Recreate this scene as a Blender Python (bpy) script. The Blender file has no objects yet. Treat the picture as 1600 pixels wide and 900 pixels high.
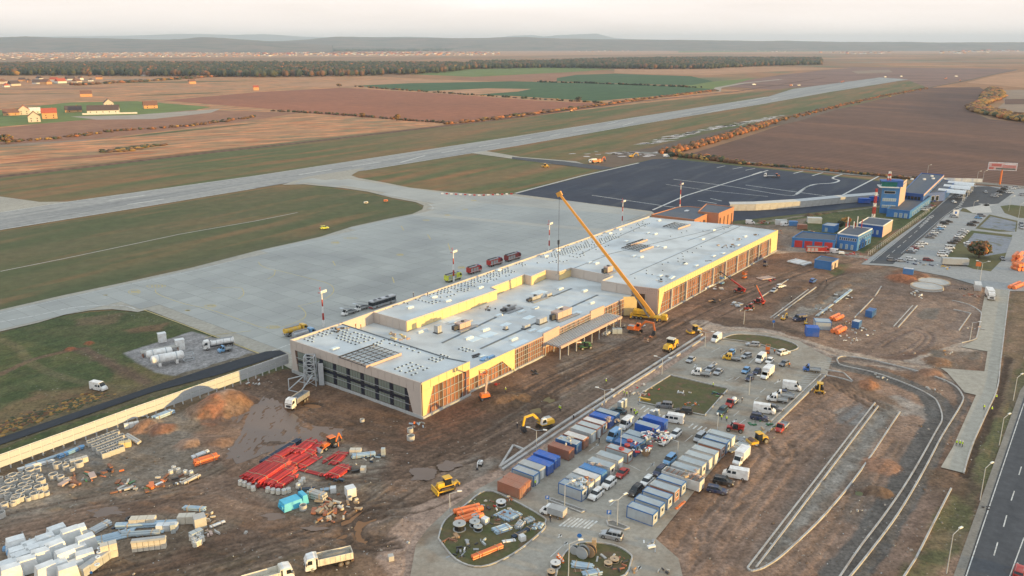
import bpy,math,random
import numpy as np
from functools import lru_cache
from mathutils import Vector
ordn = 'first second third fourth fifth sixth seventh eighth ninth tenth eleventh twelfth thirteenth fourteenth fifteenth sixteenth seventeenth eighteenth nineteenth twentieth'.split()
random.seed(7);np.ordn = 'first second third fourth fifth sixth seventh eighth ninth tenth eleventh twelfth thirteenth fourteenth fifteenth sixteenth seventeenth eighteenth nineteenth twentieth'.split()
random.seed(7)
S = bpy.context.scene
C = S.collection
R = math.radians
# ------------------------------------------------------------------ camera
CF,CH = 1300.0,95.0                       # focal length in 1600-px units, camera height in metres
TH = math.atan(380 / CF)
cam = bpy.data.cameras.new('camera');cam.sensor_width = 36;cam.lens = 36 * CF / 1600
cam.clip_start = 1;cam.clip_end = 120000
camo = bpy.data.objects.new('camera',cam);C.objects.link(camo)
camo.location = (0,0,CH);camo.rotation_euler = (math.pi / 2 - TH,0,0)
S.camera = camo
# ------------------------------------------------------------------ light
SUN_AZ,SUN_EL = 113.0,4.0
w = bpy.data.worlds.new('World');S.world = w;w.use_nodes = True
nt = w.node_tree;bg = nt.nodes['Background']
sky = nt.nodes.new('ShaderNodeTexSky');sky.sky_type = 'NISHITA';sky.sun_disc = False
sky.sun_elevation = R(SUN_EL);sky.sun_rotation = R(SUN_AZ)
sky.altitude = 300;sky.air_density = 1.0;sky.dust_density = 2.5;sky.ozone_density = 1.0
# thin high cloud veil over the whole sky
tc = nt.nodes.new('ShaderNodeTexCoord');mp = nt.nodes.new('ShaderNodeMapping');mp.inputs['Scale'].default_value = (1.5,1.5,14)
nz = nt.nodes.new('ShaderNodeTexNoise');nz.inputs['Scale'].default_value = 2.2;nz.inputs['Detail'].default_value = 5
cr = nt.nodes.new('ShaderNodeValToRGB');cr.color_ramp.elements[0].position = .3;cr.color_ramp.elements[0].color = (.72,.72,.72,1)
cr.color_ramp.elements[1].position = .75;cr.color_ramp.elements[1].color = (.9,.9,.9,1)
mx = nt.nodes.new('ShaderNodeMixRGB');zr = nt.nodes.new('ShaderNodeSeparateXYZ');zc = nt.nodes.new('ShaderNodeValToRGB');zc.color_ramp.elements[0].position = .0;zc.color_ramp.elements[0].color = (1.0,.87,.79,1);zc.color_ramp.elements[1].position = .45;zc.color_ramp.elements[1].color = (.68,.76,.82,1)
zm = zc.color_ramp.elements.new(.10);zm.color = (.95,.875,.85,1)
vm = nt.nodes.new('ShaderNodeVectorMath');vm.operation = 'SCALE';vm.inputs['Scale'].default_value = 11.8
nt.links.new(tc.outputs['Generated'],zr.inputs[0]);nt.links.new(zr.outputs['Z'],zc.inputs[0]);nt.links.new(zc.outputs[0],vm.inputs[0]);nt.links.new(vm.outputs[0],mx.inputs['Color2'])
nt.links.new(tc.outputs['Generated'],mp.inputs[0]);nt.links.new(mp.outputs[0],nz.inputs[0]);nt.links.new(nz.outputs[0],cr.inputs[0])
nt.links.new(cr.outputs[0],mx.inputs['Fac']);nt.links.new(sky.outputs[0],mx.inputs['Color1']);nt.links.new(mx.outputs[0],bg.inputs[0])
bg.inputs['Strength'].default_value = 0.1
sl = bpy.data.lights.new('sun','SUN');sl.energy = 5.0;sl.angle = R(0.6);sl.color = (1.0,0.64,0.20)
so = bpy.data.objects.new('sun',sl);C.objects.link(so)
sd = Vector((math.sin(R(SUN_AZ)) * math.cos(R(SUN_EL)),math.cos(R(SUN_AZ)) * math.cos(R(SUN_EL)),math.sin(R(SUN_EL))))
so.rotation_euler = sd.to_track_quat('Z','Y').to_euler()
S.view_settings.view_transform = 'Standard';S.view_settings.look = 'None';S.view_settings.exposure = 0.42;S.view_settings.gamma = 1
S.cycles.max_bounces = 5;S.cycles.diffuse_bounces = 2;S.cycles.glossy_bounces = 2;S.cycles.volume_bounces = 0;S.cycles.transmission_bounces = 2
S.cycles.use_denoising = True

# ------------------------------------------------------------------ helpers
_c,_s = math.cos(TH),math.sin(TH)
def G(px,py,z=0.0):
    """a spot of the photograph (1600x900) at height z -> where it stands in the world, in metres"""
    u = (px - 800) / CF;v = (py - 450) / CF
    t = (z - CH) / (-_s - v * _c)
    return Vector((u * t,(_c - v * _s) * t,z))
def GZ(px,py,z): return G(px,py,z)
def azv(az): return Vector((math.sin(R(az)),math.cos(R(az)),0))
def rot(az): return R(90 - az)              # local +X looks along azimuth az
def az_of(a,b): return math.degrees(math.atan2(b[0] - a[0],b[1] - a[1]))

MATS = {}
def nodes_mat(name):
    m = bpy.data.materials.new(name);m.use_nodes = True;MATS[name] = m
    return m,m.node_tree,m.node_tree.nodes['Principled BSDF']
def pm(name,col,rough=.7,metal=0.,var=.14,scale=.6,bump=0.,dirt=None,dfac=.35,dscale=.35,rnd=0.,stretch=None,spec=None,world=False):
    """plain procedural material: base colour with fine grain, optional blotches of dirt, optional per-object tone"""
    m,t,b = nodes_mat(name)
    N,L = t.nodes.new,t.links.new
    co = N('ShaderNodeTexCoord')
    src = N('ShaderNodeNewGeometry').outputs['Position'] if world else co.outputs['Object']
    if stretch:
        mp = N('ShaderNodeMapping');mp.inputs['Scale'].default_value = stretch;mp.inputs['Rotation'].default_value = (0,0,0);L(src,mp.inputs[0]);src = mp.outputs[0]
    n = N('ShaderNodeTexNoise');n.inputs['Scale'].default_value = scale;n.inputs['Detail'].default_value = 6;n.inputs['Roughness'].default_value = .65
    L(src,n.inputs[0])
    r = N('ShaderNodeMapRange');r.inputs[1].default_value = .3;r.inputs[2].default_value = .7;r.inputs[3].default_value = 1 - var;r.inputs[4].default_value = 1 + var
    L(n.outputs[0],r.inputs[0])
    val = r.outputs[0]
    if rnd:
        oi = N('ShaderNodeObjectInfo');r2 = N('ShaderNodeMapRange');r2.inputs[3].default_value = 1 - rnd;r2.inputs[4].default_value = 1 + rnd
        L(oi.outputs['Random'],r2.inputs[0]);mm = N('ShaderNodeMath');mm.operation = 'MULTIPLY';L(val,mm.inputs[0]);L(r2.outputs[0],mm.inputs[1]);val = mm.outputs[0]
    mx = N('ShaderNodeVectorMath');mx.operation = 'SCALE';L(val,mx.inputs['Scale'])
    if dirt:
        n2 = N('ShaderNodeTexNoise');n2.inputs['Scale'].default_value = dscale;n2.inputs['Detail'].default_value = 7;L(src,n2.inputs[0])
        r3 = N('ShaderNodeMapRange');r3.inputs[1].default_value = .45;r3.inputs[2].default_value = .65;r3.inputs[3].default_value = 0;r3.inputs[4].default_value = dfac;L(n2.outputs[0],r3.inputs[0])
        mr = N('ShaderNodeMixRGB');mr.inputs[1].default_value = (*col,1);mr.inputs[2].default_value = (*dirt,1);L(r3.outputs[0],mr.inputs[0]);L(mr.outputs[0],mx.inputs[0])
    else: mx.inputs[0].default_value = col
    L(mx.outputs[0],b.inputs['Base Color'])
    b.inputs['Roughness'].default_value = rough;b.inputs['Metallic'].default_value = metal
    if spec is not None: b.inputs['Specular IOR Level'].default_value = spec
    if bump:
        bp = N('ShaderNodeBump');bp.inputs['Strength'].default_value = bump;bp.inputs['Distance'].default_value = .3;L(n.outputs[0],bp.inputs['Height']);L(bp.outputs[0],b.inputs['Normal'])
    return m
# palette -------------------------------------------------------------
DUST = (.30,.21,.15)
for k,c in dict(white=(.78,.78,.76),cream=(.70,.66,.56),silver=(.42,.44,.46),grey=(.17,.18,.20),black=(.018,.02,.024),navy=(.02,.035,.09),red=(.42,.025,.02),
                 blue=(.03,.13,.40),skyblue=(.16,.36,.60),yellow=(.72,.42,.03),lime=(.62,.66,.06),orange=(.72,.17,.03),teal=(.02,.07,.09),green=(.04,.16,.07),darkred=(.22,.02,.02)).items():
    pm('paint_' + k,c,rough=.38,metal=.0 if k != 'silver' else .4,var=.05,dirt=DUST,dfac=.3,dscale=.9)
pm('paint_boom',(.62,.30,.05),rough=.4,var=.06)
pm('glass_dark',(.022,.028,.034),rough=.12,var=.02)
pm('rubber',(.025,.024,.023),rough=.85,var=.1,dirt=DUST,dfac=.5)
pm('rim',(.30,.30,.30),rough=.45,metal=.5)
pm('lamp',(.75,.74,.68),rough=.3)
pm('tail',(.35,.02,.02),rough=.35)
pm('steel',(.34,.35,.36),rough=.5,metal=.4,dirt=(.2,.16,.13),dfac=.3)
pm('galv',(.46,.49,.51),rough=.5,metal=.25,var=.1)
pm('dark_metal',(.05,.05,.055),rough=.6)
pm('tarp_grey',(.36,.37,.37),rough=.75,var=.12)
pm('con_grey',(.40,.40,.385),rough=.85,var=.12,scale=1.2,dirt=(.30,.25,.20),dfac=.4)
pm('con_light',(.47,.46,.43),rough=.85,var=.12,scale=1.2,dirt=(.33,.28,.23),dfac=.3)
pm('kerb',(.42,.415,.40),rough=.85,var=.15,scale=1.2,dirt=(.28,.22,.17),dfac=.5)
pm('wood',(.36,.23,.13),rough=.85,var=.25,scale=2)
pm('wood_pale',(.46,.34,.22),rough=.85,var=.2,scale=2)
pm('brickred',(.36,.14,.08),rough=.9,var=.2,scale=2)
pm('plastic_white',(.70,.72,.72),rough=.5,var=.14,scale=1.2,dirt=(.42,.40,.36),dfac=.5,dscale=.6,rnd=.08)
pm('plastic_red',(.50,.03,.028),rough=.5,var=.15,rnd=.38,dirt=DUST,dfac=.35)
pm('plastic_orange',(.78,.20,.06),rough=.45,var=.08,rnd=.1)
pm('plastic_navy',(.025,.045,.08),rough=.4)
pm('plastic_cyan',(.08,.46,.66),rough=.5,var=.1)
pm('plastic_paleblue',(.36,.47,.56),rough=.5,var=.15,rnd=.15)
pm('plastic_black',(.02,.02,.022),rough=.4)
pm('rust',(.26,.12,.07),rough=.85,var=.25,scale=1.5)
pm('boxes',(.58,.53,.44),rough=.85,var=.15)
pm('hivis',(.62,.85,.06),rough=.7)
pm('hivis_orange',(.85,.22,.03),rough=.7)
pm('cloth_dark',(.035,.04,.055),rough=.9)
pm('skin',(.50,.31,.23),rough=.6)
pm('helmet',(.8,.8,.76),rough=.4)
pm('sign_blue',(.02,.12,.45),rough=.4,var=.02)
pm('white_line',(.60,.60,.57),rough=.8,var=.2,scale=1.5,dirt=(.34,.32,.29),dfac=.85,dscale=.8)
pm('yellow_line',(.50,.40,.17),rough=.8,var=.15,scale=1.5,dirt=(.34,.34,.32),dfac=.45,dscale=.8)
pm('roller_drum',(.16,.10,.08),rough=.6,metal=.3)

class MB:
    def __init__(s): s.v = [];s.f = [];s.m = []
    def add(s,vs,fs,m):
        k = len(s.v);s.v += [tuple(p) for p in vs]
        for f in fs: s.f.append(tuple(i + k for i in f));s.m.append(m)
        return s
    def box(s,x0,x1,y0,y1,z0,z1,m,top=None):
        """box; top=(dx0,dx1,dy0,dy1) shifts the upper corners inward"""
        a,b,c,d = top or (0,0,0,0)
        return s.add([(x0,y0,z0),(x1,y0,z0),(x1,y1,z0),(x0,y1,z0),(x0 + a,y0 + c,z1),(x1 - b,y0 + c,z1),(x1 - b,y1 - d,z1),(x0 + a,y1 - d,z1)],
                     [(3,2,1,0),(4,5,6,7),(0,1,5,4),(1,2,6,5),(2,3,7,6),(3,0,4,7)],m)
    def prism(s,pts,z0,z1,m,mtop=None):
        n = len(pts)
        if sum(pts[i][0] * pts[(i + 1) % n][1] - pts[(i + 1) % n][0] * pts[i][1] for i in range(n)) < 0: pts = pts[::-1]
        zz0 = z0 if callable(z0) else (lambda p: z0)
        s.add([(p[0],p[1],zz0(p)) for p in pts] + [(p[0],p[1],z1) for p in pts],[tuple(range(n))[::-1]] + [(i,(i + 1) % n,n + (i + 1) % n,n + i) for i in range(n)],m)
        return s.add([(p[0],p[1],z1) for p in pts],[tuple(range(n))],mtop or m) if mtop else s.add([(p[0],p[1],z1) for p in pts],[tuple(range(n))],m)
    def side(s,prof,y0,y1,m,t=0):
        """side profile (x,z) swept over y, upper points pulled in by t"""
        n = len(prof);zm = max(p[1] for p in prof);zl = min(p[1] for p in prof)
        k = lambda z: t * (z - zl) / max(1e-6,zm - zl)
        return s.add([(x,y0 + k(z),z) for x,z in prof] + [(x,y1 - k(z),z) for x,z in prof],
                     [tuple(range(n)),tuple(range(2 * n - 1,n - 1,-1))] + [(i,n + i,n + (i + 1) % n,(i + 1) % n) for i in range(n)],m)
    def cyl(s,p0,p1,r,m,n=10,r1=None,caps=True):
        p0,p1 = Vector(p0),Vector(p1);d = (p1 - p0).normalized();r1 = r if r1 is None else r1
        a = d.orthogonal().normalized();b = d.cross(a)
        vs = [p0 + (a * math.cos(2 * math.pi * i / n) + b * math.sin(2 * math.pi * i / n)) * r for i in range(n)] + [p1 + (a * math.cos(2 * math.pi * i / n) + b * math.sin(2 * math.pi * i / n)) * r1 for i in range(n)]
        fs = [(i,(i + 1) % n,n + (i + 1) % n,n + i) for i in range(n)]
        if caps: fs += [tuple(range(n))[::-1],tuple(range(n,2 * n))]
        return s.add(vs,fs,m)
    def ring(s,cx,cy,z0,z1,ro,ri,m,n=14,ax='z'):
        A = lambda r,z: [(cx + r * math.cos(2 * math.pi * i / n),cy + r * math.sin(2 * math.pi * i / n),z) for i in range(n)]
        vs = A(ro,z0) + A(ro,z1) + A(ri,z1) + A(ri,z0)
        if ax != 'z': vs = [(p[2],p[1] - cy,cx * 0 + (p[0] - cx) + ro) for p in vs]
        fs = []
        for k in range(4):
            for i in range(n): fs.append((k * n + i,k * n + (i + 1) % n,((k + 1) % 4) * n + (i + 1) % n,((k + 1) % 4) * n + i))
        return s.add(vs,fs,m)
    def bar(s,p0,p1,w_,m,h=None):
        """square bar between two points"""
        p0,p1 = Vector(p0),Vector(p1);d = (p1 - p0).normalized();h = h or w_
        a = d.cross(Vector((0,0,1)));
        if a.length < 1e-3: a = Vector((1,0,0))
        a.normalize();b = a.cross(d)
        q = [a * w_ / 2 + b * h / 2,-a * w_ / 2 + b * h / 2,-a * w_ / 2 - b * h / 2,a * w_ / 2 - b * h / 2]
        return s.add([p0 + k for k in q] + [p1 + k for k in q],[(0,1,2,3),(7,6,5,4),(0,4,5,1),(1,5,6,2),(2,6,7,3),(3,7,4,0)],m)
    def path(s,pts,w_,m,h=None):
        for a,b in zip(pts,pts[1:]): s.bar(a,b,w_,m,h)
        return s
    def loft(s,rings,m):
        n = len(rings[0])
        vs = [p for r in rings for p in r]
        fs = [(k * n + i,k * n + (i + 1) % n,(k + 1) * n + (i + 1) % n,(k + 1) * n + i) for k in range(len(rings) - 1) for i in range(n)]
        fs += [tuple(range(n))[::-1],tuple(range((len(rings) - 1) * n,len(rings) * n))]
        return s.add(vs,fs,m)
    def dome(s,c,rx,ry,rz,m,n=10,k=4,jitter=0):
        rings = []
        for j in range(k):
            a = math.pi / 2 * j / k
            rings.append([(c[0] + rx * math.cos(a) * math.cos(2 * math.pi * i / n) * (1 + random.uniform(-jitter,jitter)),c[1] + ry * math.cos(a) * math.sin(2 * math.pi * i / n) * (1 + random.uniform(-jitter,jitter)),c[2] + rz * math.sin(a)) for i in range(n)])
        rings.append([(c[0] + .05 * rx * math.cos(2 * math.pi * i / n),c[1] + .05 * ry * math.sin(2 * math.pi * i / n),c[2] + rz) for i in range(n)])
        return s.loft(rings,m)
    def moved(s,dx=0,dy=0,dz=0,az=0,o=None):
        """append a copy of another MB o, turned by az (ccw radians) and shifted"""
        ca,sa = math.cos(az),math.sin(az)
        k = len(s.v);s.v += [(x * ca - y * sa + dx,x * sa + y * ca + dy,z + dz) for x,y,z in o.v]
        s.f += [tuple(i + k for i in f) for f in o.f];s.m += o.m
        return s
    def mesh(s,name,smooth=False):
        me = bpy.data.meshes.new(name);me.from_pydata(s.v,[],s.f)
        names = []
        for m in s.m:
            if m not in names: names.append(m)
        for n in names: me.materials.append(MATS[n])
        me.polygons.foreach_set('material_index',[names.index(m) for m in s.m])
        if smooth: me.polygons.foreach_set('use_smooth',[True] * len(me.polygons))
        me.update();return me

def link(name,data,parent=None,loc=(0,0,0),rz=0.0):
    o = bpy.data.objects.new(name,data);C.objects.link(o)
    o.location = loc;o.rotation_euler = (0,0,rz)
    if parent: o.parent = parent
    return o
def tag(o,label,cat,group=None):
    o['label'] = label;o['category'] = cat
    if group: o['group'] = group
    return o
def structure(name,mb,smooth=False):
    o = link(name,mb if isinstance(mb,bpy.types.Mesh) else mb.mesh(name,smooth));o['kind'] = 'structure';return o
def stuff(name,mb,parent=None):
    o = link(name,mb if isinstance(mb,bpy.types.Mesh) else mb.mesh(name),parent);o['kind'] = 'stuff';return o
def spawn(name,spec,label,cat,loc,rz=0.0,group=None):
    """a thing from a cached list of parts: [(part name, mesh, [(sub-part name, mesh)...])]; a single part with name None is the thing itself"""
    if len(spec) == 1 and spec[0][0] is None:
        return tag(link(name,spec[0][1],None,loc,rz),label,cat,group)
    r = tag(link(name,None,None,loc,rz),label,cat,group)
    for pn,me,subs in spec:
        p = link(pn,me,r)
        for sn,sm in subs: link(sn,sm,p)
    return r
def P_(name,mb,subs=(),smooth=False): return (name,mb.mesh(name or 'shape',smooth),[(n,m.mesh(n)) for n,m in subs])
# ================================================================== ground, fields, pavement
def field_mat(name,c1,c2,scale,stretch=(1,1,1),ang=0.,c3=None,rough=.95,rows=0.,rowf=.3,fine=.25,lo=.35,hi=.65):
    """land: two or three tones in drifting patches, optional plough rows, fine grain"""
    m,t,b = nodes_mat(name);N,L = t.nodes.new,t.links.new
    co = N('ShaderNodeTexCoord');mp = N('ShaderNodeMapping');mp.inputs['Rotation'].default_value = (0,0,R(ang));L(co.outputs['Object'],mp.inputs[0])
    sc = N('ShaderNodeVectorMath');sc.operation = 'MULTIPLY';sc.inputs[1].default_value = stretch;L(mp.outputs[0],sc.inputs[0])
    n = N('ShaderNodeTexNoise');n.inputs['Scale'].default_value = scale;n.inputs['Detail'].default_value = 8;n.inputs['Roughness'].default_value = .62;L(sc.outputs[0],n.inputs[0])
    r = N('ShaderNodeMapRange');r.inputs[1].default_value = lo;r.inputs[2].default_value = hi;L(n.outputs[0],r.inputs[0])
    mx = N('ShaderNodeMixRGB');mx.inputs[1].default_value = (*c1,1);mx.inputs[2].default_value = (*c2,1);L(r.outputs[0],mx.inputs[0]);out = mx.outputs[0]
    if c3:
        n3 = N('ShaderNodeTexNoise');n3.inputs['Scale'].default_value = scale * 2.3;n3.inputs['Detail'].default_value = 6;n3.noise_dimensions = '4D';n3.inputs['W'].default_value = 3.7;L(sc.outputs[0],n3.inputs[0])
        r3 = N('ShaderNodeMapRange');r3.inputs[1].default_value = .52;r3.inputs[2].default_value = .68;L(n3.outputs[0],r3.inputs[0])
        m3 = N('ShaderNodeMixRGB');m3.inputs[2].default_value = (*c3,1);L(r3.outputs[0],m3.inputs[0]);L(out,m3.inputs[1]);out = m3.outputs[0]
    nf = N('ShaderNodeTexNoise');nf.inputs['Scale'].default_value = fine;nf.inputs['Detail'].default_value = 8;nf.inputs['Roughness'].default_value = .75;L(co.outputs['Object'],nf.inputs[0])
    rf = N('ShaderNodeMapRange');rf.inputs[1].default_value = .3;rf.inputs[2].default_value = .7;rf.inputs[3].default_value = .78;rf.inputs[4].default_value = 1.22;L(nf.outputs[0],rf.inputs[0]);val = rf.outputs[0]
    if rows:
        wv = N('ShaderNodeTexWave');wv.inputs['Scale'].default_value = rows;wv.inputs['Distortion'].default_value = 2.5;wv.inputs['Detail'].default_value = 3;wv.inputs['Detail Scale'].default_value = .4;wv.bands_direction = 'Y';L(mp.outputs[0],wv.inputs[0])
        rw = N('ShaderNodeMapRange');rw.inputs[3].default_value = 1 - rowf;rw.inputs[4].default_value = 1 + rowf;L(wv.outputs['Fac'],rw.inputs[0])
        mm = N('ShaderNodeMath');mm.operation = 'MULTIPLY';L(val,mm.inputs[0]);L(rw.outputs[0],mm.inputs[1]);val = mm.outputs[0]
    vs = N('ShaderNodeVectorMath');vs.operation = 'SCALE';L(out,vs.inputs[0]);L(val,vs.inputs['Scale']);L(vs.outputs[0],b.inputs['Base Color'])
    b.inputs['Roughness'].default_value = rough;b.inputs['Specular IOR Level'].default_value = .2
    return m
RWY = 33.0     # azimuth of the runway
field_mat('m_land',(.38,.18,.085),(.21,.13,.075),.0022,(1,.35,1),12,c3=(.15,.15,.08),fine=.012)
field_mat('m_infield',(.085,.10,.046),(.125,.112,.058),.016,(.3,1.8,1),RWY - 90,c3=(.19,.125,.062),fine=.15,lo=.4,hi=.62)
field_mat('m_rubber',(.235,.24,.24),(.31,.31,.30),.03,(.1,4,1),RWY - 90,fine=.3)
field_mat('m_scrub',(.60,.27,.13),(.24,.18,.10),.03,(.5,1.6,1),-RWY,c3=(.40,.14,.06),fine=.07,lo=.4,hi=.6)
field_mat('m_olive',(.105,.118,.050),(.215,.135,.068),.014,(.22,1.8,1),RWY - 90,c3=(.25,.13,.06),fine=.08,lo=.42,hi=.62)
field_mat('m_grass',(.100,.108,.048),(.140,.118,.062),.016,(.4,1.5,1),RWY - 90,c3=(.062,.090,.032),fine=.25)
field_mat('m_plough_red',(.34,.13,.072),(.27,.11,.065),.004,fine=.05,ang=-14,rows=.05,rowf=.05)
field_mat('m_plough_dark',(.165,.088,.062),(.115,.066,.05),.005,(.4,1.6,1),52,c3=(.20,.10,.065),fine=.06,rows=.035,rowf=.22)
field_mat('m_brown',(.27,.13,.08),(.32,.16,.095),.01,fine=.05,rows=.06,rowf=.06)
field_mat('m_peach',(.47,.25,.14),(.36,.20,.11),.006,fine=.03)
field_mat('m_green',(.045,.10,.045),(.06,.115,.05),.008,fine=.03,rows=.05,rowf=.06)
field_mat('m_lgreen',(.16,.20,.06),(.13,.17,.055),.008,fine=.03)
field_mat('m_pinkland',(.20,.12,.10),(.24,.14,.11),.004,(.3,1.2,1),20,c3=(.14,.09,.075),fine=.02)
field_mat('m_stubble',(.30,.22,.16),(.26,.19,.14),.008,fine=.04)
field_mat('m_tarmac',(.022,.030,.052),(.034,.043,.066),.02,(.3,2.2,1),RWY - 90,c3=(.055,.063,.078),fine=.15,rough=.75)
field_mat('m_asphalt',(.088,.092,.10),(.070,.074,.082),.05,(.2,2.5,1),RWY - 90 + 5,fine=.5,rough=.85)
field_mat('m_asphalt_new',(.030,.034,.042),(.045,.050,.058),.05,(.2,2.5,1),RWY - 90,fine=.5,rough=.8)
field_mat('m_concrete',(.40,.37,.31),(.33,.31,.265),.04,(.3,1.6,1),RWY - 90,fine=.5)
field_mat('m_runway',(.35,.345,.325),(.27,.275,.27),.02,(.12,3,1),RWY - 90,c3=(.22,.225,.225),fine=.2)
field_mat('m_lot',(.34,.315,.27),(.27,.235,.19),.06,(.7,1,1),-36,c3=(.22,.17,.125),fine=.8,lo=.4,hi=.7)
field_mat('m_lot_far',(.33,.335,.33),(.29,.295,.29),.05,fine=.6)
field_mat('m_gravel',(.26,.24,.21),(.20,.185,.16),.2,fine=1.4)
field_mat('m_gravel_blue',(.24,.26,.30),(.20,.22,.25),.1,c3=(.14,.14,.09),fine=.9)
field_mat('m_island',(.085,.095,.038),(.13,.105,.055),.18,fine=1.2,c3=(.15,.10,.065))
field_mat('m_track',(.17,.12,.085),(.13,.095,.07),.1,fine=.8)
field_mat('m_pale_road',(.40,.34,.28),(.33,.28,.23),.05,fine=.5)
pm('m_slab',(.35,.355,.33),rough=.82,var=.07,scale=.12,rnd=.07,dirt=(.25,.255,.245),dfac=.7,dscale=.03,world=True)

def sheet(name,pts,z,mat,px=True):
    b = MB();P = [G(*p,z) if px else Vector((p[0],p[1],z)) for p in pts]
    n = len(P);a = sum(P[i].x * P[(i + 1) % n].y - P[(i + 1) % n].x * P[i].y for i in range(n))
    if a < 0: P = P[::-1]
    b.add(P,[tuple(range(n))],mat)
    return structure(name,b)
# the land itself, out past the horizon
structure('ground',MB().add([(-29500,-450,-.6),(29500,-450,-.6),(29500,41500,-.6),(-29500,41500,-.6)],[(0,1,2,3)],'m_land'))
Z0 = -.5
def strip(name,pts,wid,z,mat,px=True):
    """a lane of even width along a line"""
    P = [G(*p,z) if px else Vector((p[0],p[1],z)) for p in pts]
    Lf,Rt = [],[]
    for i,p in enumerate(P):
        d = (P[min(i + 1,len(P) - 1)] - P[max(i - 1,0)]).normalized();nrm = Vector((-d.y,d.x,0)) * wid / 2
        Lf.append(p + nrm);Rt.append(p - nrm)
    b = MB();n = len(P)
    b.add(Lf + Rt,[(n + i,n + i + 1,i + 1,i) for i in range(n - 1)],mat)
    return structure(name,b)

FIELDS = [
 ('far_plain',[(-400,92),(300,90),(720,88),(1100,84),(2100,84),(2100,79),(1100,78),(600,81),(-400,84)],-.55,'m_peach'),
 ('far_meadow',[(1060,77),(1300,76),(1300,80),(1060,82)],-.5,'m_lgreen'),
 ('scrubland',[(-700,300),(0,272),(320,236),(650,200),(950,168),(1150,147),(1180,141),(900,134),(560,118),(0,118),(-700,122)],-.5,'m_scrub'),
 ('stubble_field',[(-300,163),(0,159),(120,153),(160,147),(60,147),(-300,152)],-.45,'m_peach'),
 ('meadow',[(-300,180),(0,172),(110,160),(215,158),(330,167),(300,173),(150,186),(0,198),(-300,212)],-.45,'m_lgreen'),
 ('brown_field',[(-300,212),(0,200),(150,186),(300,172),(470,176),(380,190),(150,217),(0,226),(-300,248)],-.42,'m_brown'),
 ('pale_track',[(110,182),(200,180),(345,170),(330,176),(240,186),(150,187)],-.40,'m_pale_road'),
 ('ploughed_field',[(255,157),(400,144),(535,137),(700,147),(850,158),(965,163),(900,170),(770,184),(700,192),(640,188),(520,180),(430,171)],-.42,'m_plough_red'),
 ('peach_field',[(420,133),(500,128),(640,124),(780,127),(690,130),(553,134),(535,137)],-.42,'m_peach'),
 ('green_field',[(553,134),(640,130),(800,127),(1000,132),(1115,139),(1060,147),(930,158),(850,153),(800,150),(700,146)],-.40,'m_green'),
 ('straw_strip',[(655,143),(760,138),(830,139),(810,143),(740,148),(700,147)],-.36,'m_peach'),
 ('green_field',[(870,122),(900,117),(960,115),(1080,119),(1115,127),(1080,133),(980,131),(870,127)],-.40,'m_green'),
 ('dark_field',[(740,121),(860,115),(905,117),(880,126),(800,127),(690,124)],-.41,'m_brown'),
 ('light_green_field',[(640,116),(730,108),(870,105),(960,108),(900,112),(740,120)],-.40,'m_lgreen'),
 ('pale_field',[(960,107),(1180,104),(1330,107),(1200,112),(1100,118),(960,114)],-.41,'m_peach'),
 ('dry_field',[(1020,140),(1110,128),(1180,122),(1140,133),(1120,139)],-.41,'m_lgreen'),
 ('bare_field',[(1110,134),(1220,117),(1330,105),(1560,107),(1590,110),(1530,121),(1440,138),(1330,152),(1240,142)],-.43,'m_pinkland'),
 ('pale_field',[(1330,111),(1390,109),(1395,113),(1340,115)],-.39,'m_stubble'),
 ('airfield_grass',[(-700,480),(-700,306),(0,274),(320,237),(650,203),(960,166),(1150,146),(1240,137),(1420,126),(1450,137),(1200,197),(1050,240),(1060,300),(800,420),(400,600),(0,760),(-500,900)],-.35,'m_olive'),
 ('ploughed_field',[(1070,243),(1160,216),(1290,172),(1440,137),(1530,136),(1540,142),(1520,165),(1512,172),(1545,186),(1640,197),(1900,210),(1900,330),(1600,292),(1400,278),(1200,258)],-.38,'m_plough_dark'),
 ('orange_field',[(1510,129),(1560,117),(1600,112),(1900,108),(1900,132),(1600,137)],-.37,'m_peach'),
 ('stubble_field',[(1560,141),(1900,134),(1900,205),(1600,190),(1548,176),(1570,160)],-.36,'m_stubble'),
 ('dark_strip',[(1570,155),(1900,148),(1900,162),(1570,163)],-.34,'m_plough_dark'),
]
for nm,pts,z,mt in FIELDS: sheet(nm,pts,z,mt)
for k,(x0,y0,x1,y1,h,mt) in enumerate([(0,126,300,123,2,'m_stubble'),(60,131,420,126,2.5,'m_olive'),(0,140,200,137,3,'m_brown'),(150,140,420,136,2.5,'m_peach'),(-80,148,120,146,2,'m_olive'),(200,150,360,144,2,'m_olive'),(330,160,430,170,2,'m_peach'),(-60,232,180,214,5,'m_stubble'),(180,216,420,190,3,'m_olive'),(0,256,240,236,4,'m_brown'),(240,226,560,198,4,'m_peach'),(1120,92,1500,90,1.5,'m_peach'),(1300,98,1600,95,1.6,'m_stubble'),(1350,103,1640,101,1.5,'m_peach'),(950,96,300,96,.8,'m_peach'),(1450,93,1640,91,1,'m_olive'),(820,90,1000,89,1,'m_stubble'),(1500,86,1640,85,.8,'m_peach')]):
    q = [(x0 + (x1 - x0) * t,y0 + (y1 - y0) * t + s * h / 2 * (1 - abs(2 * t - 1) ** 4) * random.uniform(.6,1.1)) for s,ts in ((-1,(0,.2,.4,.6,.8,1)),(1,(1,.8,.6,.4,.2,0))) for t in ts]
    sheet('field_strip',q[:-1],-.46 + .004 * k,mt)
strip('dirt_road',[(-200,300),(0,276),(160,258),(320,239),(480,222),(650,202),(760,189),(900,171),(1000,158),(1150,143),(1290,121)],9,-.30,'m_plough_dark')
strip('dirt_road',[(1040,243),(1130,215),(1260,178),(1400,146),(1500,128),(1590,108)],10,-.30,'m_track')
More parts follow.
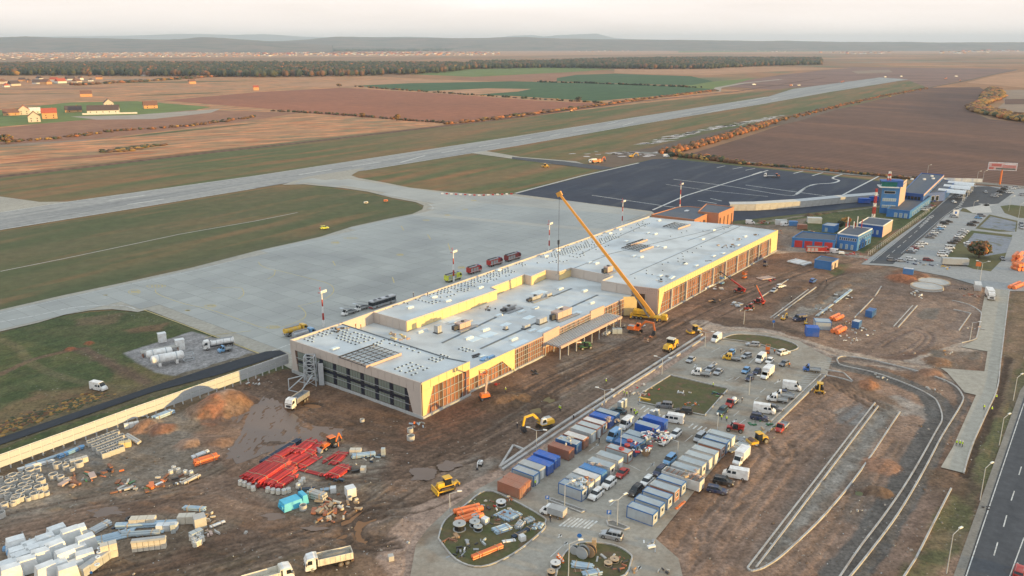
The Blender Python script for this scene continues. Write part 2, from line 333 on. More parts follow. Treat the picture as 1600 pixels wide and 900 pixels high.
strip('dirt_road',[(1120,143),(1122,137),(1160,130),(1220,124)],16,-.29,'m_pale_road')
strip('gravel_road',[(1000,238),(1080,243),(1200,258),(1330,272),(1480,281),(1640,296)],11,-.28,'m_gravel')
sheet('grass_patch',[(1060,246),(1200,262),(1400,284),(1480,300),(1420,380),(1000,470),(1000,300)],-.2,'m_grass')
# muddy runoff with bright puddles by the end of the runway
pm('m_puddle',(.17,.155,.145),rough=.16,var=.06,scale=.2,spec=.5)
b = MB()
for i in range(90):
    t = random.random();px = 1008 + 215 * t + random.gauss(0,5);py = 226 - 44 * t ** .8 + random.gauss(0,1.3)
    p = G(px,py,-.3);l,w2 = random.uniform(3,16),random.uniform(1.5,4);d = azv(58 + random.uniform(-15,15));q = Vector((-d.y,d.x,0))
    b.add([p + d * l * math.cos(a) * random.uniform(.7,1) + q * w2 * math.sin(a) * random.uniform(.7,1) for a in np.linspace(0,2 * math.pi,9)[:-1]],[tuple(range(8))],'m_puddle')
for i in range(40):
    p = G(random.gauss(980,35),random.gauss(240,2.5),-.3);l,w2 = random.uniform(2,9),random.uniform(1,3);d = azv(70);q = Vector((-d.y,d.x,0))
    b.add([p + d * l * math.cos(a) + q * w2 * math.sin(a) for a in np.linspace(0,2 * math.pi,9)[:-1]],[tuple(range(8))],'m_puddle')
o = stuff('far_puddles',b);o['label'] = 'bright puddles strung along the muddy track'
strip('mud_track',[(985,243),(1040,232),(1120,211),(1230,188),(1300,168)],30,-.33,'m_track')
sheet('mud_track',[(900,262),(960,240),(1040,234),(1045,247),(1010,250),(940,266)],-.31,'m_track')

# runway, taxiways, apron --------------------------------------------------
sheet('runway',[(-500,444),(-500,404),(0,332),(112,314.5),(400,274.5),(555,251),(700,229),(800,214),(1000,182),(1200,151),(1239,139),(1375,121),(1420,124),(1295,144),(1200,161),(1000,194),(800,229),(707,244),(570,266),(400,294),(200,327),(0,359)],-.15,'m_runway')
sheet('infield_grass',[(-500,480),(-500,460),(0,362),(200,330),(400,297),(450,291),(537,296),(650,318),(662,325),(640,338),(540,362),(400,396),(200,444),(0,488),(-300,552)],-.33,'m_infield')
strip('tyre_wear',[(-60,356),(0,347),(200,318),(400,284),(560,259),(700,237),(800,221)],5,-.148,'m_rubber')
sheet('turn_pad',[(-500,332),(-200,320),(0,307),(30,311),(62,315.5),(112,315),(112,322),(0,340),(-500,404)],-.155,'m_concrete')
APRON = [(-300,545),(0,484),(100,461),(200,440),(300,418),(400,392),(500,370),(550,354),(600,343),(645,334),(660,327),(662,321),(650,316),(612,309),(575,299.5),(537,294),(475,288),(440,289),(480,276),(570,262),(552,272),(549,274),(560,278),(600,285),(640,293),(700,300),(740,303),(780,303.5),(805,303),(1030,331),(900,395),(700,480),(500,552),(470,585),(415,555),(230,484),(215,487.5),(205,486),(175,483),(140,485),(100,492),(60,504),(0,518),(-300,600)]
sheet('apron',APRON,-.12,'m_concrete')
sheet('taxiway_stub',[(735,239),(760,236),(812,245),(900,252),(915,257),(860,256),(800,248)],-.14,'m_concrete')
sheet('taxiway_stub',[(800,245),(880,252),(960,262),(940,265),(870,257),(800,248)],-.13,'m_asphalt')
TARMAC = [(805,303),(1020,248.5),(1045,248),(1200,264),(1390,285),(1405,295),(1380,320),(1150,345),(1060,360),(1018,330)]
sheet('new_tarmac',TARMAC,-.11,'m_tarmac')
strip('apron_shoulder',[(805,302),(910,274.5),(998,254.5)],2.2,-.09,'con_light')
def inside(poly,x,y):
    r = False;n = len(poly)
    for i in range(n):
        (x0,y0),(x1,y1) = poly[i],poly[i - 1]
        if (y0 > y) != (y1 > y) and x < (x1 - x0) * (y - y0) / (y1 - y0) + x0: r = not r
    return r
AP_W = [tuple(G(*p)[:2]) for p in APRON]
ta = azv(39.6);tv = Vector((-ta.y,ta.x,0));O0 = G(660,655)
SL = 7.5
cells = []
for i in range(-30,60):
    for j in range(4,50):
        q = [O0 + ta * (i + a) * SL + tv * (j + b_) * SL for a,b_ in ((0,0),(1,0),(1,1),(0,1))]
        if all(inside(AP_W,p.x,p.y) for p in q):
            c = (q[0] + q[2]) / 2
            px = 800 + CF * c.x / (c.y * _c + CH * _s);py = 450 + CF * (-(c.y * _s) + CH * _c) / (c.y * _c + CH * _s)
            if -20 < px < 1620 and py > 280: cells.append((c.length,c,px))
cells.sort(key=lambda e: e[0])
g = .05
slab_me = MB().box(-SL / 2 + g,SL / 2 - g,-SL / 2 + g,SL / 2 - g,0,.05,'m_slab').mesh('slab')
apr = bpy.data.objects['apron']
rest = MB()
for k,(dd,c,px) in enumerate(cells):
    if k < 300: link('slab',slab_me,apr,(c.x,c.y,-.1),rot(39.6))
    else:
        o_ = MB().box(-SL / 2 + g,SL / 2 - g,-SL / 2 + g,SL / 2 - g,0,.05,'m_slab')
        rest.moved(c.x,c.y,-.1,rot(39.6),o_)
if rest.v: stuff('far_slabs',rest,apr)

# painted lines ------------------------------------------------------------
def line(pts,wid,z,mat='white_line',b=None,closed=False):
    P = [G(*p,z) for p in pts]
    for a,c in zip(P,P[1:]):
        d = (c - a).normalized();n = Vector((-d.y,d.x,0)) * wid / 2
        b.add([a - n,c - n,c + n,a + n],[(0,1,2,3)],mat)
def smooth_pts(pts,k=5):
    out = []
    P = [pts[0]] + list(pts) + [pts[-1]]
    for i in range(1,len(P) - 2):
        p0,p1,p2,p3 = P[i - 1:i + 3]
        for j in range(k):
            t = j / k
            out.append(tuple(.5 * (2 * p1[d] + (p2[d] - p0[d]) * t + (2 * p0[d] - 5 * p1[d] + 4 * p2[d] - p3[d]) * t * t + (3 * p1[d] - p0[d] - 3 * p2[d] + p3[d]) * t ** 3) for d in (0,1)))
    out.append(tuple(pts[-1]));return out
b = MB()
for a,c in [((170,313),(227,305)),((199,319.5),(256,311)),((467,273),(518,265)),((550,260),(595,253)),((625,254),(664,243)),((690,238.5),(726,232.5)),((748,229),(781,224)),((803,220),(830,216)),((894,205),(918,202)),((860,212),(876,209)),((948,194),(965,190)),((973,196),(990,191)),((1080,172),(1104,169)),((1105,176),(1132,171)),((1065,180),(1080,178)),((1140,166),(1155,163)),((1170,160),(1185,158)),((1205,156),(1216,153)),((1180,155),(1196,152))]:
    line([a,c],1.6,-.13,'white_line',b)
line([(0,359),(200,327),(400,294)],.9,-.13,'white_line',b);line([(570,266),(707,244),(800,229),(1000,194),(1200,161)],.9,-.13,'white_line',b)
line([(0,332),(112,314.5),(400,274.5),(555,251),(700,229),(800,214),(1200,151)],.9,-.13,'white_line',b)
structure('runway_markings',b)
b = MB();ZL = -.04
cv = lambda p,w_=.35,m='yellow_line': line(smooth_pts(p),w_,ZL,m,b)
cv([(0,503),(60,492),(110,481),(160,477),(195,478),(212,483)],.5,'white_line')
cv([(0,490),(80,471),(180,449),(300,424),(420,393),(520,372),(600,348),(668,331),(674,321),(650,312),(600,302)],.3,'white_line')
cv([(243,452),(245,458),(262,466),(290,475),(320,481)]);cv([(320,481),(360,494),(390,505),(412,512),(440,511),(470,500),(478,491),(472,482),(466,478)])
cv([(330,450),(372,449),(380,454),(380,461),(372,467)]);cv([(404,409),(407,414),(420,420),(440,424),(480,434),(510,442),(521,450),(518,460),(500,470),(465,478)])
cv([(430,422),(428,430),(418,436)]);cv([(320,528),(345,522),(392,517)]);cv([(520,408),(524,415)],.5);cv([(613,433),(616,442)],.5)
cv([(700,380),(704,392)],.5);cv([(668,366),(673,374)],.5);cv([(627,353),(631,360)],.5)
cv([(225,484),(300,512),(415,556)],.5,'yellow_line');cv([(455,556),(560,505),(720,445),(900,378),(1010,335)],.4,'white_line');cv([(425,548),(470,532),(600,487)],.4,'white_line')
for cx,cy,rw,rh in [(210,456,9,4),(244,447,15,2.5),(329,478,9,2.5),(427,511,10,2.5),(524,379,6,2.5),(548,372,11,1.5),(625,398,5,2),(721,418,5,2.5),(666,344,5,1.2),(699,336,4,1.2),(727,327,4,1),(740,313,4,1),(165,461,3,.6),(293,485,4,1)]:
    ang = [(cx + rw * math.cos(a),cy + rh * math.sin(a)) for a in np.linspace(0,2 * math.pi,17)]
    line(ang,.35,ZL,'yellow_line',b)
    for k in (-.5,-.15,.2,.55): line([(cx + rw * k,cy - rh * .45),(cx + rw * (k + .12),cy + rh * .45)],.5,ZL,'yellow_line',b);line([(cx + rw * k,cy - rh * .45),(cx + rw * (k + .2),cy - rh * .3)],.4,ZL,'yellow_line',b)
structure('apron_markings',b)
b = MB();ZT = -.10
for p,w_ in [([(925,305),(1040,322),(1062,325)],.8),([(1020,328),(1070,306),(1200,266)],1.3),([(1052,280),(1140,291),(1220,304),(1244,304),(1262,292),(1280,287)],.8),([(1040,288),(1110,298),(1200,307)],.6),([(1165,289),(1230,298),(1290,306)],.9),
              ([(1244,303),(1268,289),(1300,286),(1311,282),(1301,278),(1316,272)],1.6),([(1240,271),(1255,267)],1.2),([(1269,274.5),(1286,269.5)],1.2),([(1310,308),(1373,275.5)],1.3),([(1190,268),(1175,273)],1),([(1120,262),(1133,259)],.8),([(1145,264),(1160,261)],.8),([(1165,266),(1180,263)],.8),([(1090,313),(1120,318)],.8),([(1110,310),(1128,314)],.8)]:
    line(smooth_pts(p) if len(p) > 3 else p,w_,ZT,'white_line',b)
structure('tarmac_markings',b)
# cable duct line crossing the grass by the apron
b = MB();line([(0,424),(100,404),(200,383),(280,366),(400,345),(465,332)],.7,-.3,'con_light',b);structure('duct_cover',b)
# ================================================================== the building site's earth, one relief mesh with its own soil colours
GX0,GX1,GY0,GY1,GS = -205.,335.,96.,610.,.7
nx = int((GX1 - GX0) / GS) + 1;ny = int((GY1 - GY0) / GS) + 1
XX,YY = np.meshgrid(GX0 + np.arange(nx) * GS,GY0 + np.arange(ny) * GS)
def vnoise(cell,seed,oct_=4,stretch=(1,1),ang=0.,x=None,y=None):
    x = XX if x is None else x;y = YY if y is None else y
    ca,sa = math.cos(ang),math.sin(ang)
    u = (x * ca + y * sa) / stretch[0];v = (-x * sa + y * ca) / stretch[1]
    rs = np.random.RandomState(seed);tot = np.zeros_like(u);amp = 1.;norm = 0
    for k in range(oct_):
        T = rs.rand(256,256);a = u / cell;b_ = v / cell
        ia = np.floor(a).astype(int);ib = np.floor(b_).astype(int);fa = a - ia;fb = b_ - ib
        fa = fa * fa * (3 - 2 * fa);fb = fb * fb * (3 - 2 * fb)
        t = T[ia % 256,ib % 256] * (1 - fa) * (1 - fb) + T[(ia + 1) % 256,ib % 256] * fa * (1 - fb) + T[ia % 256,(ib + 1) % 256] * (1 - fa) * fb + T[(ia + 1) % 256,(ib + 1) % 256] * fa * fb
        tot += amp * t;norm += amp;amp *= .55;cell *= .5
    return tot / norm
HZ = (vnoise(9,1) - .5) * .35 + (vnoise(2.6,2,3) - .5) * .16
COL = np.zeros((ny,nx,4));
n1 = vnoise(26,3,5);n2 = vnoise(7,4,5);n3 = vnoise(60,5,3)
def mixc(c1,c2,t): return np.array(c1)[None,None,:] * (1 - t[...,None]) + np.array(c2)[None,None,:] * t[...,None]
sm = lambda x,a,b_: np.clip((x - a) / (b_ - a),0,1) ** 2 * (3 - 2 * np.clip((x - a) / (b_ - a),0,1))
COL[...,:3] = mixc((.155,.098,.066),(.25,.172,.122),sm(n1 * .6 + n2 * .4,.38,.62));COL[...,3] = 0
def gpoly(pts): return np.array([[G(*p).x,G(*p).y] for p in pts])
def sub(P,pad):
    x0,y0 = P.min(0) - pad;x1,y1 = P.max(0) + pad
    i0 = max(0,int((x0 - GX0) / GS));i1 = min(nx,int((x1 - GX0) / GS) + 2);j0 = max(0,int((y0 - GY0) / GS));j1 = min(ny,int((y1 - GY0) / GS) + 2)
    return (slice(j0,j1),slice(i0,i1)) if i1 > i0 and j1 > j0 else None
def segd(x,y,P,closed):
    d = np.full(x.shape,1e9);n = len(P)
    for k in range(n if closed else n - 1):
        ax,ay = P[k];bx,by = P[(k + 1) % n];vx,vy = bx - ax,by - ay;L2 = vx * vx + vy * vy + 1e-9
        t = np.clip(((x - ax) * vx + (y - ay) * vy) / L2,0,1)
        d = np.minimum(d,np.hypot(x - ax - t * vx,y - ay - t * vy))
    return d
def sdist(x,y,P):
    """distance to the outline, negative inside"""
    d = segd(x,y,P,True);ins = np.zeros(x.shape,bool);n = len(P)
    for i in range(n):
        x0,y0 = P[i];x1,y1 = P[i - 1]
        if y0 == y1: continue
        c = ((y0 > y) != (y1 > y)) & (x < (x1 - x0) * (y - y0) / (y1 - y0) + x0);ins ^= c
    return np.where(ins,-d,d)
def lay(sl_,a,col,wet=0.,dz=0.):
    a = a[...,None]
    c = np.array(col)
    if c.ndim == 1: c = c[None,None,:]
    COL[sl_][...,:3] = COL[sl_][...,:3] * (1 - a) + c * a
    COL[sl_][...,3:] = COL[sl_][...,3:] * (1 - a) + wet * a
    if dz: HZ[sl_] += dz * a[...,0]
def patch(pts,col,col2=None,soft=2.,rag=2.,alpha=1.,wet=0.,dz=0.,cell=6,seed=9,world=False):
    P = np.array(pts,float) if world else gpoly(pts);sl_ = sub(P,soft + rag + 1)
    if sl_ is None: return
    x,y = XX[sl_],YY[sl_]
    d = sdist(x,y,P) + (vnoise(cell,seed + int(abs(P[0][0])),3,x=x,y=y) - .5) * 2 * rag
    a = alpha * sm(-d,-soft / 2,soft / 2)
    c = col if col2 is None else mixc(col,col2,sm(vnoise(cell * .9,seed + 77,4,x=x,y=y),.35,.65))
    lay(sl_,a,c,wet,dz)
def stroke(pts,wid,col,soft=.6,rag=.4,alpha=.8,wet=0.,dz=0.,curve=True,seed=3):
    P = gpoly(smooth_pts(pts,6) if curve and len(pts) > 2 else pts);sl_ = sub(P,wid / 2 + soft + rag + 1)
    if sl_ is None: return
    x,y = XX[sl_],YY[sl_]
    d = segd(x,y,P,False) - wid / 2 + (vnoise(3.5,seed,3,x=x,y=y) - .5) * 2 * rag
    lay(sl_,alpha * sm(-d,-soft / 2,soft / 2),col,wet,dz)
def ruts(pts,wid,n,col,alpha=.5,w_=.7,dz=-.2):
    """a bundle of wheel ruts beside one another"""
    for k in range(n):
        off = (k - (n - 1) / 2) * wid / n + random.uniform(-.6,.6);j = random.uniform(-1.2,1.2)
        Q = []
        W = [G(*p) for p in smooth_pts(pts,5)]
        for i,p in enumerate(W):
            d = (W[min(i + 1,len(W) - 1)] - W[max(i - 1,0)]);d.z = 0;d.normalize();t = i / len(W)
            q = p + Vector((-d.y,d.x,0)) * (off + j * math.sin(t * 5 + k));Q.append([q.x,q.y])
        Q = np.array(Q);sl_ = sub(Q,3)
        if sl_ is None: continue
        x,y = XX[sl_],YY[sl_];d = segd(x,y,Q,False) - w_ / 2 + (vnoise(2.5,k + 5,2,x=x,y=y) - .5) * .7
        lay(sl_,min(1,alpha * random.uniform(.9,1.6)) * sm(-d,-.35,.35),col,0,dz)
def mound(px,py,r,h,col=None,pwr=1.5,sq=1.,az=0.,seed=1,alpha=1.):
    c = G(px,py);P = np.array([[c.x - r * 1.4,c.y - r * 1.4],[c.x + r * 1.4,c.y + r * 1.4]]);sl_ = sub(P,1)
    if sl_ is None: return
    x,y = XX[sl_] - c.x,YY[sl_] - c.y;ca,sa = math.cos(R(90 - az)),math.sin(R(90 - az))
    u = (x * ca + y * sa);v = (-x * sa + y * ca) / sq
    d = np.hypot(u,v) / r * (1 + (vnoise(r * .5,seed,4,x=XX[sl_],y=YY[sl_]) - .5) * .7)
    k = np.clip(1 - d,0,1);HZ[sl_] += h * (1 - (1 - k) ** pwr) * (k > 0)
    if col is not None: lay(sl_,alpha * sm(k,.0,.25),col)
GRASS1,GRASS2,GRASSB = (.085,.098,.040),(.058,.082,.030),(.165,.125,.065)
MUD,DARK,GREY,GREY2,TAN,REDD = (.105,.072,.050),(.075,.055,.042),(.215,.19,.155),(.28,.26,.225),(.30,.235,.18),(.21,.110,.070)
# grass west of the barrier and its worn tracks
patch([(-300,600),(0,500),(200,470),(470,560),(460,580),(0,745),(-300,860)],GRASS1,GRASS2,1.5,1,seed=21)
patch([(0,640),(60,610),(150,600),(230,590),(300,590),(200,620),(0,680),(-100,720),(-100,660)],GRASSB,(.19,.12,.07),4,3,.8)
patch([(130,495),(190,490),(180,505),(120,510)],(.16,.11,.07),None,4,3,.6);patch([(190,515),(260,505),(250,515),(200,522)],(.17,.10,.06),None,3,2,.7)
patch([(200,568),(400,548),(440,560),(300,592),(200,618),(170,600)],(.12,.11,.045),(.15,.12,.06),2,2,.8)
stroke([(0,585),(50,562),(90,552),(128,545),(138,548),(160,562),(200,582),(232,600)],2.6,(.14,.095,.065),alpha=.85);stroke([(128,546),(150,558),(180,572),(225,595)],5,(.12,.085,.058),rag=1.5,alpha=.6)
stroke([(0,530),(30,545),(50,568),(100,590),(150,600),(200,605)],3,(.15,.13,.075),alpha=.5)
for p in ((110,546),(140,536)): patch([(p[0] - 9,p[1] + 2),(p[0],p[1] - 3),(p[0] + 9,p[1]),(p[0],p[1] + 4)],(.27,.10,.05),None,1,1);mound(p[0],p[1],2.2,.8)
patch([(190,552),(300,518),(400,545),(430,553),(395,562),(300,590),(245,583)],(.26,.27,.28),(.23,.235,.24),.8,.6,seed=5)
stroke([(-60,706),(0,686),(100,650),(200,622),(300,590),(420,555)],11,(.115,.095,.055),rag=1.5,alpha=.8)
# strip between the road and the barrier, and under it
stroke([(-60,760),(0,738),(100,702),(200,666),(300,628),(450,586)],9,(.155,.105,.07),rag=2,alpha=.8)
# yard with materials: grey gravel over mud
patch([(-60,770),(60,725),(200,665),(300,640),(330,660),(300,700),(360,730),(280,770),(180,790),(60,800),(-60,840)],(.20,.185,.155),(.155,.135,.105),4,5,.85)
patch([(100,700),(180,672),(210,690),(170,720),(100,740),(40,740)],(.235,.235,.225),(.19,.19,.18),3,2,.85)
patch([(0,760),(60,760),(120,775),(90,800),(0,830)],(.25,.235,.20),(.17,.155,.125),4,3,.6)
patch([(-60,850),(60,835),(150,815),(320,790),(370,815),(330,850),(200,890),(0,930)],(.20,.175,.135),(.145,.125,.095),4,3,.7)
patch([(370,745),(430,720),(540,690),(610,710),(600,760),(545,815),(480,810),(400,775)],(.21,.195,.165),(.165,.15,.12),4,3,.85)
patch([(0,800),(60,808),(200,790),(350,745),(420,800),(520,830),(620,800),(600,900),(300,900),(380,820),(230,800),(0,850)],(.17,.125,.095),(.205,.155,.12),6,4,.5)
patch([(60,935),(250,890),(420,855),(560,840),(600,950),(0,1000)],(.15,.115,.08),(.105,.085,.055),6,4,.7)
patch([(300,860),(370,850),(420,870),(390,890),(330,890)],(.10,.082,.05),(.085,.06,.045),3,3,.8)
# dark wet mud by the terminal's west wall
patch([(340,610),(460,575),(660,660),(780,600),(860,555),(880,585),(860,640),(760,660),(700,700),(600,720),(530,690),(440,640),(360,640)],(.125,.082,.055),(.16,.10,.066),5,5,.85)
patch([(620,665),(700,640),(790,610),(860,625),(790,655),(700,690),(640,700)],(.19,.10,.062),(.15,.088,.056),4,4,.8)
patch([(740,625),(800,605),(850,620),(820,640),(770,645)],(.085,.058,.038),(.11,.07,.045),3,3,.9)
patch([(370,600),(450,575),(480,590),(470,620),(440,640),(400,635)],(.088,.062,.044),(.12,.08,.055),3,3,.9)
patch([(620,700),(700,690),(790,660),(800,680),(730,720),(640,750),(600,740)],(.15,.10,.072),(.19,.135,.10),4,3,.6)
patch([(770,655),(900,600),(950,580),(960,590),(880,640),(790,685),(760,680)],GREY,(.16,.15,.13),2,2.5,.9)
patch([(730,715),(770,665),(870,630),(960,590),(1090,525),(1098,530),(980,604),(850,680),(780,735),(740,740)],(.115,.085,.063),(.15,.11,.085),2,1.5,.85)
patch([(735,712),(780,722),(745,755),(700,790),(680,790),(690,745)],(.23,.215,.19),(.19,.16,.13),3,2,.8)
patch([(500,770),(560,830),(540,880),(480,870),(560,900),(620,870),(640,820),(700,770),(740,740),(700,735),(620,770)],(.15,.11,.08),(.11,.08,.06),4,4,.5)
patch([(560,800),(625,765),(640,790),(600,830),(565,830)],(.19,.18,.16),(.13,.11,.09),3,4,.7)
# along the front of the terminal
patch([(800,600),(850,545),(900,530),(1000,480),(1230,395),(1240,410),(1100,490),(1000,560),(900,610),(840,620)],(.165,.115,.085),(.21,.145,.105),4,4,.7)
patch([(860,570),(900,545),(960,510),(1000,500),(985,530),(920,570),(880,590)],(.20,.18,.155),(.15,.12,.095),3,4,.8)
patch([(1010,520),(1100,470),(1170,430),(1215,440),(1130,500),(1060,530)],(.19,.12,.085),(.225,.15,.11),5,4,.8)
patch([(1190,430),(1205,395),(1260,395),(1300,400),(1330,420),(1300,430),(1240,425)],(.155,.095,.062),(.20,.12,.08),3,3,.85)
patch([(1290,410),(1330,412),(1320,428),(1305,432),(1292,425)],GRASS1,GRASSB,2,2,.9)
patch([(1110,495),(1200,500),(1260,520),(1190,515),(1120,512)],(.10,.07,.05),None,2,2,.8)
patch([(1212,470),(1260,455),(1320,430),(1400,415),(1380,440),(1250,500),(1215,498)],(.20,.16,.125),(.15,.11,.08),3,3,.8)
patch([(1250,500),(1335,452),(1310,449),(1230,492)],GREY,GREY2,1.5,1,.9)
patch([(1335,450),(1420,420),(1500,420),(1540,440),(1520,470),(1440,470),(1370,500),(1340,500)],(.20,.15,.12),(.155,.115,.09),4,4,.8)
patch([(1395,425),(1430,415),(1445,430),(1420,445),(1385,440)],(.20,.095,.055),(.15,.09,.06),2,2,.85)
patch([(1380,505),(1430,470),(1520,470),(1530,500),(1520,535),(1440,545),(1340,560),(1330,540)],(.225,.17,.135),(.255,.20,.16),4,4,.8)
patch([(1432,492),(1450,482),(1468,482),(1462,498),(1440,500)],(.145,.135,.12),None,1.5,1.5,.9)
patch([(1310,505),(1340,495),(1430,535),(1400,560),(1290,545)],(.215,.16,.125),(.17,.12,.09),4,4,.7)
# dusty lanes
stroke([(650,905),(625,870),(640,830),(700,785),(790,745),(900,672),(1000,607),(1100,540),(1140,521),(1200,527),(1262,543)],8,(.34,.26,.21),rag=.8,alpha=.9)
stroke([(1095,505),(1130,515),(1200,521),(1280,545),(1340,558),(1420,572),(1500,546),(1545,535)],8,(.36,.31,.26),rag=1,alpha=.95)
stroke([(1250,560),(1300,575),(1360,562),(1420,572),(1480,590),(1540,596)],6,(.31,.26,.21),rag=1.5,alpha=.7)
stroke([(1200,395),(1260,392),(1340,400),(1420,415),(1480,430),(1560,440)],6,(.35,.30,.25),rag=1,alpha=.9)
patch([(1250,545),(1310,560),(1300,575),(1262,580)],(.28,.22,.17),None,3,2,.8)
# big future parking terrain
patch([(1210,690),(1300,600),(1345,590),(1420,610),(1460,640),(1430,730),(1330,880),(1180,900),(1040,1000),(1000,900),(1100,790)],(.235,.165,.125),(.27,.195,.15),6,4,.9,seed=40)
patch([(1040,890),(1100,800),(1180,700),(1230,650),(1260,660),(1200,740),(1130,850),(1080,920)],(.275,.20,.155),(.24,.165,.12),5,4,.7)
patch([(1170,880),(1240,760),(1320,660),(1340,640),(1366,630),(1300,720),(1200,860)],(.13,.115,.10),None,4,3,.6)
patch([(1305,640),(1345,625),(1365,640),(1350,665),(1310,660)],(.18,.185,.18),(.23,.235,.23),2,2,.8)
patch([(1375,625),(1405,622),(1460,640),(1455,660),(1420,650),(1380,645)],(.29,.285,.265),(.24,.23,.21),2,3,.8)
patch([(1168,892),(1300,720),(1368,630),(1390,630),(1400,645),(1345,735),(1290,800),(1235,855),(1200,886)],(.23,.205,.17),(.175,.15,.12),2,2,.85)
patch([(1180,882),(1372,640),(1388,632),(1385,655),(1330,740),(1280,790),(1210,870)],(.24,.235,.215),(.18,.17,.15),1.5,1.5,.9,cell=3)
patch([(1340,735),(1400,650),(1440,650),(1452,690),(1400,760),(1370,800),(1310,870),(1240,895),(1200,895),(1290,810)],(.235,.175,.135),(.205,.15,.115),4,3,.7)
patch([(1310,790),(1345,740),(1380,770),(1350,820),(1310,810)],(.135,.12,.105),None,4,4,.8)
patch([(1365,730),(1400,715),(1415,735),(1395,745)],(.235,.135,.085),None,3,2,.9);patch([(1390,690),(1430,690),(1430,720),(1390,720)],(.20,.15,.115),None,4,3,.5)
patch([(1420,740),(1480,745),(1450,820),(1400,890),(1340,905),(1380,830)],(.205,.15,.12),(.175,.13,.10),4,3,.7)
stroke([(1318,572),(1367,583),(1420,602),(1454,619),(1468,640),(1470,660),(1458,680),(1430,735),(1390,802),(1353,858),(1310,905)],7.5,(.105,.105,.10),rag=.5,alpha=.9)
stroke([(1308,560),(1366,565),(1442,583),(1487,600),(1503,618),(1502,634),(1471,684)],3,(.12,.11,.10),rag=1,alpha=.8)
patch([(1320,588),(1345,600),(1390,622),(1420,640),(1360,625),(1300,610),(1290,590)],(.20,.135,.09),(.16,.105,.07),2,2,.8)
patch([(1342,600),(1362,588),(1375,600),(1362,612),(1345,608)],(.24,.13,.075),None,1.5,1,.9)
patch([(1455,545),(1500,550),(1535,548),(1538,575),(1480,580),(1445,570)],(.17,.125,.095),(.13,.115,.095),2,1.5,.9)
# east verge and highway bank
patch([(1578,455),(1700,440),(1700,560),(1600,620),(1560,720),(1480,910),(1412,905),(1450,830),(1490,765),(1540,660),(1562,600)],(.15,.125,.075),(.105,.11,.05),2,3,.95,seed=60)
patch([(1578,455),(1640,450),(1600,560),(1560,650),(1545,650),(1563,560)],(.19,.135,.095),(.16,.115,.075),3,3,.8)
patch([(1450,735),(1510,735),(1530,760),(1520,790),(1480,770),(1450,765)],(.145,.10,.07),(.11,.08,.055),3,2,.9)
stroke([(1574,560),(1562,610),(1545,655),(1520,705),(1508,742)],2.4,(.07,.048,.034),rag=.8,alpha=.9,dz=-.5)
patch([(1378,415),(1480,425),(1540,440),(1530,450),(1440,425)],(.14,.12,.10),None,2,1,.8)
patch([(1480,416),(1500,368),(1590,362),(1570,402),(1545,426)],GRASS1,GRASSB,1,1)
# green between the tarmac, barrier and the blue buildings
patch([(1125,345),(1250,328),(1380,318),(1395,300),(1440,300),(1470,330),(1400,360),(1350,395),(1240,365),(1140,362)],GRASS1,GRASS2,1.5,1.5)
stroke([(1140,357),(1250,338),(1380,322)],3,(.24,.22,.17),alpha=.8);patch([(1205,342),(1240,345),(1232,349),(1210,347)],(.22,.20,.17),None,1,1,.8)
patch([(1130,350),(1200,352),(1260,340),(1250,360),(1310,370),(1300,395),(1220,392),(1220,365)],(.22,.175,.14),(.18,.14,.11),3,3,.9)
patch([(1230,382),(1310,392),(1340,396),(1345,402),(1230,392)],(.25,.23,.20),None,2,1,.9)
patch([(1354,390),(1385,372),(1430,345),(1440,350),(1400,380),(1365,405)],GRASS1,GRASSB,1.5,1,.9)
# wheel ruts and churned earth
ruts([(700,700),(800,640),(880,590),(980,545),(1060,500)],10,8,(.09,.06,.042),.6);ruts([(500,750),(600,740),(700,720),(790,680)],9,7,(.09,.062,.045),.6);ruts([(150,905),(300,860),(450,845),(600,850)],9,7,(.09,.065,.048),.5);ruts([(1110,905),(1180,800),(1260,700)],9,6,(.17,.115,.08),.5);ruts([(1230,905),(1300,820),(1400,690)],5,4,(.15,.105,.075),.5)
TR = (.095,.066,.047);TL = (.25,.19,.145)
ruts([(-20,830),(120,800),(240,775),(340,745),(400,700),(430,640)],14,9,TR);ruts([(0,800),(180,770),(330,760),(420,790),(560,810)],10,6,TL,.35)
ruts([(60,930),(250,895),(430,850),(560,800),(700,700),(780,665),(950,570),(1100,490),(1180,455)],12,10,TR,.55);ruts([(300,905),(460,850),(620,790),(760,700),(900,620),(1050,530)],9,6,TL,.35)
ruts([(385,600),(420,620),(440,660),(450,700)],16,12,(.17,.12,.09),.6,.5);ruts([(420,585),(400,610),(380,660)],9,6,(.17,.12,.09),.5,.5)
ruts([(550,850),(545,820),(570,795),(640,790),(700,765)],6,5,TR,.7);ruts([(620,845),(590,850),(555,838),(560,812),(600,800)],5,4,TR,.8,1.2)
ruts([(480,640),(560,680),(680,705),(760,690),(860,630)],14,9,TR,.6);ruts([(650,680),(740,650),(840,600),(1000,530)],12,8,TR,.5)
ruts([(1120,800),(1200,700),(1300,640),(1330,615)],14,8,(.20,.14,.10),.4);ruts([(1050,880),(1130,780),(1190,705)],10,6,(.19,.13,.095),.5)
ruts([(1100,870),(1100,830),(1120,800),(1180,770)],5,4,(.17,.12,.09),.6);ruts([(1195,690),(1210,715),(1250,715),(1250,700),(1235,690)],4,4,TR,.6)
ruts([(1360,470),(1400,460),(1480,465),(1540,478)],7,5,(.15,.11,.085),.5);ruts([(1330,545),(1400,560),(1450,530),(1420,515),(1370,540)],6,5,(.15,.10,.08),.5)
ruts([(1100,480),(1180,450),(1260,420),(1330,405)],9,7,TR,.5);ruts([(1210,620),(1300,660),(1250,720)],8,5,(.18,.13,.10),.4)
ruts([(1170,521),(1230,531),(1280,548),(1340,565),(1450,575)],6,5,(.17,.12,.095),.5)
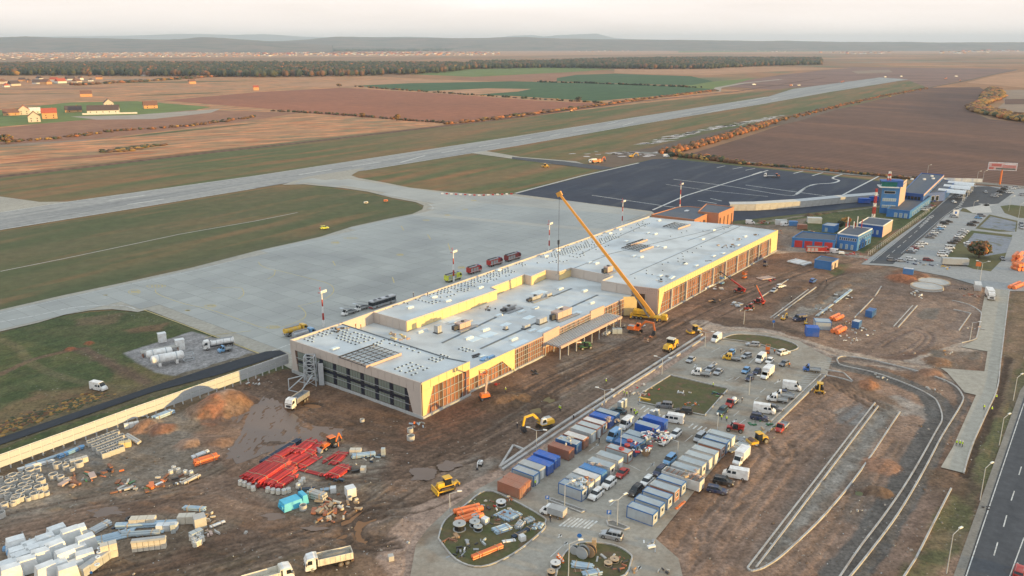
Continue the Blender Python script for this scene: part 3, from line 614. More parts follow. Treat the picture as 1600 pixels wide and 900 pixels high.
ruts([(1300,592),(1350,625),(1385,640)],5,4,(.12,.08,.055),.7);ruts([(1215,470),(1270,460),(1290,440),(1330,425)],6,5,TR,.5)
# heaps, pits
mound(338,640,9.5,3.8,(.20,.14,.10),1.6,.75,60);mound(366,628,7,2.0,(.19,.115,.075),1.6)
patch([(305,652),(330,630),(352,640),(350,655),(330,668),(312,665)],(.28,.13,.075),(.20,.125,.085),1,1.2,.9,cell=2)
patch([(322,618),(350,612),(372,628),(350,640),(330,630)],(.27,.20,.155),None,2,1.5,.9)
mound(253,673,4,1.6,(.22,.12,.08),1.4);mound(294,695,3.4,1.4,(.27,.19,.14),1.6);mound(341,692,3.6,1.2,(.20,.13,.09),1.5);mound(232,664,4,1.5,(.25,.2,.15),1.5);mound(222,672,3.5,1,(.27,.16,.1),1.5)
mound(798,625,8,1.6,(.115,.078,.05),1.4,.6,60);mound(770,632,6,1.0,(.13,.085,.055),1.4);mound(1408,436,7,2.2,(.25,.11,.06),1.5);mound(1437,432,5,1.3,(.2,.11,.07),1.5)
mound(1357,602,3.6,1.7,(.25,.13,.075),1.4);mound(1373,770,3.2,1.1,(.15,.10,.065),1.4);mound(1378,728,5,.7,(.25,.15,.1),1.4);mound(1462,566,5,1.2,(.18,.115,.075),1.5);mound(1452,583,4,1,(.22,.13,.085),1.4)
for px_ in range(1262,1335,12): mound(px_,333 - (px_ - 1262) * .18 + 4,4,1.6,(.10,.072,.05),1.4)
mound(1082,600,4,.9,(.14,.09,.06),1.3);mound(1062,596,3,.7,(.15,.1,.07),1.3);mound(1250,452,4,.8,(.15,.1,.07),1.3);mound(540,705,3,.5);mound(428,693,3,.7,(.12,.09,.07),1.3,.4,80)
mound(489,632,3.4,-1.2,(.06,.045,.035),1.6,.6,110);mound(840,640,3,-.6,(.1,.07,.05),1.6);mound(857,622,3.5,-.7,(.09,.06,.04),1.5);mound(1345,768,1.8,-.8,(.09,.06,.045),2)
stroke([(1263,480),(1290,462),(1320,445)],4,(.15,.105,.075),rag=1.2,alpha=.8,dz=.5);stroke([(1215,515),(1245,520)],3,(.11,.08,.06),alpha=.8,dz=.4)
# fine mottling
fm = vnoise(1.9,31,3);st = vnoise(2.2,33,3,(9,1),R(52));COL[...,:3] *= ((.62 + .76 * fm) * (.84 + .32 * st))[...,None] * np.array([1.03,.95,.90]);HZ += (st - .5) * .12
# sink under the pavements laid beside it
for poly in (APRON,TARMAC):
    P = gpoly(poly);d = sdist(XX,YY,P);a = sm(-d,-2.5,.2);HZ = HZ * (1 - a) - .30 * a;e = sm(-d,-6,-1);HZ = np.where((d > 0) & (d < 6),np.minimum(HZ,.3 - .42 * e + .2 * (1 - e)),HZ)
FLAT = [   # (name, outline, z, material) the paved surfaces inside the site
 ('parking_lot',[(668,826),(700,796),(745,765),(790,741),(905,668),(1100,538),(1127,523),(1150,517),(1200,520),(1250,533),(1278,550),(1300,560),(1293,584),(1200,673),(1185,690),(1140,700),(1025,842),(1060,872),(1068,905),(1040,950),(700,950),(640,905),(650,850)],.10,'m_lot'),
 ('service_road',[(-100,722),(0,684),(100,650),(240,603),(330,574),(415,549),(437,547),(448,552),(350,583),(240,612),(110,657),(0,695),(-100,735)],.06,'m_asphalt_new'),
 ('concrete_road',[(1541,450),(1577,454),(1564,560),(1556,610),(1537,650),(1506,739),(1470,730),(1489,698),(1525,617),(1507,613),(1480,582),(1470,575),(1538,580),(1543,549),(1502,542),(1526,530),(1534,484)],.10,'m_concrete'),
 ('highway',[(1504,910),(1600,620),(1760,420),(1900,420),(1700,910)],.16,'m_asphalt'),
 ('highway_shoulder',[(1486,910),(1594,610),(1740,410),(1760,420),(1600,620),(1503,910)],.14,'m_gravel'),
 ('entry_apron',[(1345,413),(1400,372),(1448,338),(1470,318),(1500,288),(1640,297),(1700,340),(1640,455),(1577,455),(1541,450),(1480,432),(1395,416)],.08,'m_lot_far'),
]
mask_flat = np.zeros(XX.shape)
for nm,pts,z,mt in FLAT:
    P = gpoly(pts);sl_ = sub(P,4)
    if sl_: d = sdist(XX[sl_],YY[sl_],P);a = sm(-d,-1.8,-.2);HZ[sl_] = HZ[sl_] * (1 - a) + (-.1) * a
me = bpy.data.meshes.new('site_ground')
nv = nx * ny;co = np.stack([XX,YY,HZ],-1).reshape(-1).astype(np.float32)
me.vertices.add(nv);me.vertices.foreach_set('co',co)
I,J = np.meshgrid(np.arange(nx - 1),np.arange(ny - 1));v0 = (J * nx + I).ravel()
# keep only what the camera's surroundings can show
kx,ky = XX[:-1,:-1].ravel(),YY[:-1,:-1].ravel();keep = (np.abs(kx) < ky * .78 + 30);
LIM = np.array([[G(*p).x,G(*p).y] for p in [(-300,560),(-100,540),(0,521),(100,494),(175,486),(205,489),(230,488),(410,558),(470,590),(500,565),(800,440),(1020,345),(1150,350),(1385,322),(1415,297),(1500,285),(1640,300),(1900,330),(1900,1300),(-300,1300)]])
keep &= sdist(kx,ky,LIM) < 1.5
v0 = v0[keep];q = np.stack([v0,v0 + 1,v0 + nx + 1,v0 + nx],1)
nf = len(q);me.loops.add(nf * 4);me.loops.foreach_set('vertex_index',q.ravel().astype(np.int32));me.polygons.add(nf)
me.polygons.foreach_set('loop_start',np.arange(nf,dtype=np.int32) * 4);me.polygons.foreach_set('loop_total',np.full(nf,4,np.int32));me.polygons.foreach_set('use_smooth',np.ones(nf,bool))
ca = me.color_attributes.new('soil','FLOAT_COLOR','POINT');ca.data.foreach_set('color',COL.reshape(-1).astype(np.float32))
me.update(calc_edges=True)
m,t,b_ = nodes_mat('m_site');N,L = t.nodes.new,t.links.new
at = N('ShaderNodeAttribute');at.attribute_name = 'soil';cx_ = N('ShaderNodeTexCoord')
nA = N('ShaderNodeTexNoise');nA.inputs['Scale'].default_value = 1.1;nA.inputs['Detail'].default_value = 9;nA.inputs['Roughness'].default_value = .72;L(cx_.outputs['Object'],nA.inputs[0])
rA = N('ShaderNodeMapRange');rA.inputs[1].default_value = .3;rA.inputs[2].default_value = .7;rA.inputs[3].default_value = .45;rA.inputs[4].default_value = 1.55;L(nA.outputs[0],rA.inputs[0])
vA = N('ShaderNodeVectorMath');vA.operation = 'SCALE';L(at.outputs['Color'],vA.inputs[0]);L(rA.outputs[0],vA.inputs['Scale'])
# pale stones scattered in the soil
vo = N('ShaderNodeTexVoronoi');vo.inputs['Scale'].default_value = .55;L(cx_.outputs['Object'],vo.inputs['Vector']);cv_ = N('ShaderNodeMapRange');cv_.inputs[1].default_value = .10;cv_.inputs[2].default_value = .16;cv_.inputs[3].default_value = 1;cv_.inputs[4].default_value = 0;L(vo.outputs['Distance'],cv_.inputs[0])
nB = N('ShaderNodeTexNoise');nB.inputs['Scale'].default_value = .05;nB.inputs['Detail'].default_value = 3;L(cx_.outputs['Object'],nB.inputs[0]);rB = N('ShaderNodeMapRange');rB.inputs[1].default_value = .5;rB.inputs[2].default_value = .62;rB.inputs[4].default_value = .7;L(nB.outputs[0],rB.inputs[0])
mB_ = N('ShaderNodeMath');mB_.operation = 'MULTIPLY';L(cv_.outputs[0],mB_.inputs[0]);L(rB.outputs[0],mB_.inputs[1])
mS = N('ShaderNodeMixRGB');mS.inputs[2].default_value = (.33,.30,.26,1);L(mB_.outputs[0],mS.inputs[0]);L(vA.outputs[0],mS.inputs[1]);L(mS.outputs[0],b_.inputs['Base Color'])
bp = N('ShaderNodeBump');bp.inputs['Strength'].default_value = .4;bp.inputs['Distance'].default_value = .35;L(nA.outputs[0],bp.inputs['Height']);L(bp.outputs[0],b_.inputs['Normal'])
b_.inputs['Roughness'].default_value = .9;b_.inputs['Specular IOR Level'].default_value = .25
me.materials.append(m);structure('site_ground',me)
def ground_z(x,y):
    i = int((x - GX0) / GS);j = int((y - GY0) / GS)
    return float(HZ[j,i]) if 0 <= i < nx and 0 <= j < ny else 0.
for nm,pts,z,mt in FLAT: sheet(nm,pts,z,mt)
# standing water
pm('m_water',(.19,.138,.11),rough=.32,var=.05,scale=.15,spec=.15)
def puddle(pts,z=.0,mt='m_water',name='puddle',it=2,jit=1.0):
    P = [G(*p) for p in smooth_pts(list(pts) + [pts[0]],6)[:-1]]
    c = sum(P,Vector()) / len(P)
    P = [c + (p - c) * (1 + random.uniform(-.07,.07) * jit) for p in P]
    bb = MB();A = sum(P[i].x * P[(i + 1) % len(P)].y - P[(i + 1) % len(P)].x * P[i].y for i in range(len(P)))
    if A < 0: P = P[::-1]
    bb.add([(p.x,p.y,z) for p in P],[tuple(range(len(P)))],mt);return structure(name,bb)
# ================================================================== terminal under construction
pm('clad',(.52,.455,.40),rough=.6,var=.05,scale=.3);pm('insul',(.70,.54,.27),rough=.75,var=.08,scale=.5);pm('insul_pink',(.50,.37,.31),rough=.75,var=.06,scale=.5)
pm('roof_white',(.54,.575,.58),rough=.55,var=.06,scale=.15,dirt=(.38,.40,.40),dfac=.75,dscale=.09);pm('roof_strip',(.13,.15,.165),rough=.7);pm('roof_pale',(.60,.70,.74),rough=.45,var=.05)
pm('roof_blk',(.055,.062,.068),rough=.8);pm('navy_panel',(.018,.024,.040),rough=.3,var=.1,rnd=.2);pm('pane_green',(.19,.22,.19),rough=.12,var=.25,scale=.15,spec=.5)
pm('mullion',(.46,.47,.48),rough=.5,metal=.3);pm('stud_brown',(.27,.12,.07),rough=.85,var=.4,scale=.6,rnd=.3);pm('stud_dark',(.10,.055,.035),rough=.85,var=.25,scale=.8)
pm('plinth',(.42,.43,.42),rough=.85,var=.1,scale=1);pm('duct',(.46,.47,.47),rough=.4,metal=.45,var=.12);pm('roof_deck',(.085,.10,.125),rough=.8,var=.12,scale=.3);pm('terracotta',(.46,.21,.12),rough=.85,var=.08,scale=.5)
pm('blue_wall',(.032,.16,.42),rough=.65,var=.07,scale=.3,dirt=(.14,.26,.40),dfac=.25);pm('blue_dark',(.02,.09,.32),rough=.6,var=.07,scale=.3);pm('trim_white',(.66,.67,.66),rough=.6);pm('door_red',(.42,.03,.03),rough=.5);pm('glass_teal',(.02,.13,.12),rough=.15)
pm('window_pale',(.34,.42,.44),rough=.2,var=.2,scale=.8);pm('barrier_white',(.43,.45,.46),rough=.5,var=.05,dirt=(.42,.42,.40),dfac=.3,dscale=.2)
ZR,ZM = 10.2,6.7
def xy(px,py,z): p = G(px,py,z);return Vector((p.x,p.y,0))
term = tag(link('terminal_building',None,None,(0,0,0)),'long grey and yellow airport terminal under construction with a pale membrane roof','airport terminal')
tp = lambda name,mb,parent=None: link(name,mb.mesh(name),parent or term)
R1 = [xy(*p,ZR) for p in [(583,487),(635,501),(776,452),(767,448),(819,428),(830,431),(853,421),(873.6,423.6),(892,417.6),(957,430.5),(940,438),(988,446),(1029,451),(1215,359.4),(1142,350),(1040,341),(1014,338)]]
WG = [xy(*p,ZR) for p in [(454.5,531),(658,598),(733,564.5),(700,558),(534,504.5)]]
FR = [xy(*p,ZM) for p in [(741,575),(803,546.5),(848,525.5),(873,513),(922,490),(943,481),(976,466)]]
MIDP = [WG[2] - tv * -1.5,*FR,R1[11],R1[10],R1[9],R1[8],R1[7],R1[6],R1[5],R1[4],R1[3],R1[2],R1[1],R1[0],WG[4],WG[3]]
tp('north_hall',MB().prism(R1,-.6,ZR - .5,'clad','roof_white'));tp('south_wing',MB().prism(WG,-.6,ZR - .5,'stud_dark','roof_white'));tp('middle_hall',MB().prism(MIDP,-.6,ZM - .3,'stud_dark','roof_white'))
def parapet(pts,z0,z1,th,mat,name='parapet',closed=True):
    n = len(pts)
    for i in range(n if closed else n - 1):
        a,b_ = pts[i],pts[(i + 1) % n];d = (b_ - a).normalized()
        mb = MB();mb.bar(Vector((a.x,a.y,(z0 + z1) / 2)) - d * th / 2,Vector((b_.x,b_.y,(z0 + z1) / 2)) + d * (th / 2 - .01),th,mat,z1 - z0)
        tp(name,mb)
parapet(WG[:3],ZR - .52,ZR,.35,'clad',closed=False);parapet([WG[2],WG[3],WG[4],WG[0]],ZR - .52,ZR - .25,.3,'roof_strip',closed=False)
parapet([R1[i] for i in range(0,10)],ZR - .52,ZR - .1,.3,'clad',closed=False);parapet([R1[9],R1[10],R1[11],R1[12]],ZR - .52,ZR - .02,.35,'clad',closed=False)
parapet([R1[12],R1[13]],ZR - .52,ZR,.35,'insul',closed=False);parapet([R1[13],R1[14],R1[15],R1[16]],ZR - .52,ZR - .35,.3,'roof_pale',closed=False);parapet([R1[16],R1[0]],ZR - .52,ZR + .1,.5,'clad',closed=False)
parapet([R1[0],WG[4],WG[0]],ZR - 3.9,ZR + .1,.5,'clad',closed=False)
def quad_on(a,b_,u0,u1,z0,z1,off,mat,name,th=.12,parent=None,me=None):
    """a flat piece on the wall running a -> b_, between lengths u0..u1 and heights z0..z1, its face standing `off` out of the wall"""
    d = (b_ - a).normalized();nrm = Vector((d.y,-d.x,0))
    mb = MB().box(0,u1 - u0,-off,-off + th,0,z1 - z0,mat)
    return link(name,mb.mesh(name),parent or term,(a.x + d.x * u0,a.y + d.y * u0,z0),math.atan2(d.y,d.x))
# seams between cladding panels on the inner walls: each panel a piece
def clad_wall(a,b_,z0,z1,wd,mat='clad',name='cladding_panel',off=.16):
    L_ = (b_ - a).length;n = max(1,round(L_ / wd));w_ = L_ / n
    for k in range(n): quad_on(a,b_,k * w_ + .05,(k + 1) * w_ - .05,z0,z1,off,mat,name)
for i,wd in ((0,3.2),(1,4),(2,6),(3,5),(4,4),(5,5),(6,5),(7,6),(8,6),(10,6),(11,6)): clad_wall(R1[i],R1[i + 1],ZM - .2,ZR - .55,wd,'insul' if i in (1,3,5,7) else 'clad')  # same cladding all round; sun-facing walls have the sun's yellow put into their colour
# west front of the wing: cladding frame, glazed bays, navy panels
A,B = WG[0],WG[1];Lw = (B - A).length
clad_wall(A,B,7.35,ZR - .02,2.75)
mb = MB();
def trap(a,b_,pts,off,mat,name,th=.15):
    """panel outline (length, height) standing on a wall"""
    d = (b_ - a).normalized();n = len(pts);mb = MB()
    mb.add([(u,-off,z) for u,z in pts] + [(u,-off + th,z) for u,z in pts],[tuple(range(n)),tuple(range(2 * n - 1,n - 1,-1))] + [(i,n + i,n + (i + 1) % n,(i + 1) % n) for i in range(n)],mat)
    return link(name,mb.mesh(name),term,(a.x,a.y,0),math.atan2(d.y,d.x))
trap(A,B,[(0,.7),(2.6,.7),(1.6,7.33),(0,7.33)],.17,'clad','cladding_panel');trap(A,B,[(Lw - 3.2,.7),(Lw,.7),(Lw,7.33),(Lw - 5.2,7.33)],.17,'clad','cladding_panel')
quad_on(A,B,-.2,Lw + .3,-.6,.7,.45,'plinth','plinth',.6)
bay = (Lw - 7.4) / 8;u = 2.4
for k in range(8):
    u0 = 2.7 + k * bay;cw = 1.35
    for (z0,z1) in ((.9,3.6),(4.5,7.2)):
        quad_on(A,B,u0 + bay - cw,u0 + bay - .05,z0,z1,.12,'navy_panel','spandrel_panel')
        pwid = (bay - cw - .1) / 4
        for q in range(4): quad_on(A,B,u0 + q * pwid + .05,u0 + (q + 1) * pwid - .05,z0,z1,.03,'pane_green','pane',.08)
    for q in range(4): quad_on(A,B,u0 + q * bay / 4 + .03,u0 + (q + 1) * bay / 4 - .03,3.65,4.45,.10,'navy_panel','spandrel_panel')
mb = MB();d_ = (B - A).normalized();N_ = Vector((d_.y,-d_.x,0))
for z in (2.9,5.2): mb.bar(A + N_ * .2 + d_ * 2 + Vector((0,0,z)),B + N_ * .2 - d_ * 4 + Vector((0,0,z)),.1,'mullion')
tp('transom',mb)
# steel scaffold stair tower at the west corner
sc = tag(link('scaffold_tower',None,None,G(486,600)),'galvanised steel frame tower leaning on the west end of the terminal','scaffold')
def towerlegs(name,x0,x1,y0,y1,h,n):
    mb = MB()
    for x in (x0,x1):
        for y in (y0,y1): mb.bar((x,y,-.3),(x * .8,y * .8,h),.28,'galv')
    for k in range(n):
        z0,z1 = h * k / n,h * (k + 1) / n;s0 = 1 - .2 * z0 / h;s1 = 1 - .2 * z1 / h
        mb.bar((x0 * s1,y0 * s1,z1),(x1 * s1,y0 * s1,z1),.2,'galv');mb.bar((x0 * s1,y1 * s1,z1),(x1 * s1,y1 * s1,z1),.2,'galv');mb.bar((x0 * s1,y0 * s1,z1),(x0 * s1,y1 * s1,z1),.2,'galv');mb.bar((x1 * s1,y0 * s1,z1),(x1 * s1,y1 * s1,z1),.2,'galv')
        mb.bar((x0 * s0,y0 * s0,z0),(x1 * s1,y0 * s1,z1),.15,'galv');mb.bar((x0 * s0,y1 * s0,z0),(x0 * s1,y0 * s1,z1),.15,'galv');mb.bar((x1 * s0,y0 * s0,z0),(x0 * s1,y0 * s1,z1),.12,'galv')
    link(name,mb.mesh(name),sc)
towerlegs('frame',-1.6,1.9,-1.5,1.5,8.8,4)
link('guy_frame',MB().bar((-1.2,-1.4,3.4),(-5.4,-4.6,.1),.25,'galv').bar((1,-1.5,3.4),(-1.6,-6.6,.1),.25,'galv').bar((-5.4,-4.6,.1),(-1.6,-6.6,.1),.2,'galv').bar((-1.2,-1.4,3.4),(-5.4,-4,3.2),.25,'galv').bar((-5.4,-4,3.2),(-5.2,-4.6,0),.2,'galv').bar((-3,-2.6,1.9),(0,-4,1.9),.15,'galv').mesh('guy_frame'),sc)
link('shaft_panel',MB().box(2.4,4.1,-1.0,-.8,0,6.8,'galv').box(2.4,2.6,-1,1,0,6.8,'galv').mesh('shaft_panel'),sc)
# east fronts: yellow fascia boards, brown stud walls behind steel mullions
def stud_front(a,b_,z0,z1,wd,off=.02,rails=(0.35,0.68),mat='stud_brown',mw=.14):
    L_ = (b_ - a).length;n = max(1,round(L_ / wd));w_ = L_ / n;d = (b_ - a).normalized();N_ = Vector((d.y,-d.x,0))
    for k in range(n):
        m_ = mat if random.random() < .82 else 'stud_dark'
        quad_on(a,b_,k * w_ + mw,(k + 1) * w_ - mw,z0,z1 - .02,off,m_,'infill_panel',.1)
        mb = MB().bar((0,0,z0),(0,0,z1 - .03),mw,'mullion');p = a + d * (k * w_) + N_ * .12;link('mullion',mb.mesh('mullion'),term,(p.x,p.y,0),math.atan2(d.y,d.x))
    for r_ in rails:
        z = z0 + (z1 - z0) * r_;tp('transom',MB().bar(a + N_ * .26 + Vector((0,0,z)),b_ + N_ * .26 + Vector((0,0,z)),.13,'mullion'))
# wing front
A,B = WG[1],WG[2];L_ = (B - A).length
clad_wall(A,B,7.9,ZR - .02,3.3,'insul','fascia_panel',.3);trap(A,B,[(0,.7),(1.3,.7),(4.2,7.88),(0,7.88)],.32,'insul','fascia_panel');stud_front(A + (B - A) * .09,B,.6,7.9,1.6)
A2,B2 = WG[2] + tv * 1.3 + ta * .4,FR[1];L2 = (B2 - A2).length;C2 = WG[2] + tv * 1.2
trap(A2,B2,[(0,4.1),(L2 * .72,5.0),(L2 - 1.2,.7),(L2,.7),(L2,ZM + .35),(0,ZM + .35)],.34,'insul','fascia_panel');stud_front(A2,B2,.5,ZM,1.6,rails=(.3,.6))
tp('wing_return_wall',MB().bar(WG[2] + Vector((0,0,4)),WG[2] + tv * 3 + Vector((0,0,4)),.4,'insul',8.4))
quad_on(WG[1],WG[2],-.3,L_,-.6,.6,.6,'plinth','plinth',.7);quad_on(A2,FR[6],0,(FR[6] - A2).length * .42,-.6,.55,.6,'plinth','plinth',.6)
stud_front(FR[1],FR[2],.5,ZM,1.0,rails=(.25,.5,.75));quad_on(FR[2],FR[3],0,(FR[3] - FR[2]).length,2.6,ZM + .9,.3,'insul_pink','fascia_panel',.5)
stud_front(FR[3],FR[4],.5,ZM,.8,rails=(.55,.7,.85));quad_on(FR[4],FR[5],0,(FR[5] - FR[4]).length,2.6,ZM + .9,.3,'insul_pink','fascia_panel',.5);stud_front(FR[5],FR[6],.5,ZM,1.1,rails=(.25,.5,.75))
stud_front(FR[2],FR[3],.5,2.6,1.6,rails=());stud_front(FR[4],FR[5],.5,2.6,1.6,rails=())
quad_on(FR[6],R1[12],-.5,4.5,.2,ZM + .6,.3,'insul','fascia_panel',.4)
parapet(FR[1:],ZM - .32,ZM + .12,.25,'insul_pink','parapet',False)
# big hall: inclined side frame by the crane, then the long yellow fascia
A,B = R1[11],R1[12];La = (B - A).length
trap(A,B,[(0,7.6),(La * .55,7.6),(La * .72,.6),(La,.6),(La,ZR),(0,ZR)],.45,'insul_pink','fascia_panel',.3);quad_on(A,B,.2,La * .5,.6,7.5,.17,'stud_dark','infill_panel',.05)
for k in range(14):
    for z in (8.2,8.9,9.6): quad_on(A,B,.4 + k * La / 14.5,.55 + k * La / 14.5,z,z + .12,.49,'stud_dark','fixing',.05)
A,B = R1[12],R1[13];L_ = (B - A).length
clad_wall(A,B,7.9,ZR - .02,2.2,'insul','fascia_panel',.3)
trap(A,B,[(0,.5),(1.0,.5),(4.0,7.88),(0,7.88)],.32,'insul','fascia_panel');trap(A,B,[(L_ - 8,.5),(L_,.5),(L_,7.88),(L_ - 9,7.88)],.32,'insul','fascia_panel')
stud_front(A + (B - A).normalized() * 2,B - (B - A).normalized() * 8.5,.3,7.9,2.0,rails=(.3,.5,.93));quad_on(A,B,-.3,L_ + .3,-.6,.35,.7,'plinth','plinth',.8)
d_ = (B - A).normalized();N_ = Vector((d_.y,-d_.x,0))
for k in range(9):
    p = A + d_ * (10 + k * (L_ - 22) / 8);link('column',MB().box(-.3,.3,-.3,.3,0,7.9,'con_light').mesh('column'),term,(p.x + N_.x * .5,p.y + N_.y * .5,0),math.atan2(d_.y,d_.x))
# entrance canopy: steel portal frames and beams
ca = FR[2] + (FR[3] - FR[2]) * .1;cb = FR[5] + (FR[6] - FR[5]) * .1;d_ = (cb - ca).normalized();N_ = Vector((d_.y,-d_.x,0));Lc = (cb - ca).length
cn = tag(link('entrance_canopy',None,None,(ca.x,ca.y,0),math.atan2(d_.y,d_.x)),'unfinished steel entrance canopy of parallel beams on white posts along the terminal front','canopy')
for k in range(9):
    x = Lc * k / 8;link('portal_frame',MB().box(x - .15,x + .15,-.6,-.3,0,3.9,'mullion').box(x - .15,x + .15,-6.2,-5.9,0,3.9,'mullion').box(x - .15,x + .15,-6.2,-.3,3.92,4.2,'mullion').mesh('portal_frame'),cn)
for k in range(8): y = -.5 - k * .8;link('beam',MB().box(-.3,Lc + .3,y - .16,y + .16,4.23,4.55,'galv' if k != 7 else 'insul_pink').mesh('beam'),cn)
link('front_beam',MB().box(-.3,Lc + .3,-6.6,-6.4,3.7,4.5,'insul_pink').mesh('front_beam'),cn)
# roof pieces ----------------------------------------------------------------------
def on_roof(px,py,z): return xy(px,py,z) + Vector((0,0,z))
RA = rot(39.6)
def rooflight(px,py,z,w_,d_,label=None):
    p = on_roof(px,py,z);t = link('roof_light',MB().box(-w_ / 2,w_ / 2,-d_ / 2,d_ / 2,0,.45,'trim_white').box(-w_ / 2 + .2,w_ / 2 - .2,-d_ / 2 + .2,d_ / 2 - .2,.45,.62,'roof_pale').mesh('roof_light'),term,p,RA)
for px,py,w_,d_ in [(732,529,3.4,1.4),(758,516,3.4,1.4),(802,531,3.2,1.4),(832,518,3.4,1.4),(815,488,3.4,1.4),(779,494,3,1.4),(874,482,3.4,1.4),(836,482,3,1.2),(924,474,2.6,1.2),(705,505,3,2),(875,452,3,1.4),(913,455,3,1.5),(660,518,4.4,1.2)]: rooflight(px,py,ZM - .3,w_,d_)
for px,py in [(640,481),(677,465),(699,471),(750,450),(779,423),(852,401),(871,392),(952,365),(968,359),(1012,365),(1023,366),(1027,386),(1037,387),(990,401),(1001,402),(921,411),(931,412),(978,378),(1029,345),(1031,432),(1050,434),(1068,413),(1097,374),(1114,360),(1069,413),(1087,416),(1129,397),(1114,401),(1163,370),(1152,384),(1048,436),(523,546)]: rooflight(px,py,ZR - .5,2.6,1.6)
def rquad(pts,z,mat,name,h=.06):
    return tp(name,MB().prism([xy(*p,z) for p in pts],z + .003,z + h,mat))
for a,b_ in [((691,536),(800,484)),((751,545),(821,513)),((820,513),(843,502)),((864,463),(893,451)),((892,480),(934,461))]:
    p,q_ = xy(*a,ZM - .3),xy(*b_,ZM - .3);tp('gutter',MB().bar(p + Vector((0,0,ZM - .24)),q_ + Vector((0,0,ZM - .24)),.8,'roof_strip',.1))
for a,b_ in [((940,400),(1145,351)),((984,430),(1160,352)),((905,398),(1010,350)),((868,430),(952,398)),((1075,376),(1145,352))]:
    p,q_ = xy(*a,ZR - .5),xy(*b_,ZR - .5);tp('roof_seam',MB().bar(p + Vector((0,0,ZR - .46)),q_ + Vector((0,0,ZR - .46)),.3,'roof_strip',.06))
for c_ in [(741,530,4.5,3),(763,523,6,3.4),(812,536,7,2.6),(850,515,6,2),(826,496,4.4,2.6),(842,457,6,4),(702,499,8,4),(900,489,5,2.4),(790,507,4,2.2)]:
    p = on_roof(c_[0],c_[1],ZM - .297);link('membrane_sheet',MB().box(-c_[2] / 2,c_[2] / 2,-c_[3] / 2,c_[3] / 2,.0,.04,'roof_pale').mesh('membrane_sheet'),term,p,RA)
# rows of paver feet laid out for the solar panels: far too many and small to pick apart
mb = MB();ft = MB().box(-.19,.19,-.19,.19,0,.22,'roof_blk').box(.35,.65,-.2,.2,0,.15,'roof_pale')
def feet(poly,z,du,dv,prob=.8,skip=None):
    W = [xy(*p,z) for p in poly];us = [(p - O0).dot(ta) for p in W];vs_ = [(p - O0).dot(tv) for p in W];UV = list(zip(us,vs_))
    u = min(us)
    while u < max(us):
        v = min(vs_)
        while v < max(vs_):
            if inside(UV,u,v) and random.random() < prob and (skip is None or not skip(u,v)):
                p = O0 + ta * (u + random.uniform(-.15,.15)) + tv * (v + random.uniform(-.15,.15));mb.moved(p.x,p.y,z + .004,RA + random.uniform(-.1,.1),ft)
            v += dv
        u += du
feet([(466,532),(520,511),(545,513),(588,527),(560,541),(530,533),(510,524),(486,536)],ZR - .5,1.7,1.7,.85)
feet([(592,530),(610,529),(665,548),(658,556),(640,552)],ZR - .5,1.9,2.4,.7);feet([(600,575),(640,566),(670,577),(645,592)],ZR - .5,1.5,2.2,.7);feet([(664,560),(688,553),(700,558),(680,570)],ZR - .5,1.6,1.4,.8);feet([(576,538),(600,528),(610,533),(588,543)],ZR - .5,1.5,1.5,.8)
feet([(595,485),(700,447),(770,425),(860,389),(1005,345),(1018,350),(960,374),(850,410),(760,444),(632,492)],ZR - .5,1.8,1.6,.8,lambda u,v: (int(v / 6) % 2 == 0 and random.random() < .5) or (int(u / 26) % 3 == 1 and random.random() < .7))
feet([(850,412),(940,378),(952,384),(870,416)],ZR - .5,2.4,1.9,.5);feet([(986,434),(1100,380),(1112,383),(1000,442)],ZR - .5,4.2,2.4,.35);feet([(712,545),(722,541),(745,549),(735,555)],ZM - .3,1.5,1.5,.7);feet([(1040,365),(1145,352),(1150,356),(1050,374)],ZR - .5,5,3,.3)
stuff('solar_panel_feet',mb,term)
# open steel grids on the roof
def roofgrid(px,py,z,w_,d_,lab,nx_=5,ny_=5,rail='dark_metal'):
    p = on_roof(px,py,z);t = tag(link('roof_grid',None,None,p,RA),lab,'steel grid','open steel grids on the terminal roof')
    for k in range(nx_ + 1): x = -w_ / 2 + w_ * k / nx_;link('bar',MB().box(x - .08,x + .08,-d_ / 2,d_ / 2,.45,.6,rail).mesh('bar'),t)
    for k in range(ny_ + 1): y = -d_ / 2 + d_ * k / ny_;link('bar',MB().box(-w_ / 2,w_ / 2,y - .08,y + .08,.62,.76,rail).mesh('bar'),t)
    link('rim',MB().box(-w_ / 2 - .1,w_ / 2 + .1,-d_ / 2 - .3,-d_ / 2 - .1,.1,.85,'insul_pink').box(-w_ / 2 - .1,w_ / 2 + .1,d_ / 2 + .1,d_ / 2 + .2,.3,.7,rail).mesh('rim'),t)
    mb = MB()
    for x in (-w_ / 2,0,w_ / 2):
        for y in (-d_ / 2,d_ / 2): mb.box(x - .1,x + .1,y - .1,y + .1,0,.62,'mullion')
    link('foot',mb.mesh('foot'),t)
roofgrid(578,558,ZR - .5,13,11.5,'large open steel grid on the near end of the terminal roof',6,6);roofgrid(996,388,ZR - .5,11,9,'open steel grid in the middle of the high roof right of the crane boom',6,5);roofgrid(1057,354,ZR - .5,12,8,'open steel grid near the back end of the high roof',5,4);roofgrid(995,380,ZR - .5,14,2,'narrow steel grid behind the middle one on the high roof',8,1)
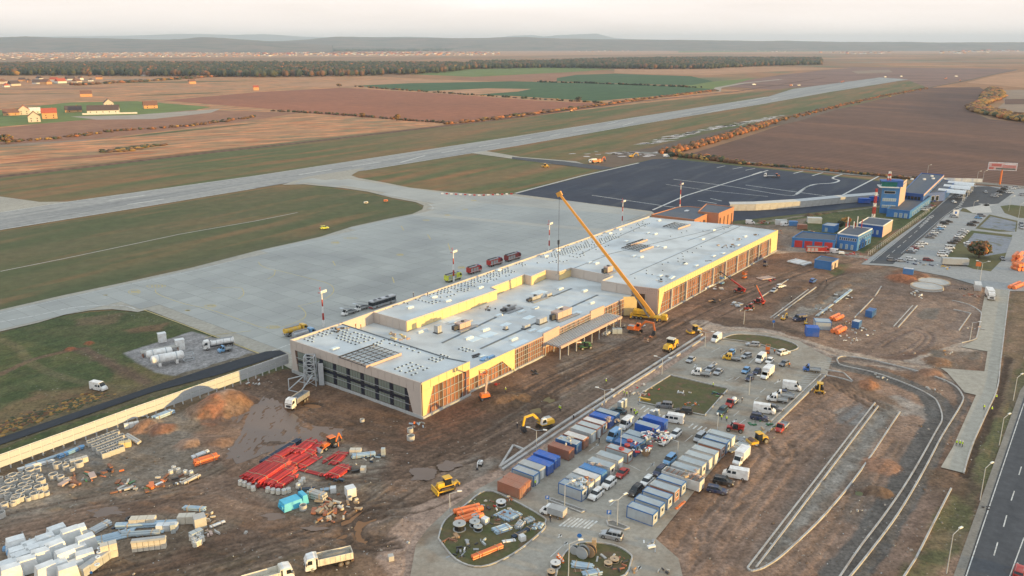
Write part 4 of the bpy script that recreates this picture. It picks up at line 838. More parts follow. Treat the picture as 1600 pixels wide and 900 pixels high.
# machines on the roof
def ahu(px,py,z,w_,d_,h,label,mat='duct',az=39.6,kit='ducts'):
    p = on_roof(px,py,z);t = tag(link('air_handling_unit',None,None,p,rot(az)),label,'roof unit','ventilation units on the terminal roof')
    n = max(2,int(w_ / 2.2))
    for k in range(n): link('casing',MB().box(-w_ / 2 + k * w_ / n + .04,-w_ / 2 + (k + 1) * w_ / n - .04,-d_ / 2,d_ / 2,.3,h,mat).mesh('casing'),t)
    link('base_frame',MB().box(-w_ / 2 - .2,w_ / 2 + .2,-d_ / 2 - .2,d_ / 2 + .2,0,.27,'dark_metal').mesh('base_frame'),t)
    if kit == 'ducts':
        link('duct',MB().cyl((w_ / 2,0,h * .6),(w_ / 2 + 2.2,.3,h * .6),.5,'duct',8).mesh('duct'),t);link('intake',MB().box(-w_ / 2 - 2,-w_ / 2 - .05,-.6,.6,.4,h * .8,'dark_metal').mesh('intake'),t)
        link('fan',MB().cyl((0,0,h + .01),(0,0,h + .35),.6,'dark_metal',10).mesh('fan'),t)
        link('service_platform',MB().box(-w_ / 2 - 1.6,w_ / 2 + 2.4,-d_ / 2 - 1.8,-d_ / 2 - .3,.1,.3,'steel').mesh('service_platform'),t)
ahu(723,512,ZM - .3,5.2,2.4,2.1,'silver roof unit on a dark frame nearest the yellow parapet wall','insul_pink');ahu(684,520,ZM - .3,1.8,1.8,2.6,'small upright box unit on the roof left of the silver unit','duct',kit='');ahu(877,495,ZM - .3,8,3,2.6,'largest roof unit with rounded ducts and blue side tarpaulin above the canopy','insul_pink')
ahu(846,505,ZM - .3,4,1.6,2,'row of four condenser boxes left of the largest roof unit','duct',kit='');ahu(836,468,ZM - .3,5,1.5,1.5,'low silver ventilation unit in the middle of the lower roof','duct');ahu(822,513,ZM - .3,3,1.2,1.3,'small pale unit at the end of the short roof gutter','duct',kit='');ahu(950,425,ZR - .5,3.6,2,2.4,'boxy unit with pink insulation at the edge of the high roof by the boom','insul_pink')
ahu(795,484,ZM - .3,4,2.4,1.4,'grey pipe cluster unit on the lower roof behind the skylights','steel');ahu(790,515,ZM - .3,1.2,1,1.2,'lone small fan box between the two roof gutters','duct',kit='');ahu(857,463,ZM - .3,3,1,1.2,'pale unit at the start of the rear roof gutter','duct',kit='')
def pile(name,px,py,z,r,n,mats,label,cat='material',smin=.3,smax=1.4,hmax=.5,az=None):
    """loose goods that rest on each other: each piece a mesh of its own under the heap"""
    t = tag(link(name,None,None,(G(px,py,z).x,G(px,py,z).y,z)),label,cat)
    for k in range(n):
        a = random.uniform(0,6.28);d = r * random.random() ** .6;l = random.uniform(smin,smax);w_ = random.uniform(.15,.5) * l;h = random.uniform(.08,hmax)
        link('piece',MB().box(-l / 2,l / 2,-w_ / 2,w_ / 2,0,h,random.choice(mats)).mesh('piece'),t,(d * math.cos(a),d * math.sin(a),.01 * k if z else random.uniform(-.02,.25)),random.uniform(0,3.1) if az is None else rot(az) + random.uniform(-.2,.2))
    return t
for px,py,r,n,lb in [(1135,385,4,16,'heap of grey foil and boards on the high roof near its front edge'),(1107,408,1.5,6,'small grey pile on the front edge of the high roof'),(1182,367,1.5,6,'dark grey pile near the back corner of the high roof'),(1155,375,3.2,9,'pale packs of board on the high roof near its far corner'),(1035,440,2.5,10,'mixed pile of dark rolls at the front corner of the high roof'),(1043,433,1.5,6,'small dark pile behind the corner of the high roof')]:
    pile('material_pile',px,py,ZR - .5,r,n,['steel','dark_metal','con_grey','trim_white','wood'],lb)
pile('material_pile',533,515,ZR - .5,3,12,['dark_metal','wood','steel'],'dark pallets and tools on the near roof beside the back parapet',az=39.6);pile('material_pile',630,531,ZR - .5,2,8,['insul_pink','insul','wood_pale'],'orange lit boards by the roof step of the near wing');pile('material_pile',757,557,ZM - .3,3,10,['paint_skyblue','roof_pale','dark_metal'],'blue tarpaulins on the low roof behind the yellow parapet',az=39.6,smax=3);pile('material_pile',763,482,ZM - .3,3,8,['wood','dark_metal','con_grey'],'brown clutter on the lower roof below the yellow parapet wall')
pile('material_pile',618,524,ZM - .3,3.2,8,['insul_pink','insul','wood_pale'],'sunlit boards leaning in the roof well of the near wing',az=120,smax=3)

# ================================================================== screen walls
def screen_wall(base,z0,z1,wd,label,name='screen_wall',rows=2,lean=.9,slant=1,posts=True):
    P = [G(*p) for p in base]
    t = tag(link(name,None,None,(0,0,0)),label,'screen wall')
    for a,b_ in zip(P,P[1:]):
        L_ = (b_ - a).length;n = max(1,round(L_ / wd));d = (b_ - a).normalized();nrm = Vector((d.y,-d.x,0)) * slant;w_ = L_ / n
        me_ = {}
        for r_ in range(rows):
            h = (z1 - z0) / rows;y0 = lean * r_ / rows;y1 = lean * (r_ + 1) / rows
            me_[r_] = MB().add([(.06,-y0,0),(w_ - .06,-y0,0),(w_ - .06,-y1,h - .2),(.06,-y1,h - .2),(.06,-y0 + .1,0),(w_ - .06,-y0 + .1,0),(w_ - .06,-y1 + .1,h - .14),(.06,-y1 + .1,h - .14)],[(0,1,2,3),(7,6,5,4),(0,4,5,1),(2,6,7,3),(0,3,7,4),(1,5,6,2)],'barrier_white').mesh('panel')
        pme = MB().bar((0,.16,-.3),(0,.16 - lean,z1 + .03),.18,'trim_white').bar((0,-.1,-.2),(0,-.1,z0),.16,'con_light').mesh('post')
        rail = MB().bar((0,.1,z0),(L_,.1,z0),.12,'trim_white').bar((0,.1 - lean / 2,(z0 + z1) / 2),(L_,.1 - lean / 2,(z0 + z1) / 2),.12,'trim_white').bar((0,.1 - lean,z1),(L_,.1 - lean,z1),.12,'trim_white')
        az_ = math.atan2(d.y,d.x);link('rail',rail.mesh('rail'),t,(a.x,a.y,0),az_)
        for k in range(n):
            p = a + d * (k * w_)
            for r_ in range(rows): link('panel',me_[r_],t,(p.x,p.y,z0 + r_ * (z1 - z0) / rows),az_)
            link('post',pme,t,(p.x,p.y,0),az_)
    return t
screen_wall([(-90,772),(0,737),(100,700),(200,663),(300,627),(400,591),(452,572)],1.0,4.0,2.6,'long white slatted jet blast screen beside the service road',lean=-.05,slant=1)
# the second screen, north of the building: closed wall with sloping white cap
def cap_wall(base,h,label):
    P = [G(*p) for p in base];t = tag(link('noise_wall',None,None),label,'screen wall')
    for a,b_ in zip(P,P[1:]):
        L_ = (b_ - a).length;n = max(1,round(L_ / 5));d = (b_ - a).normalized();az_ = math.atan2(d.y,d.x);w_ = L_ / n
        w1 = MB().box(.04,w_ - .04,-.15,.15,-.3,h - 1,'con_light').mesh('wall_panel')
        c1 = MB().add([(.02,-.3,h - 1),(w_ - .02,-.3,h - 1),(w_ - .02,2.6,h),(.02,2.6,h),(.02,-.3,h - .8),(w_ - .02,-.3,h - .8),(w_ - .02,2.6,h + .2),(.02,2.6,h + .2)],[(0,3,2,1),(4,5,6,7),(0,1,5,4),(1,2,6,5),(2,3,7,6),(3,0,4,7)],'barrier_white').mesh('cap')
        for k in range(n):
            p = a + d * (k * w_);link('wall_panel',w1,t,(p.x,p.y,0),az_);link('cap',c1,t,(p.x,p.y,0),az_)
    return t
cap_wall([(1140,329),(1180,328.5),(1250,324),(1310,318),(1372,313)],4.6,'long pale screen wall with sloping white top behind the new tarmac')

# ================================================================== brown and blue airport buildings
def block(name,roof_px,z,wall,roof,label,cat='building',par=.5,parmat=None,loc=None):
    W = [xy(*p,z) for p in roof_px];t = tag(link(name,None,None),label,cat)
    link('wall',MB().prism(W,-.6,z - par,wall).mesh('wall'),t);link('roof',MB().prism([p for p in W],z - par + .002,z - par + .12,roof).mesh('roof'),t)
    n = len(W);mb = MB()
    for i in range(n):
        a,b_ = W[i],W[(i + 1) % n];mb.bar(Vector((a.x,a.y,z - par / 2)),Vector((b_.x,b_.y,z - par / 2)),.35,parmat or wall,par)
    link('parapet',mb.mesh('parapet'),t)
    return t,W
def openings(t,a,b_,n,z0,z1,w_,mat='glass_dark',name='window',u0=0.,u1=1.,frame=None,off=.06):
    L_ = (b_ - a).length;d = (b_ - a).normalized()
    for k in range(n):
        u = L_ * (u0 + (u1 - u0) * (k + .5) / n);p = a + d * u
        o = link(name,(MB().box(-w_ / 2,w_ / 2,-off,.05,0,z1 - z0,frame or mat)).mesh(name),t,(p.x,p.y,z0),math.atan2(d.y,d.x))
        if frame: link('pane',MB().box(-w_ / 2 + .12,w_ / 2 - .12,-off - .03,-off,.12,z1 - z0 - .12,mat).mesh('pane'),o)
t,W = block('technical_building',[(1018,335),(1085,343),(1102,335),(1124,327),(1075,322),(1060,323)],9,'terracotta','roof_deck','brown block with dark flat roof joined to the far end of the terminal')
openings(t,W[1],W[3],6,1.5,6.5,1.5,'stud_dark','window');link('roof_light',MB().box(-1.4,1.4,-.8,.8,0,.5,'trim_white').mesh('roof_light'),t,on_roof(1073,330,8.6),RA)
t,W = block('technical_building',[(1091,330),(1123,333),(1147,323),(1104,318)],9.8,'terracotta','roof_deck','second brown block with openings in its sunlit front, nearest the pale screen wall')
openings(t,W[1],W[2],4,1.5,6.8,1.5,'stud_dark','window')
# fire station garage
t,W = block('fire_garage',[(1238,371),(1306,375.5),(1307,366),(1254,361)],4.8,'blue_wall','roof_deck','low blue fire garage with four red doors')
openings(t,W[0],W[1],4,.1,3.5,3.6,'door_red','garage_door',.04,.96)
# two storey headquarters
t,W = block('office_building',[(1309,364),(1341,368),(1363,356.5),(1327,352)],7.6,'blue_wall','roof_deck','two storey blue office building with white rimmed roof beside the fire garage',parmat='trim_white')
openings(t,W[0],W[1],8,4.4,5.9,.8,'glass_dark','window',.1,.95,'trim_white');openings(t,W[0],W[1],3,.3,2.6,1.1,'window_pale','door',.1,.9,'trim_white');openings(t,W[1],W[2],6,4.4,6.0,1,'glass_dark','window',.08,.95,'trim_white');openings(t,W[1],W[2],4,.3,2.8,1.6,'glass_dark','window',.08,.95,'trim_white')
t,W = block('office_building',[(1342,348),(1380,352.5),(1395,343),(1357,339)],6.4,'blue_dark','roof_deck','dark blue hall with pale end wall behind the two storey offices',parmat='trim_white')
quad_on(W[1],W[2],.2,(W[2] - W[1]).length - .2,.2,5.8,.12,'insul_pink','end_wall',.1,t);openings(t,W[0],W[1],4,1.5,3.6,1,'window_pale','window',.1,.9,'trim_white')
t,W = block('shed',[(1285,351.5),(1304,353.5),(1311,349.5),(1293,348)],3.6,'blue_wall','tarp_grey','small blue shed with pale roof behind the fire garage','shed',.2);openings(t,W[0],W[1],1,.2,2.4,1.4,'window_pale','door',.1,.6)
t,W = block('pump_house',[(1273,405.5),(1299.5,409.5),(1310,404),(1283,399.5)],3.8,'blue_wall','roof_deck','blue pump house standing alone in the dirt below the fire garage','shed',.3)
quad_on(W[1],W[2],.1,(W[2] - W[1]).length - .1,.1,3.5,.12,'insul_pink','end_wall',.1,t);openings(t,W[1],W[2],1,.1,2.5,1.4,'glass_dark','door',.3,.8,off=.2)
# control tower and old terminal
t,W = block('control_tower',[(1379,290),(1407,291),(1417,283),(1390,281.5)],16.2,'blue_wall','blue_dark','blue control tower with green glazed cab and red and white roof mast','control tower',.4)
quad_on(W[1],W[2],.3,(W[2] - W[1]).length - .3,.5,17.6,.12,'insul_pink','side_wall',.1,t);openings(t,W[0],W[1],5,11.6,13.2,1.4,'glass_dark','window',.15,.75,'trim_white');openings(t,W[0],W[1],6,7.2,8.9,1.3,'window_pale','window',.1,.85,'trim_white');openings(t,W[0],W[1],6,3.2,4.9,1.3,'window_pale','window',.1,.85,'trim_white')
q = (W[0] + W[1] + W[2] + W[3]) / 4;d_ = (W[1] - W[0]).normalized();az_ = math.atan2(d_.y,d_.x);qa = W[0] + (W[1] - W[0]) * .36;qa = qa + Vector((-d_.y,d_.x,0)) * 2.2
link('balcony',MB().box(-5.4,5.4,-4.2,4.0,15.3,15.8,'trim_white').mesh('balcony'),t,qa,az_);link('cab',MB().box(-4,4,-3,3.4,15.8,18.6,'glass_teal',(-.3,-.3,-.3,-.3)).box(-4.4,4.4,-3.5,3.8,18.6,19.1,'blue_dark').mesh('cab'),t,qa,az_)
link('stair_head',MB().box(-3,3,-3.2,3.4,15.8,19.4,'blue_dark').mesh('stair_head'),t,W[0] + (W[1] - W[0]) * .83 + Vector((-d_.y,d_.x,0)) * 3,az_)
def lattice(h,w_,n,cols,mb=None,r=.09):
    mb = mb or MB()
    for k in range(n):
        c_ = cols[k % len(cols)];z0,z1 = h * k / n,h * (k + 1) / n;s0 = w_ * (1 - .5 * k / n);s1 = w_ * (1 - .5 * (k + 1) / n)
        for i in range(4):
            a = [(s0 * x,s0 * y,z0) for x,y in ((-.5,-.5),(.5,-.5),(.5,.5),(-.5,.5))];b_ = [(s1 * x,s1 * y,z1) for x,y in ((-.5,-.5),(.5,-.5),(.5,.5),(-.5,.5))]
            mb.bar(a[i],b_[i],r,c_);mb.bar(a[i],b_[(i + 1) % 4],r * .7,c_)
    return mb
mt = link('mast',lattice(5.2,1.6,4,['paint_red','paint_white'],r=.3).mesh('mast'),t,qa + Vector((0,0,19.1)),az_)
t,W = block('old_terminal',[(1386,326),(1422,329.5),(1455,306),(1420,303)],4.6,'blue_wall','roof_deck','low blue annex with grey roof in front of the control tower',par=.4)
openings(t,W[0],W[1],3,.3,2.8,1.6,'window_pale','window',.3,.95,'trim_white');openings(t,W[1],W[2],9,.5,2.8,1.8,'window_pale','window',.1,.95,'trim_white')
t,W = block('old_terminal',[(1410,300),(1443,303.5),(1475,273),(1440,270)],8.5,'blue_dark','roof_deck','taller dark blue terminal hall with sunlit side behind the control tower',par=.6)
openings(t,W[1],W[2],10,5.6,7.6,2.2,'window_pale','window',.03,.97);openings(t,W[0],W[1],5,4.6,6.6,1.6,'glass_dark','window',.1,.9);quad_on(W[1],W[2],.3,(W[2] - W[1]).length - .3,7.2,8.4,.2,'insul_pink','fascia_panel',.1,t)
for k,(px,py) in enumerate([(1444,281),(1456,276),(1458,280),(1425,281)]): link('roof_vent',MB().box(-.8,.8,-.8,.8,0,1,'trim_white').mesh('roof_vent'),t,on_roof(px,py,8.0))
t,W = block('old_terminal',[(1444,302),(1477,300),(1492,284),(1470,279)],5.6,'blue_dark','roof_deck','dark blue entrance wing with flat roof beside the white forecourt canopies',par=.4)
openings(t,W[0],W[1],3,.3,3.6,2.4,'glass_dark','door',.15,.75,'trim_white')
for k,(px,py,lb) in enumerate([(1488,299,'white vaulted canopy nearest the blue entrance wing'),(1496,292.5,'middle white vaulted canopy of the three at the old terminal'),(1502,287,'farthest white vaulted canopy of the three at the old terminal')]):
    p = G(px,py,5);t = tag(link('canopy',None,None,(p.x,p.y,0),rot(126)),lb,'canopy','white canopies in front of the old terminal')
    link('vault',MB().loft([[(x,-4 + 8 * j / 6,4.6 + 1.7 * math.sin(math.pi * j / 6)) for j in range(7)] + [(x,4 - 8 * j / 6,4.4 + 1.7 * math.sin(math.pi * j / 6)) for j in range(7)] for x in (-8,8)],'trim_white').mesh('vault'),t)
    for x in (-7,7):
        for y in (-3,3): link('post',MB().cyl((x,y,0),(x,y,4.6),.16,'trim_white',6).mesh('post'),t)
tag(link('white_wall',MB().box(-16,16,-.2,.2,0,2.6,'trim_white').mesh('white_wall'),None,G(1497,284),rot(100)),'long white wall behind the old terminal canopies','wall')
# ================================================================== vehicles, built once per look, then repeated
def wheels(xs,y,r,wd=.24,name='wheel'):
    out = []
    for x in xs:
        for s in (-1,1):
            out.append((name,MB().cyl((x,s * y - wd / 2 * s,r),(x,s * y + wd / 2 * s,r),r,'rubber',12).cyl((x,s * y + wd / 2 * s,r),(x,s * y + (wd / 2 + .02) * s,r),r * .58,'rim',8).mesh(name),[]))
    return out
def lamps(x0,x1,y,z,h=.16,w_=.3):
    return [('headlight',MB().box(x1 - .06,x1 + .03,s * y - w_ / 2,s * y + w_ / 2,z,z + h,'lamp').mesh('headlight'),[]) for s in (-1,1)] + [('tail_light',MB().box(x0 - .03,x0 + .06,s * y - w_ / 3,s * y + w_ / 3,z,z + h * 1.5,'tail').mesh('tail_light'),[]) for s in (-1,1)]
@lru_cache(None)
def car(style,color,sc_=1.0):
    c = 'paint_' + color
    #        L    W    hood  belt roof  hoodx wsx  roof0 roof1 rearx
    D = dict(hatch=(4.0,1.72,.88,.95,1.47,1.25,.95,.25,-1.45,-1.9),sedan=(4.5,1.78,.86,.93,1.43,1.4,1.0,.3,-1.0,-1.75),wagon=(4.55,1.78,.88,.95,1.48,1.45,1.05,.3,-1.9,-2.2),
             suv=(4.6,1.86,1.05,1.12,1.74,1.45,1.05,.45,-1.85,-2.2),mpv=(4.5,1.85,1.0,1.1,1.83,1.7,1.35,.75,-2.0,-2.2))[style]
    L_,W_,hz,bz,rz,hx,wx,r0,r1,rx = D;a = L_ / 2;y = W_ / 2;sub_ = []
    body = MB().loft([[(x,-y * k,zb),(x,y * k,zb),(x,y * k,zt - .12),(x,y * (k - .08),zt),(x,-y * (k - .08),zt),(x,-y * k,zt - .12)] for x,k,zb,zt in
                      [(-a,.86,.38,bz - .12),(-a + .15,.97,.25,bz),(-a * .5,1,.22,bz),(wx - .1,1,.22,bz),(hx,.98,.22,hz),(a - .25,.93,.25,hz - .14),(a,.82,.36,.62)]],c)
    roof = MB().loft([[(x,-y * k,z),(x,y * k,z),(x,y * k * .9,z + .06),(x,-y * k * .9,z + .06)] for x,k,z in [(r1 - .12,.68,rz - .1),(r1 + .2,.76,rz - .05),(0,.8,rz - .03),(r0,.76,rz - .08)]],c)
    gh = MB().loft([[(wx,-y * .88,bz - .02),(wx,y * .88,bz - .02),(r0,y * .74,rz - .06),(r0,-y * .74,rz - .06)]] + [[(rx,-y * .86,bz - .02),(rx,y * .86,bz - .02),(r1,y * .72,rz - .05),(r1,-y * .72,rz - .05)]],'glass_dark')
    pil = MB()
    for x,dx in ((-.35,0),) + (((-1.35,0),) if style in ('wagon','suv','mpv') else ()):
        for s in (-1,1): pil.add([(x - .05,s * y * .885,bz - .04),(x + .05,s * y * .885,bz - .04),(x + .05,s * y * .76,rz - .06),(x - .05,s * y * .76,rz - .06)],[(0,1,2,3)],c)
    p = [P_('body',body,smooth=False),('cabin_glass',gh.mesh('cabin_glass'),[('pillar',pil.mesh('pillar'))]),P_('roof',roof)]
    p += wheels((a * .62,-a * .6),y - .1,.33 if style != 'suv' else .38) + lamps(-a,a,y * .66,.62)
    p += [P_('bumper',MB().box(a - .06,a + .05,-y * .7,y * .7,.3,.5,'rubber').box(-a - .05,-a + .05,-y * .7,y * .7,.32,.52,'rubber'))]
    if style in ('suv','wagon'): p += [P_('roof_rail',MB().bar((r0 - .1,s * y * .68,rz + .07),(r1,s * y * .68,rz + .07),.05,'silver_rail')) for s in (-1,1)]
    return p
pm('silver_rail',(.3,.3,.3),rough=.4,metal=.5)
@lru_cache(None)
def van(style,color,L_=5.4):
    """panel van or minibus, nose along +x"""
    c = 'paint_' + color;a = L_ / 2;y = .98;h = 2.25 if L_ < 5.2 else 2.5
    nx_ = a - .95
    body = MB().loft([[(x,-y * k,zb),(x,y * k,zb),(x,y * k,z1),(x,y * kt,zt),(x,-y * kt,zt),(x,-y * k,z1)] for x,k,zb,z1,zt,kt in
                      [(-a,.97,.35,1.3,h - .03,.86),(-a + .3,1,.3,1.3,h,.88),(nx_ - .55,1,.28,1.3,h,.86),(nx_ + .1,1,.28,1.2,1.45,.90),(a - .2,.94,.3,.9,1.08,.84),(a,.86,.38,.7,.82,.8)]],c)
    ws = MB().add([(nx_ - .50,-y * .80,h - .12),(nx_ - .50,y * .80,h - .12),(nx_ + .12,y * .86,1.44),(nx_ + .12,-y * .86,1.44)],[(0,3,2,1)],'glass_dark')
    ws = MB().add([(x + .03,yy,z + .03) for x,yy,z in ws.v],[(0,3,2,1),(0,1,2,3)],'glass_dark')
    p = [P_('body',body),P_('windscreen',ws)]
    rows = [(nx_ - .1,nx_ - .95)] + ([(nx_ - 1.15,nx_ - 2.2),(nx_ - 2.3,nx_ - 3.4)] if style == 'bus' else [(nx_ - 1.15,nx_ - 2.1)] if style == 'combi' else [])
    for x1,x0 in rows:
        for s in (-1,1): p.append(('side_window',MB().add([(x0,s * y * 1.008,1.32),(x1,s * y * 1.008,1.32),(x1 - .12,s * y * .93,1.95),(x0,s * y * .93,1.95)],[(0,1,2,3)],'glass_dark').mesh('side_window'),[]))
    if style == 'bus': p.append(('rear_window',MB().box(-a - .03,-a,-y * .7,y * .7,1.3,1.95,'glass_dark').mesh('rear_window'),[]))
    p += wheels((a * .62,-a * .58),y - .08,.34) + lamps(-a,a - .03,y * .68,.78,.2)
    return p
@lru_cache(None)
def pickup(style,color,load=None,L_=5.6):
    """light lorry with a cab (double when style='double') and an open or boxed back"""
    c = 'paint_' + color;a = L_ / 2;y = .96;cab = 2.7 if style == 'double' else 1.9;xb = a - cab
    body = MB().loft([[(x,-y * k,zb),(x,y * k,zb),(x,y * k,z1),(x,y * kt,zt),(x,-y * kt,zt),(x,-y * k,z1)] for x,k,zb,z1,zt,kt in
                      [(xb,1,.45,1.2,2.12,.82),(xb + .15,1,.42,1.2,2.18,.84),(a - 1.35,1,.4,1.2,2.15,.82),(a - .75,1,.4,1.1,1.3,.9),(a - .1,.93,.4,.85,1.0,.84),(a,.86,.45,.75,.85,.8)]],c)
    p = [P_('cab',body),P_('windscreen',MB().add([(a - 1.3,-y * .78,2.08),(a - 1.3,y * .78,2.08),(a - .71,y * .84,1.33),(a - .71,-y * .84,1.33)],[(0,3,2,1),(0,1,2,3)],'glass_dark'))]
    for x1,x0 in [(a - .95,a - 1.75)] + ([(a - 1.9,a - 2.55)] if style == 'double' else []):
        for s in (-1,1): p.append(('side_window',MB().add([(x0,s * y * 1.01,1.25),(x1,s * y * 1.01,1.25),(x1 - .3,s * y * .90,1.9),(x0,s * y * .90,1.9)],[(0,1,2,3)],'glass_dark').mesh('side_window'),[]))
    if style == 'box':
        p.append(P_('cargo_box',MB().box(-a,xb - .1,-1.1,1.1,.85,3.0,'paint_white')))
    elif style == 'tilt': p.append(P_('canvas_tilt',MB().box(-a,xb - .1,-1.05,1.05,.8,2.25,'tarp_grey')))
    else:
        p.append(P_('load_bed',MB().box(-a,xb - .1,-1.05,1.05,.78,.86,'tarp_grey').box(-a,-a + .05,-1.05,1.05,.86,1.25,'tarp_grey').box(-a,xb - .1,-1.05,-1.0,.86,1.25,'tarp_grey').box(-a,xb - .1,1.0,1.05,.86,1.25,'tarp_grey').box(xb - .16,xb - .1,-1.05,1.05,.86,1.5,'tarp_grey')))
    if load: p.append(P_('load',MB().dome((-a + 1.1,0,.9),1.0,.8,.9,load,8,3,.15)))
    p.append(P_('chassis',MB().box(-a + .1,a - .3,-.5,.5,.4,.75,'dark_metal')))
    return p + wheels((a - .85,-a + 1.15),y - .12,.36) + lamps(-a,a - .02,y * .68,.7)
@lru_cache(None)
def truck(style,color,L_=8.2,color2='white'):
    """heavy forward-control truck: tipper, tanker, box, fire"""
    c = 'paint_' + color;c2 = 'paint_' + color2;a = L_ / 2;y = 1.22;xc = a - 2.0
    cab = MB().loft([[(x,-y * k,zb),(x,y * k,zb),(x,y * kt,zt),(x,-y * kt,zt)] for x,k,zb,zt,kt in [(xc,.97,.75,3.0,.9),(xc + .3,1,.65,3.1,.92),(a - .5,1,.6,2.95,.9),(a - .05,.97,.6,2.0,.95),(a,.95,.7,1.0,.93)]],c)
    p = [P_('cab',cab),P_('windscreen',MB().add([(a - .47,-y * .84,2.82),(a - .47,y * .84,2.82),(a,y * .9,1.85),(a,-y * .9,1.85)],[(0,1,2,3),(3,2,1,0)],'glass_dark')),P_('grille',MB().box(a - .02,a + .04,-y * .6,y * .6,.9,1.5,'dark_metal'))]
    for s in (-1,1):
        p.append(('side_window',MB().add([(a - 1.35,s * y * .985,1.8),(a - .35,s * y * .985,1.8),(a - .6,s * y * .94,2.6),(a - 1.35,s * y * .94,2.6)],[(0,1,2,3)],'glass_dark').mesh('side_window'),[]))
        p.append(('mirror',MB().box(a - .3,a - .15,s * (y + .12) - .06,s * (y + .12) + .06,1.7,2.4,'dark_metal').mesh('mirror'),[]))
    p.append(P_('chassis',MB().box(-a + .2,a - .4,-.55,.55,.7,1.05,'dark_metal')))
    if style == 'tipper' or style == 'tipper_full':
        x0,x1 = -a,xc - .35
        tub = MB()
        tub.box(x0,x1,-1.22,1.22,1.15,1.3,c2);tub.box(x0,x1,-1.27,-1.17,1.3,2.55,c2);tub.box(x0,x1,1.17,1.27,1.3,2.55,c2);tub.box(x1 - .1,x1,-1.16,1.16,1.3,2.95,c2);tub.box(x0,x0 + .1,-1.16,1.16,1.3,2.5,c2);tub.box(x1 + .01,x1 + .5,-1.2,1.2,2.85,3.0,c2)
        ribs = MB()
        for k in range(7):
            for s in (-1,1): xx = x0 + .4 + (x1 - x0 - .8) * k / 6;ribs.box(xx - .05,xx + .05,s * 1.31 - .035,s * 1.31 + .035,1.3,2.5,c2)
        p.append(('tipper_body',tub.mesh('tipper_body'),[('rib',ribs.mesh('rib'))] + ([('gravel_load',MB().dome(((x0 + x1) / 2,0,1.9),(x1 - x0) * .46,1.05,.75,'m_gravel',14,5,.06).mesh('gravel_load'))] if style == 'tipper_full' else [])))
    elif style == 'tanker':
        p.append(P_('tank',MB().loft([[(x,1.18 * k * math.cos(t),2.0 + .95 * k * math.sin(t)) for t in np.linspace(0,2 * math.pi,13)[:-1]] for x,k in ((-a,.85),(-a + .15,1),(xc - .6,1),(xc - .45,.85))],c2)))
        p.append(P_('walkway',MB().box(-a + .4,xc - .8,-.3,.3,2.96,3.1,'steel').bar((-a + .3,.3,3.3),(xc - .8,.3,3.3),.05,'steel')))
        for k in range(3): x = -a + 1.1 + k * (xc + a - 2) / 2.6;p.append(('band',MB().loft([[(xx,1.21 * math.cos(t),2.0 + .98 * math.sin(t)) for t in np.linspace(0,2 * math.pi,13)[:-1]] for xx in (x,x + .12)],'steel').mesh('band'),[]))
        p.append(P_('pump_box',MB().box(-a - .1,-a + 1.0,-1.2,-.6,.8,1.5,'steel').box(-.6,.8,-1.15,-.7,.6,1.2,'dark_metal')))
    elif style == 'box': p.append(P_('cargo_box',MB().box(-a,xc - .3,-1.25,1.25,1.1,3.5,c2)))
    elif style == 'fire':
        p.append(P_('body',MB().box(-a,xc - .12,-1.24,1.24,.75,2.9,c2)))
        for k in range(3):
            for s in (-1,1): x = -a + .4 + k * 1.7;p.append(('locker_shutter',MB().box(x,x + 1.3,s * 1.26 - .02,s * 1.26 + .02,1.2,2.6,'tarp_grey').mesh('locker_shutter'),[]))
        p.append(P_('roof_gear',MB().box(-a + .2,xc - .6,-1.0,-.2,2.92,3.15,'steel').box(-a + .4,xc - .5,.2,1,2.92,3.25,'dark_metal').cyl((xc - 1,0,2.95),(xc + .8,0,3.4),.14,'steel',6)));p.append(P_('blue_beacon',MB().box(a - 1.4,a - 1.1,-.8,.8,3.05,3.25,'sign_blue')))
        p.append(P_('stripe',MB().box(-a - .02,a - .02,-1.275,-1.255,.95,1.12,'paint_white')))
    elif style == 'flat': p.append(P_('deck',MB().box(-a,xc - .3,-1.22,1.22,1.1,1.28,'steel')))
    xs = (a - 1.25,-a + 2.4,-a + 1.1) if L_ > 7 else (a - 1.1,-a + 1.3)
    return p + wheels(xs,y - .18,.5,.34) + lamps(-a,a + .02,y * .74,.75,.22)
@lru_cache(None)
def bus(color='grey'):
    p = [P_('body',MB().box(-6,6,-1.25,1.25,.35,1.25,'paint_silver').box(-6,6,-1.25,1.25,2.55,3.0,'paint_silver',(.1,.1,.08,.08)).box(-6,-5.7,-1.25,1.25,1.26,2.54,'paint_white').box(5.9,6,-1.25,1.25,.36,1.25,'paint_white')),P_('window_band',MB().box(-5.69,5.98,-1.23,1.23,1.26,2.54,'glass_dark'))]
    for k in range(3): x = -3.8 + k * 3.6;p.append(('door',MB().box(x,x + 1.2,-1.275,-1.255,.4,2.5,'glass_dark').mesh('door'),[]))
    p += [P_('roof_hatch',MB().box(x,x + 1.2,-.5,.5,3.0,3.15,'dark_metal')) for x in (-3,.8,3.2)] + [P_('front_bumper',MB().box(5.99,6.06,-1.2,1.2,.35,.7,'paint_red'))]
    for k in range(7):
        for s in (-1,1): x = -5 + k * 1.6;p.append(('window_post',MB().box(x,x + .1,s * 1.245 - .012,s * 1.245 + .012,1.27,2.53,'dark_metal').mesh('window_post'),[]))
    return p + wheels((3.9,-3),1.12,.5,.3) + lamps(-6,6.02,.95,.75)
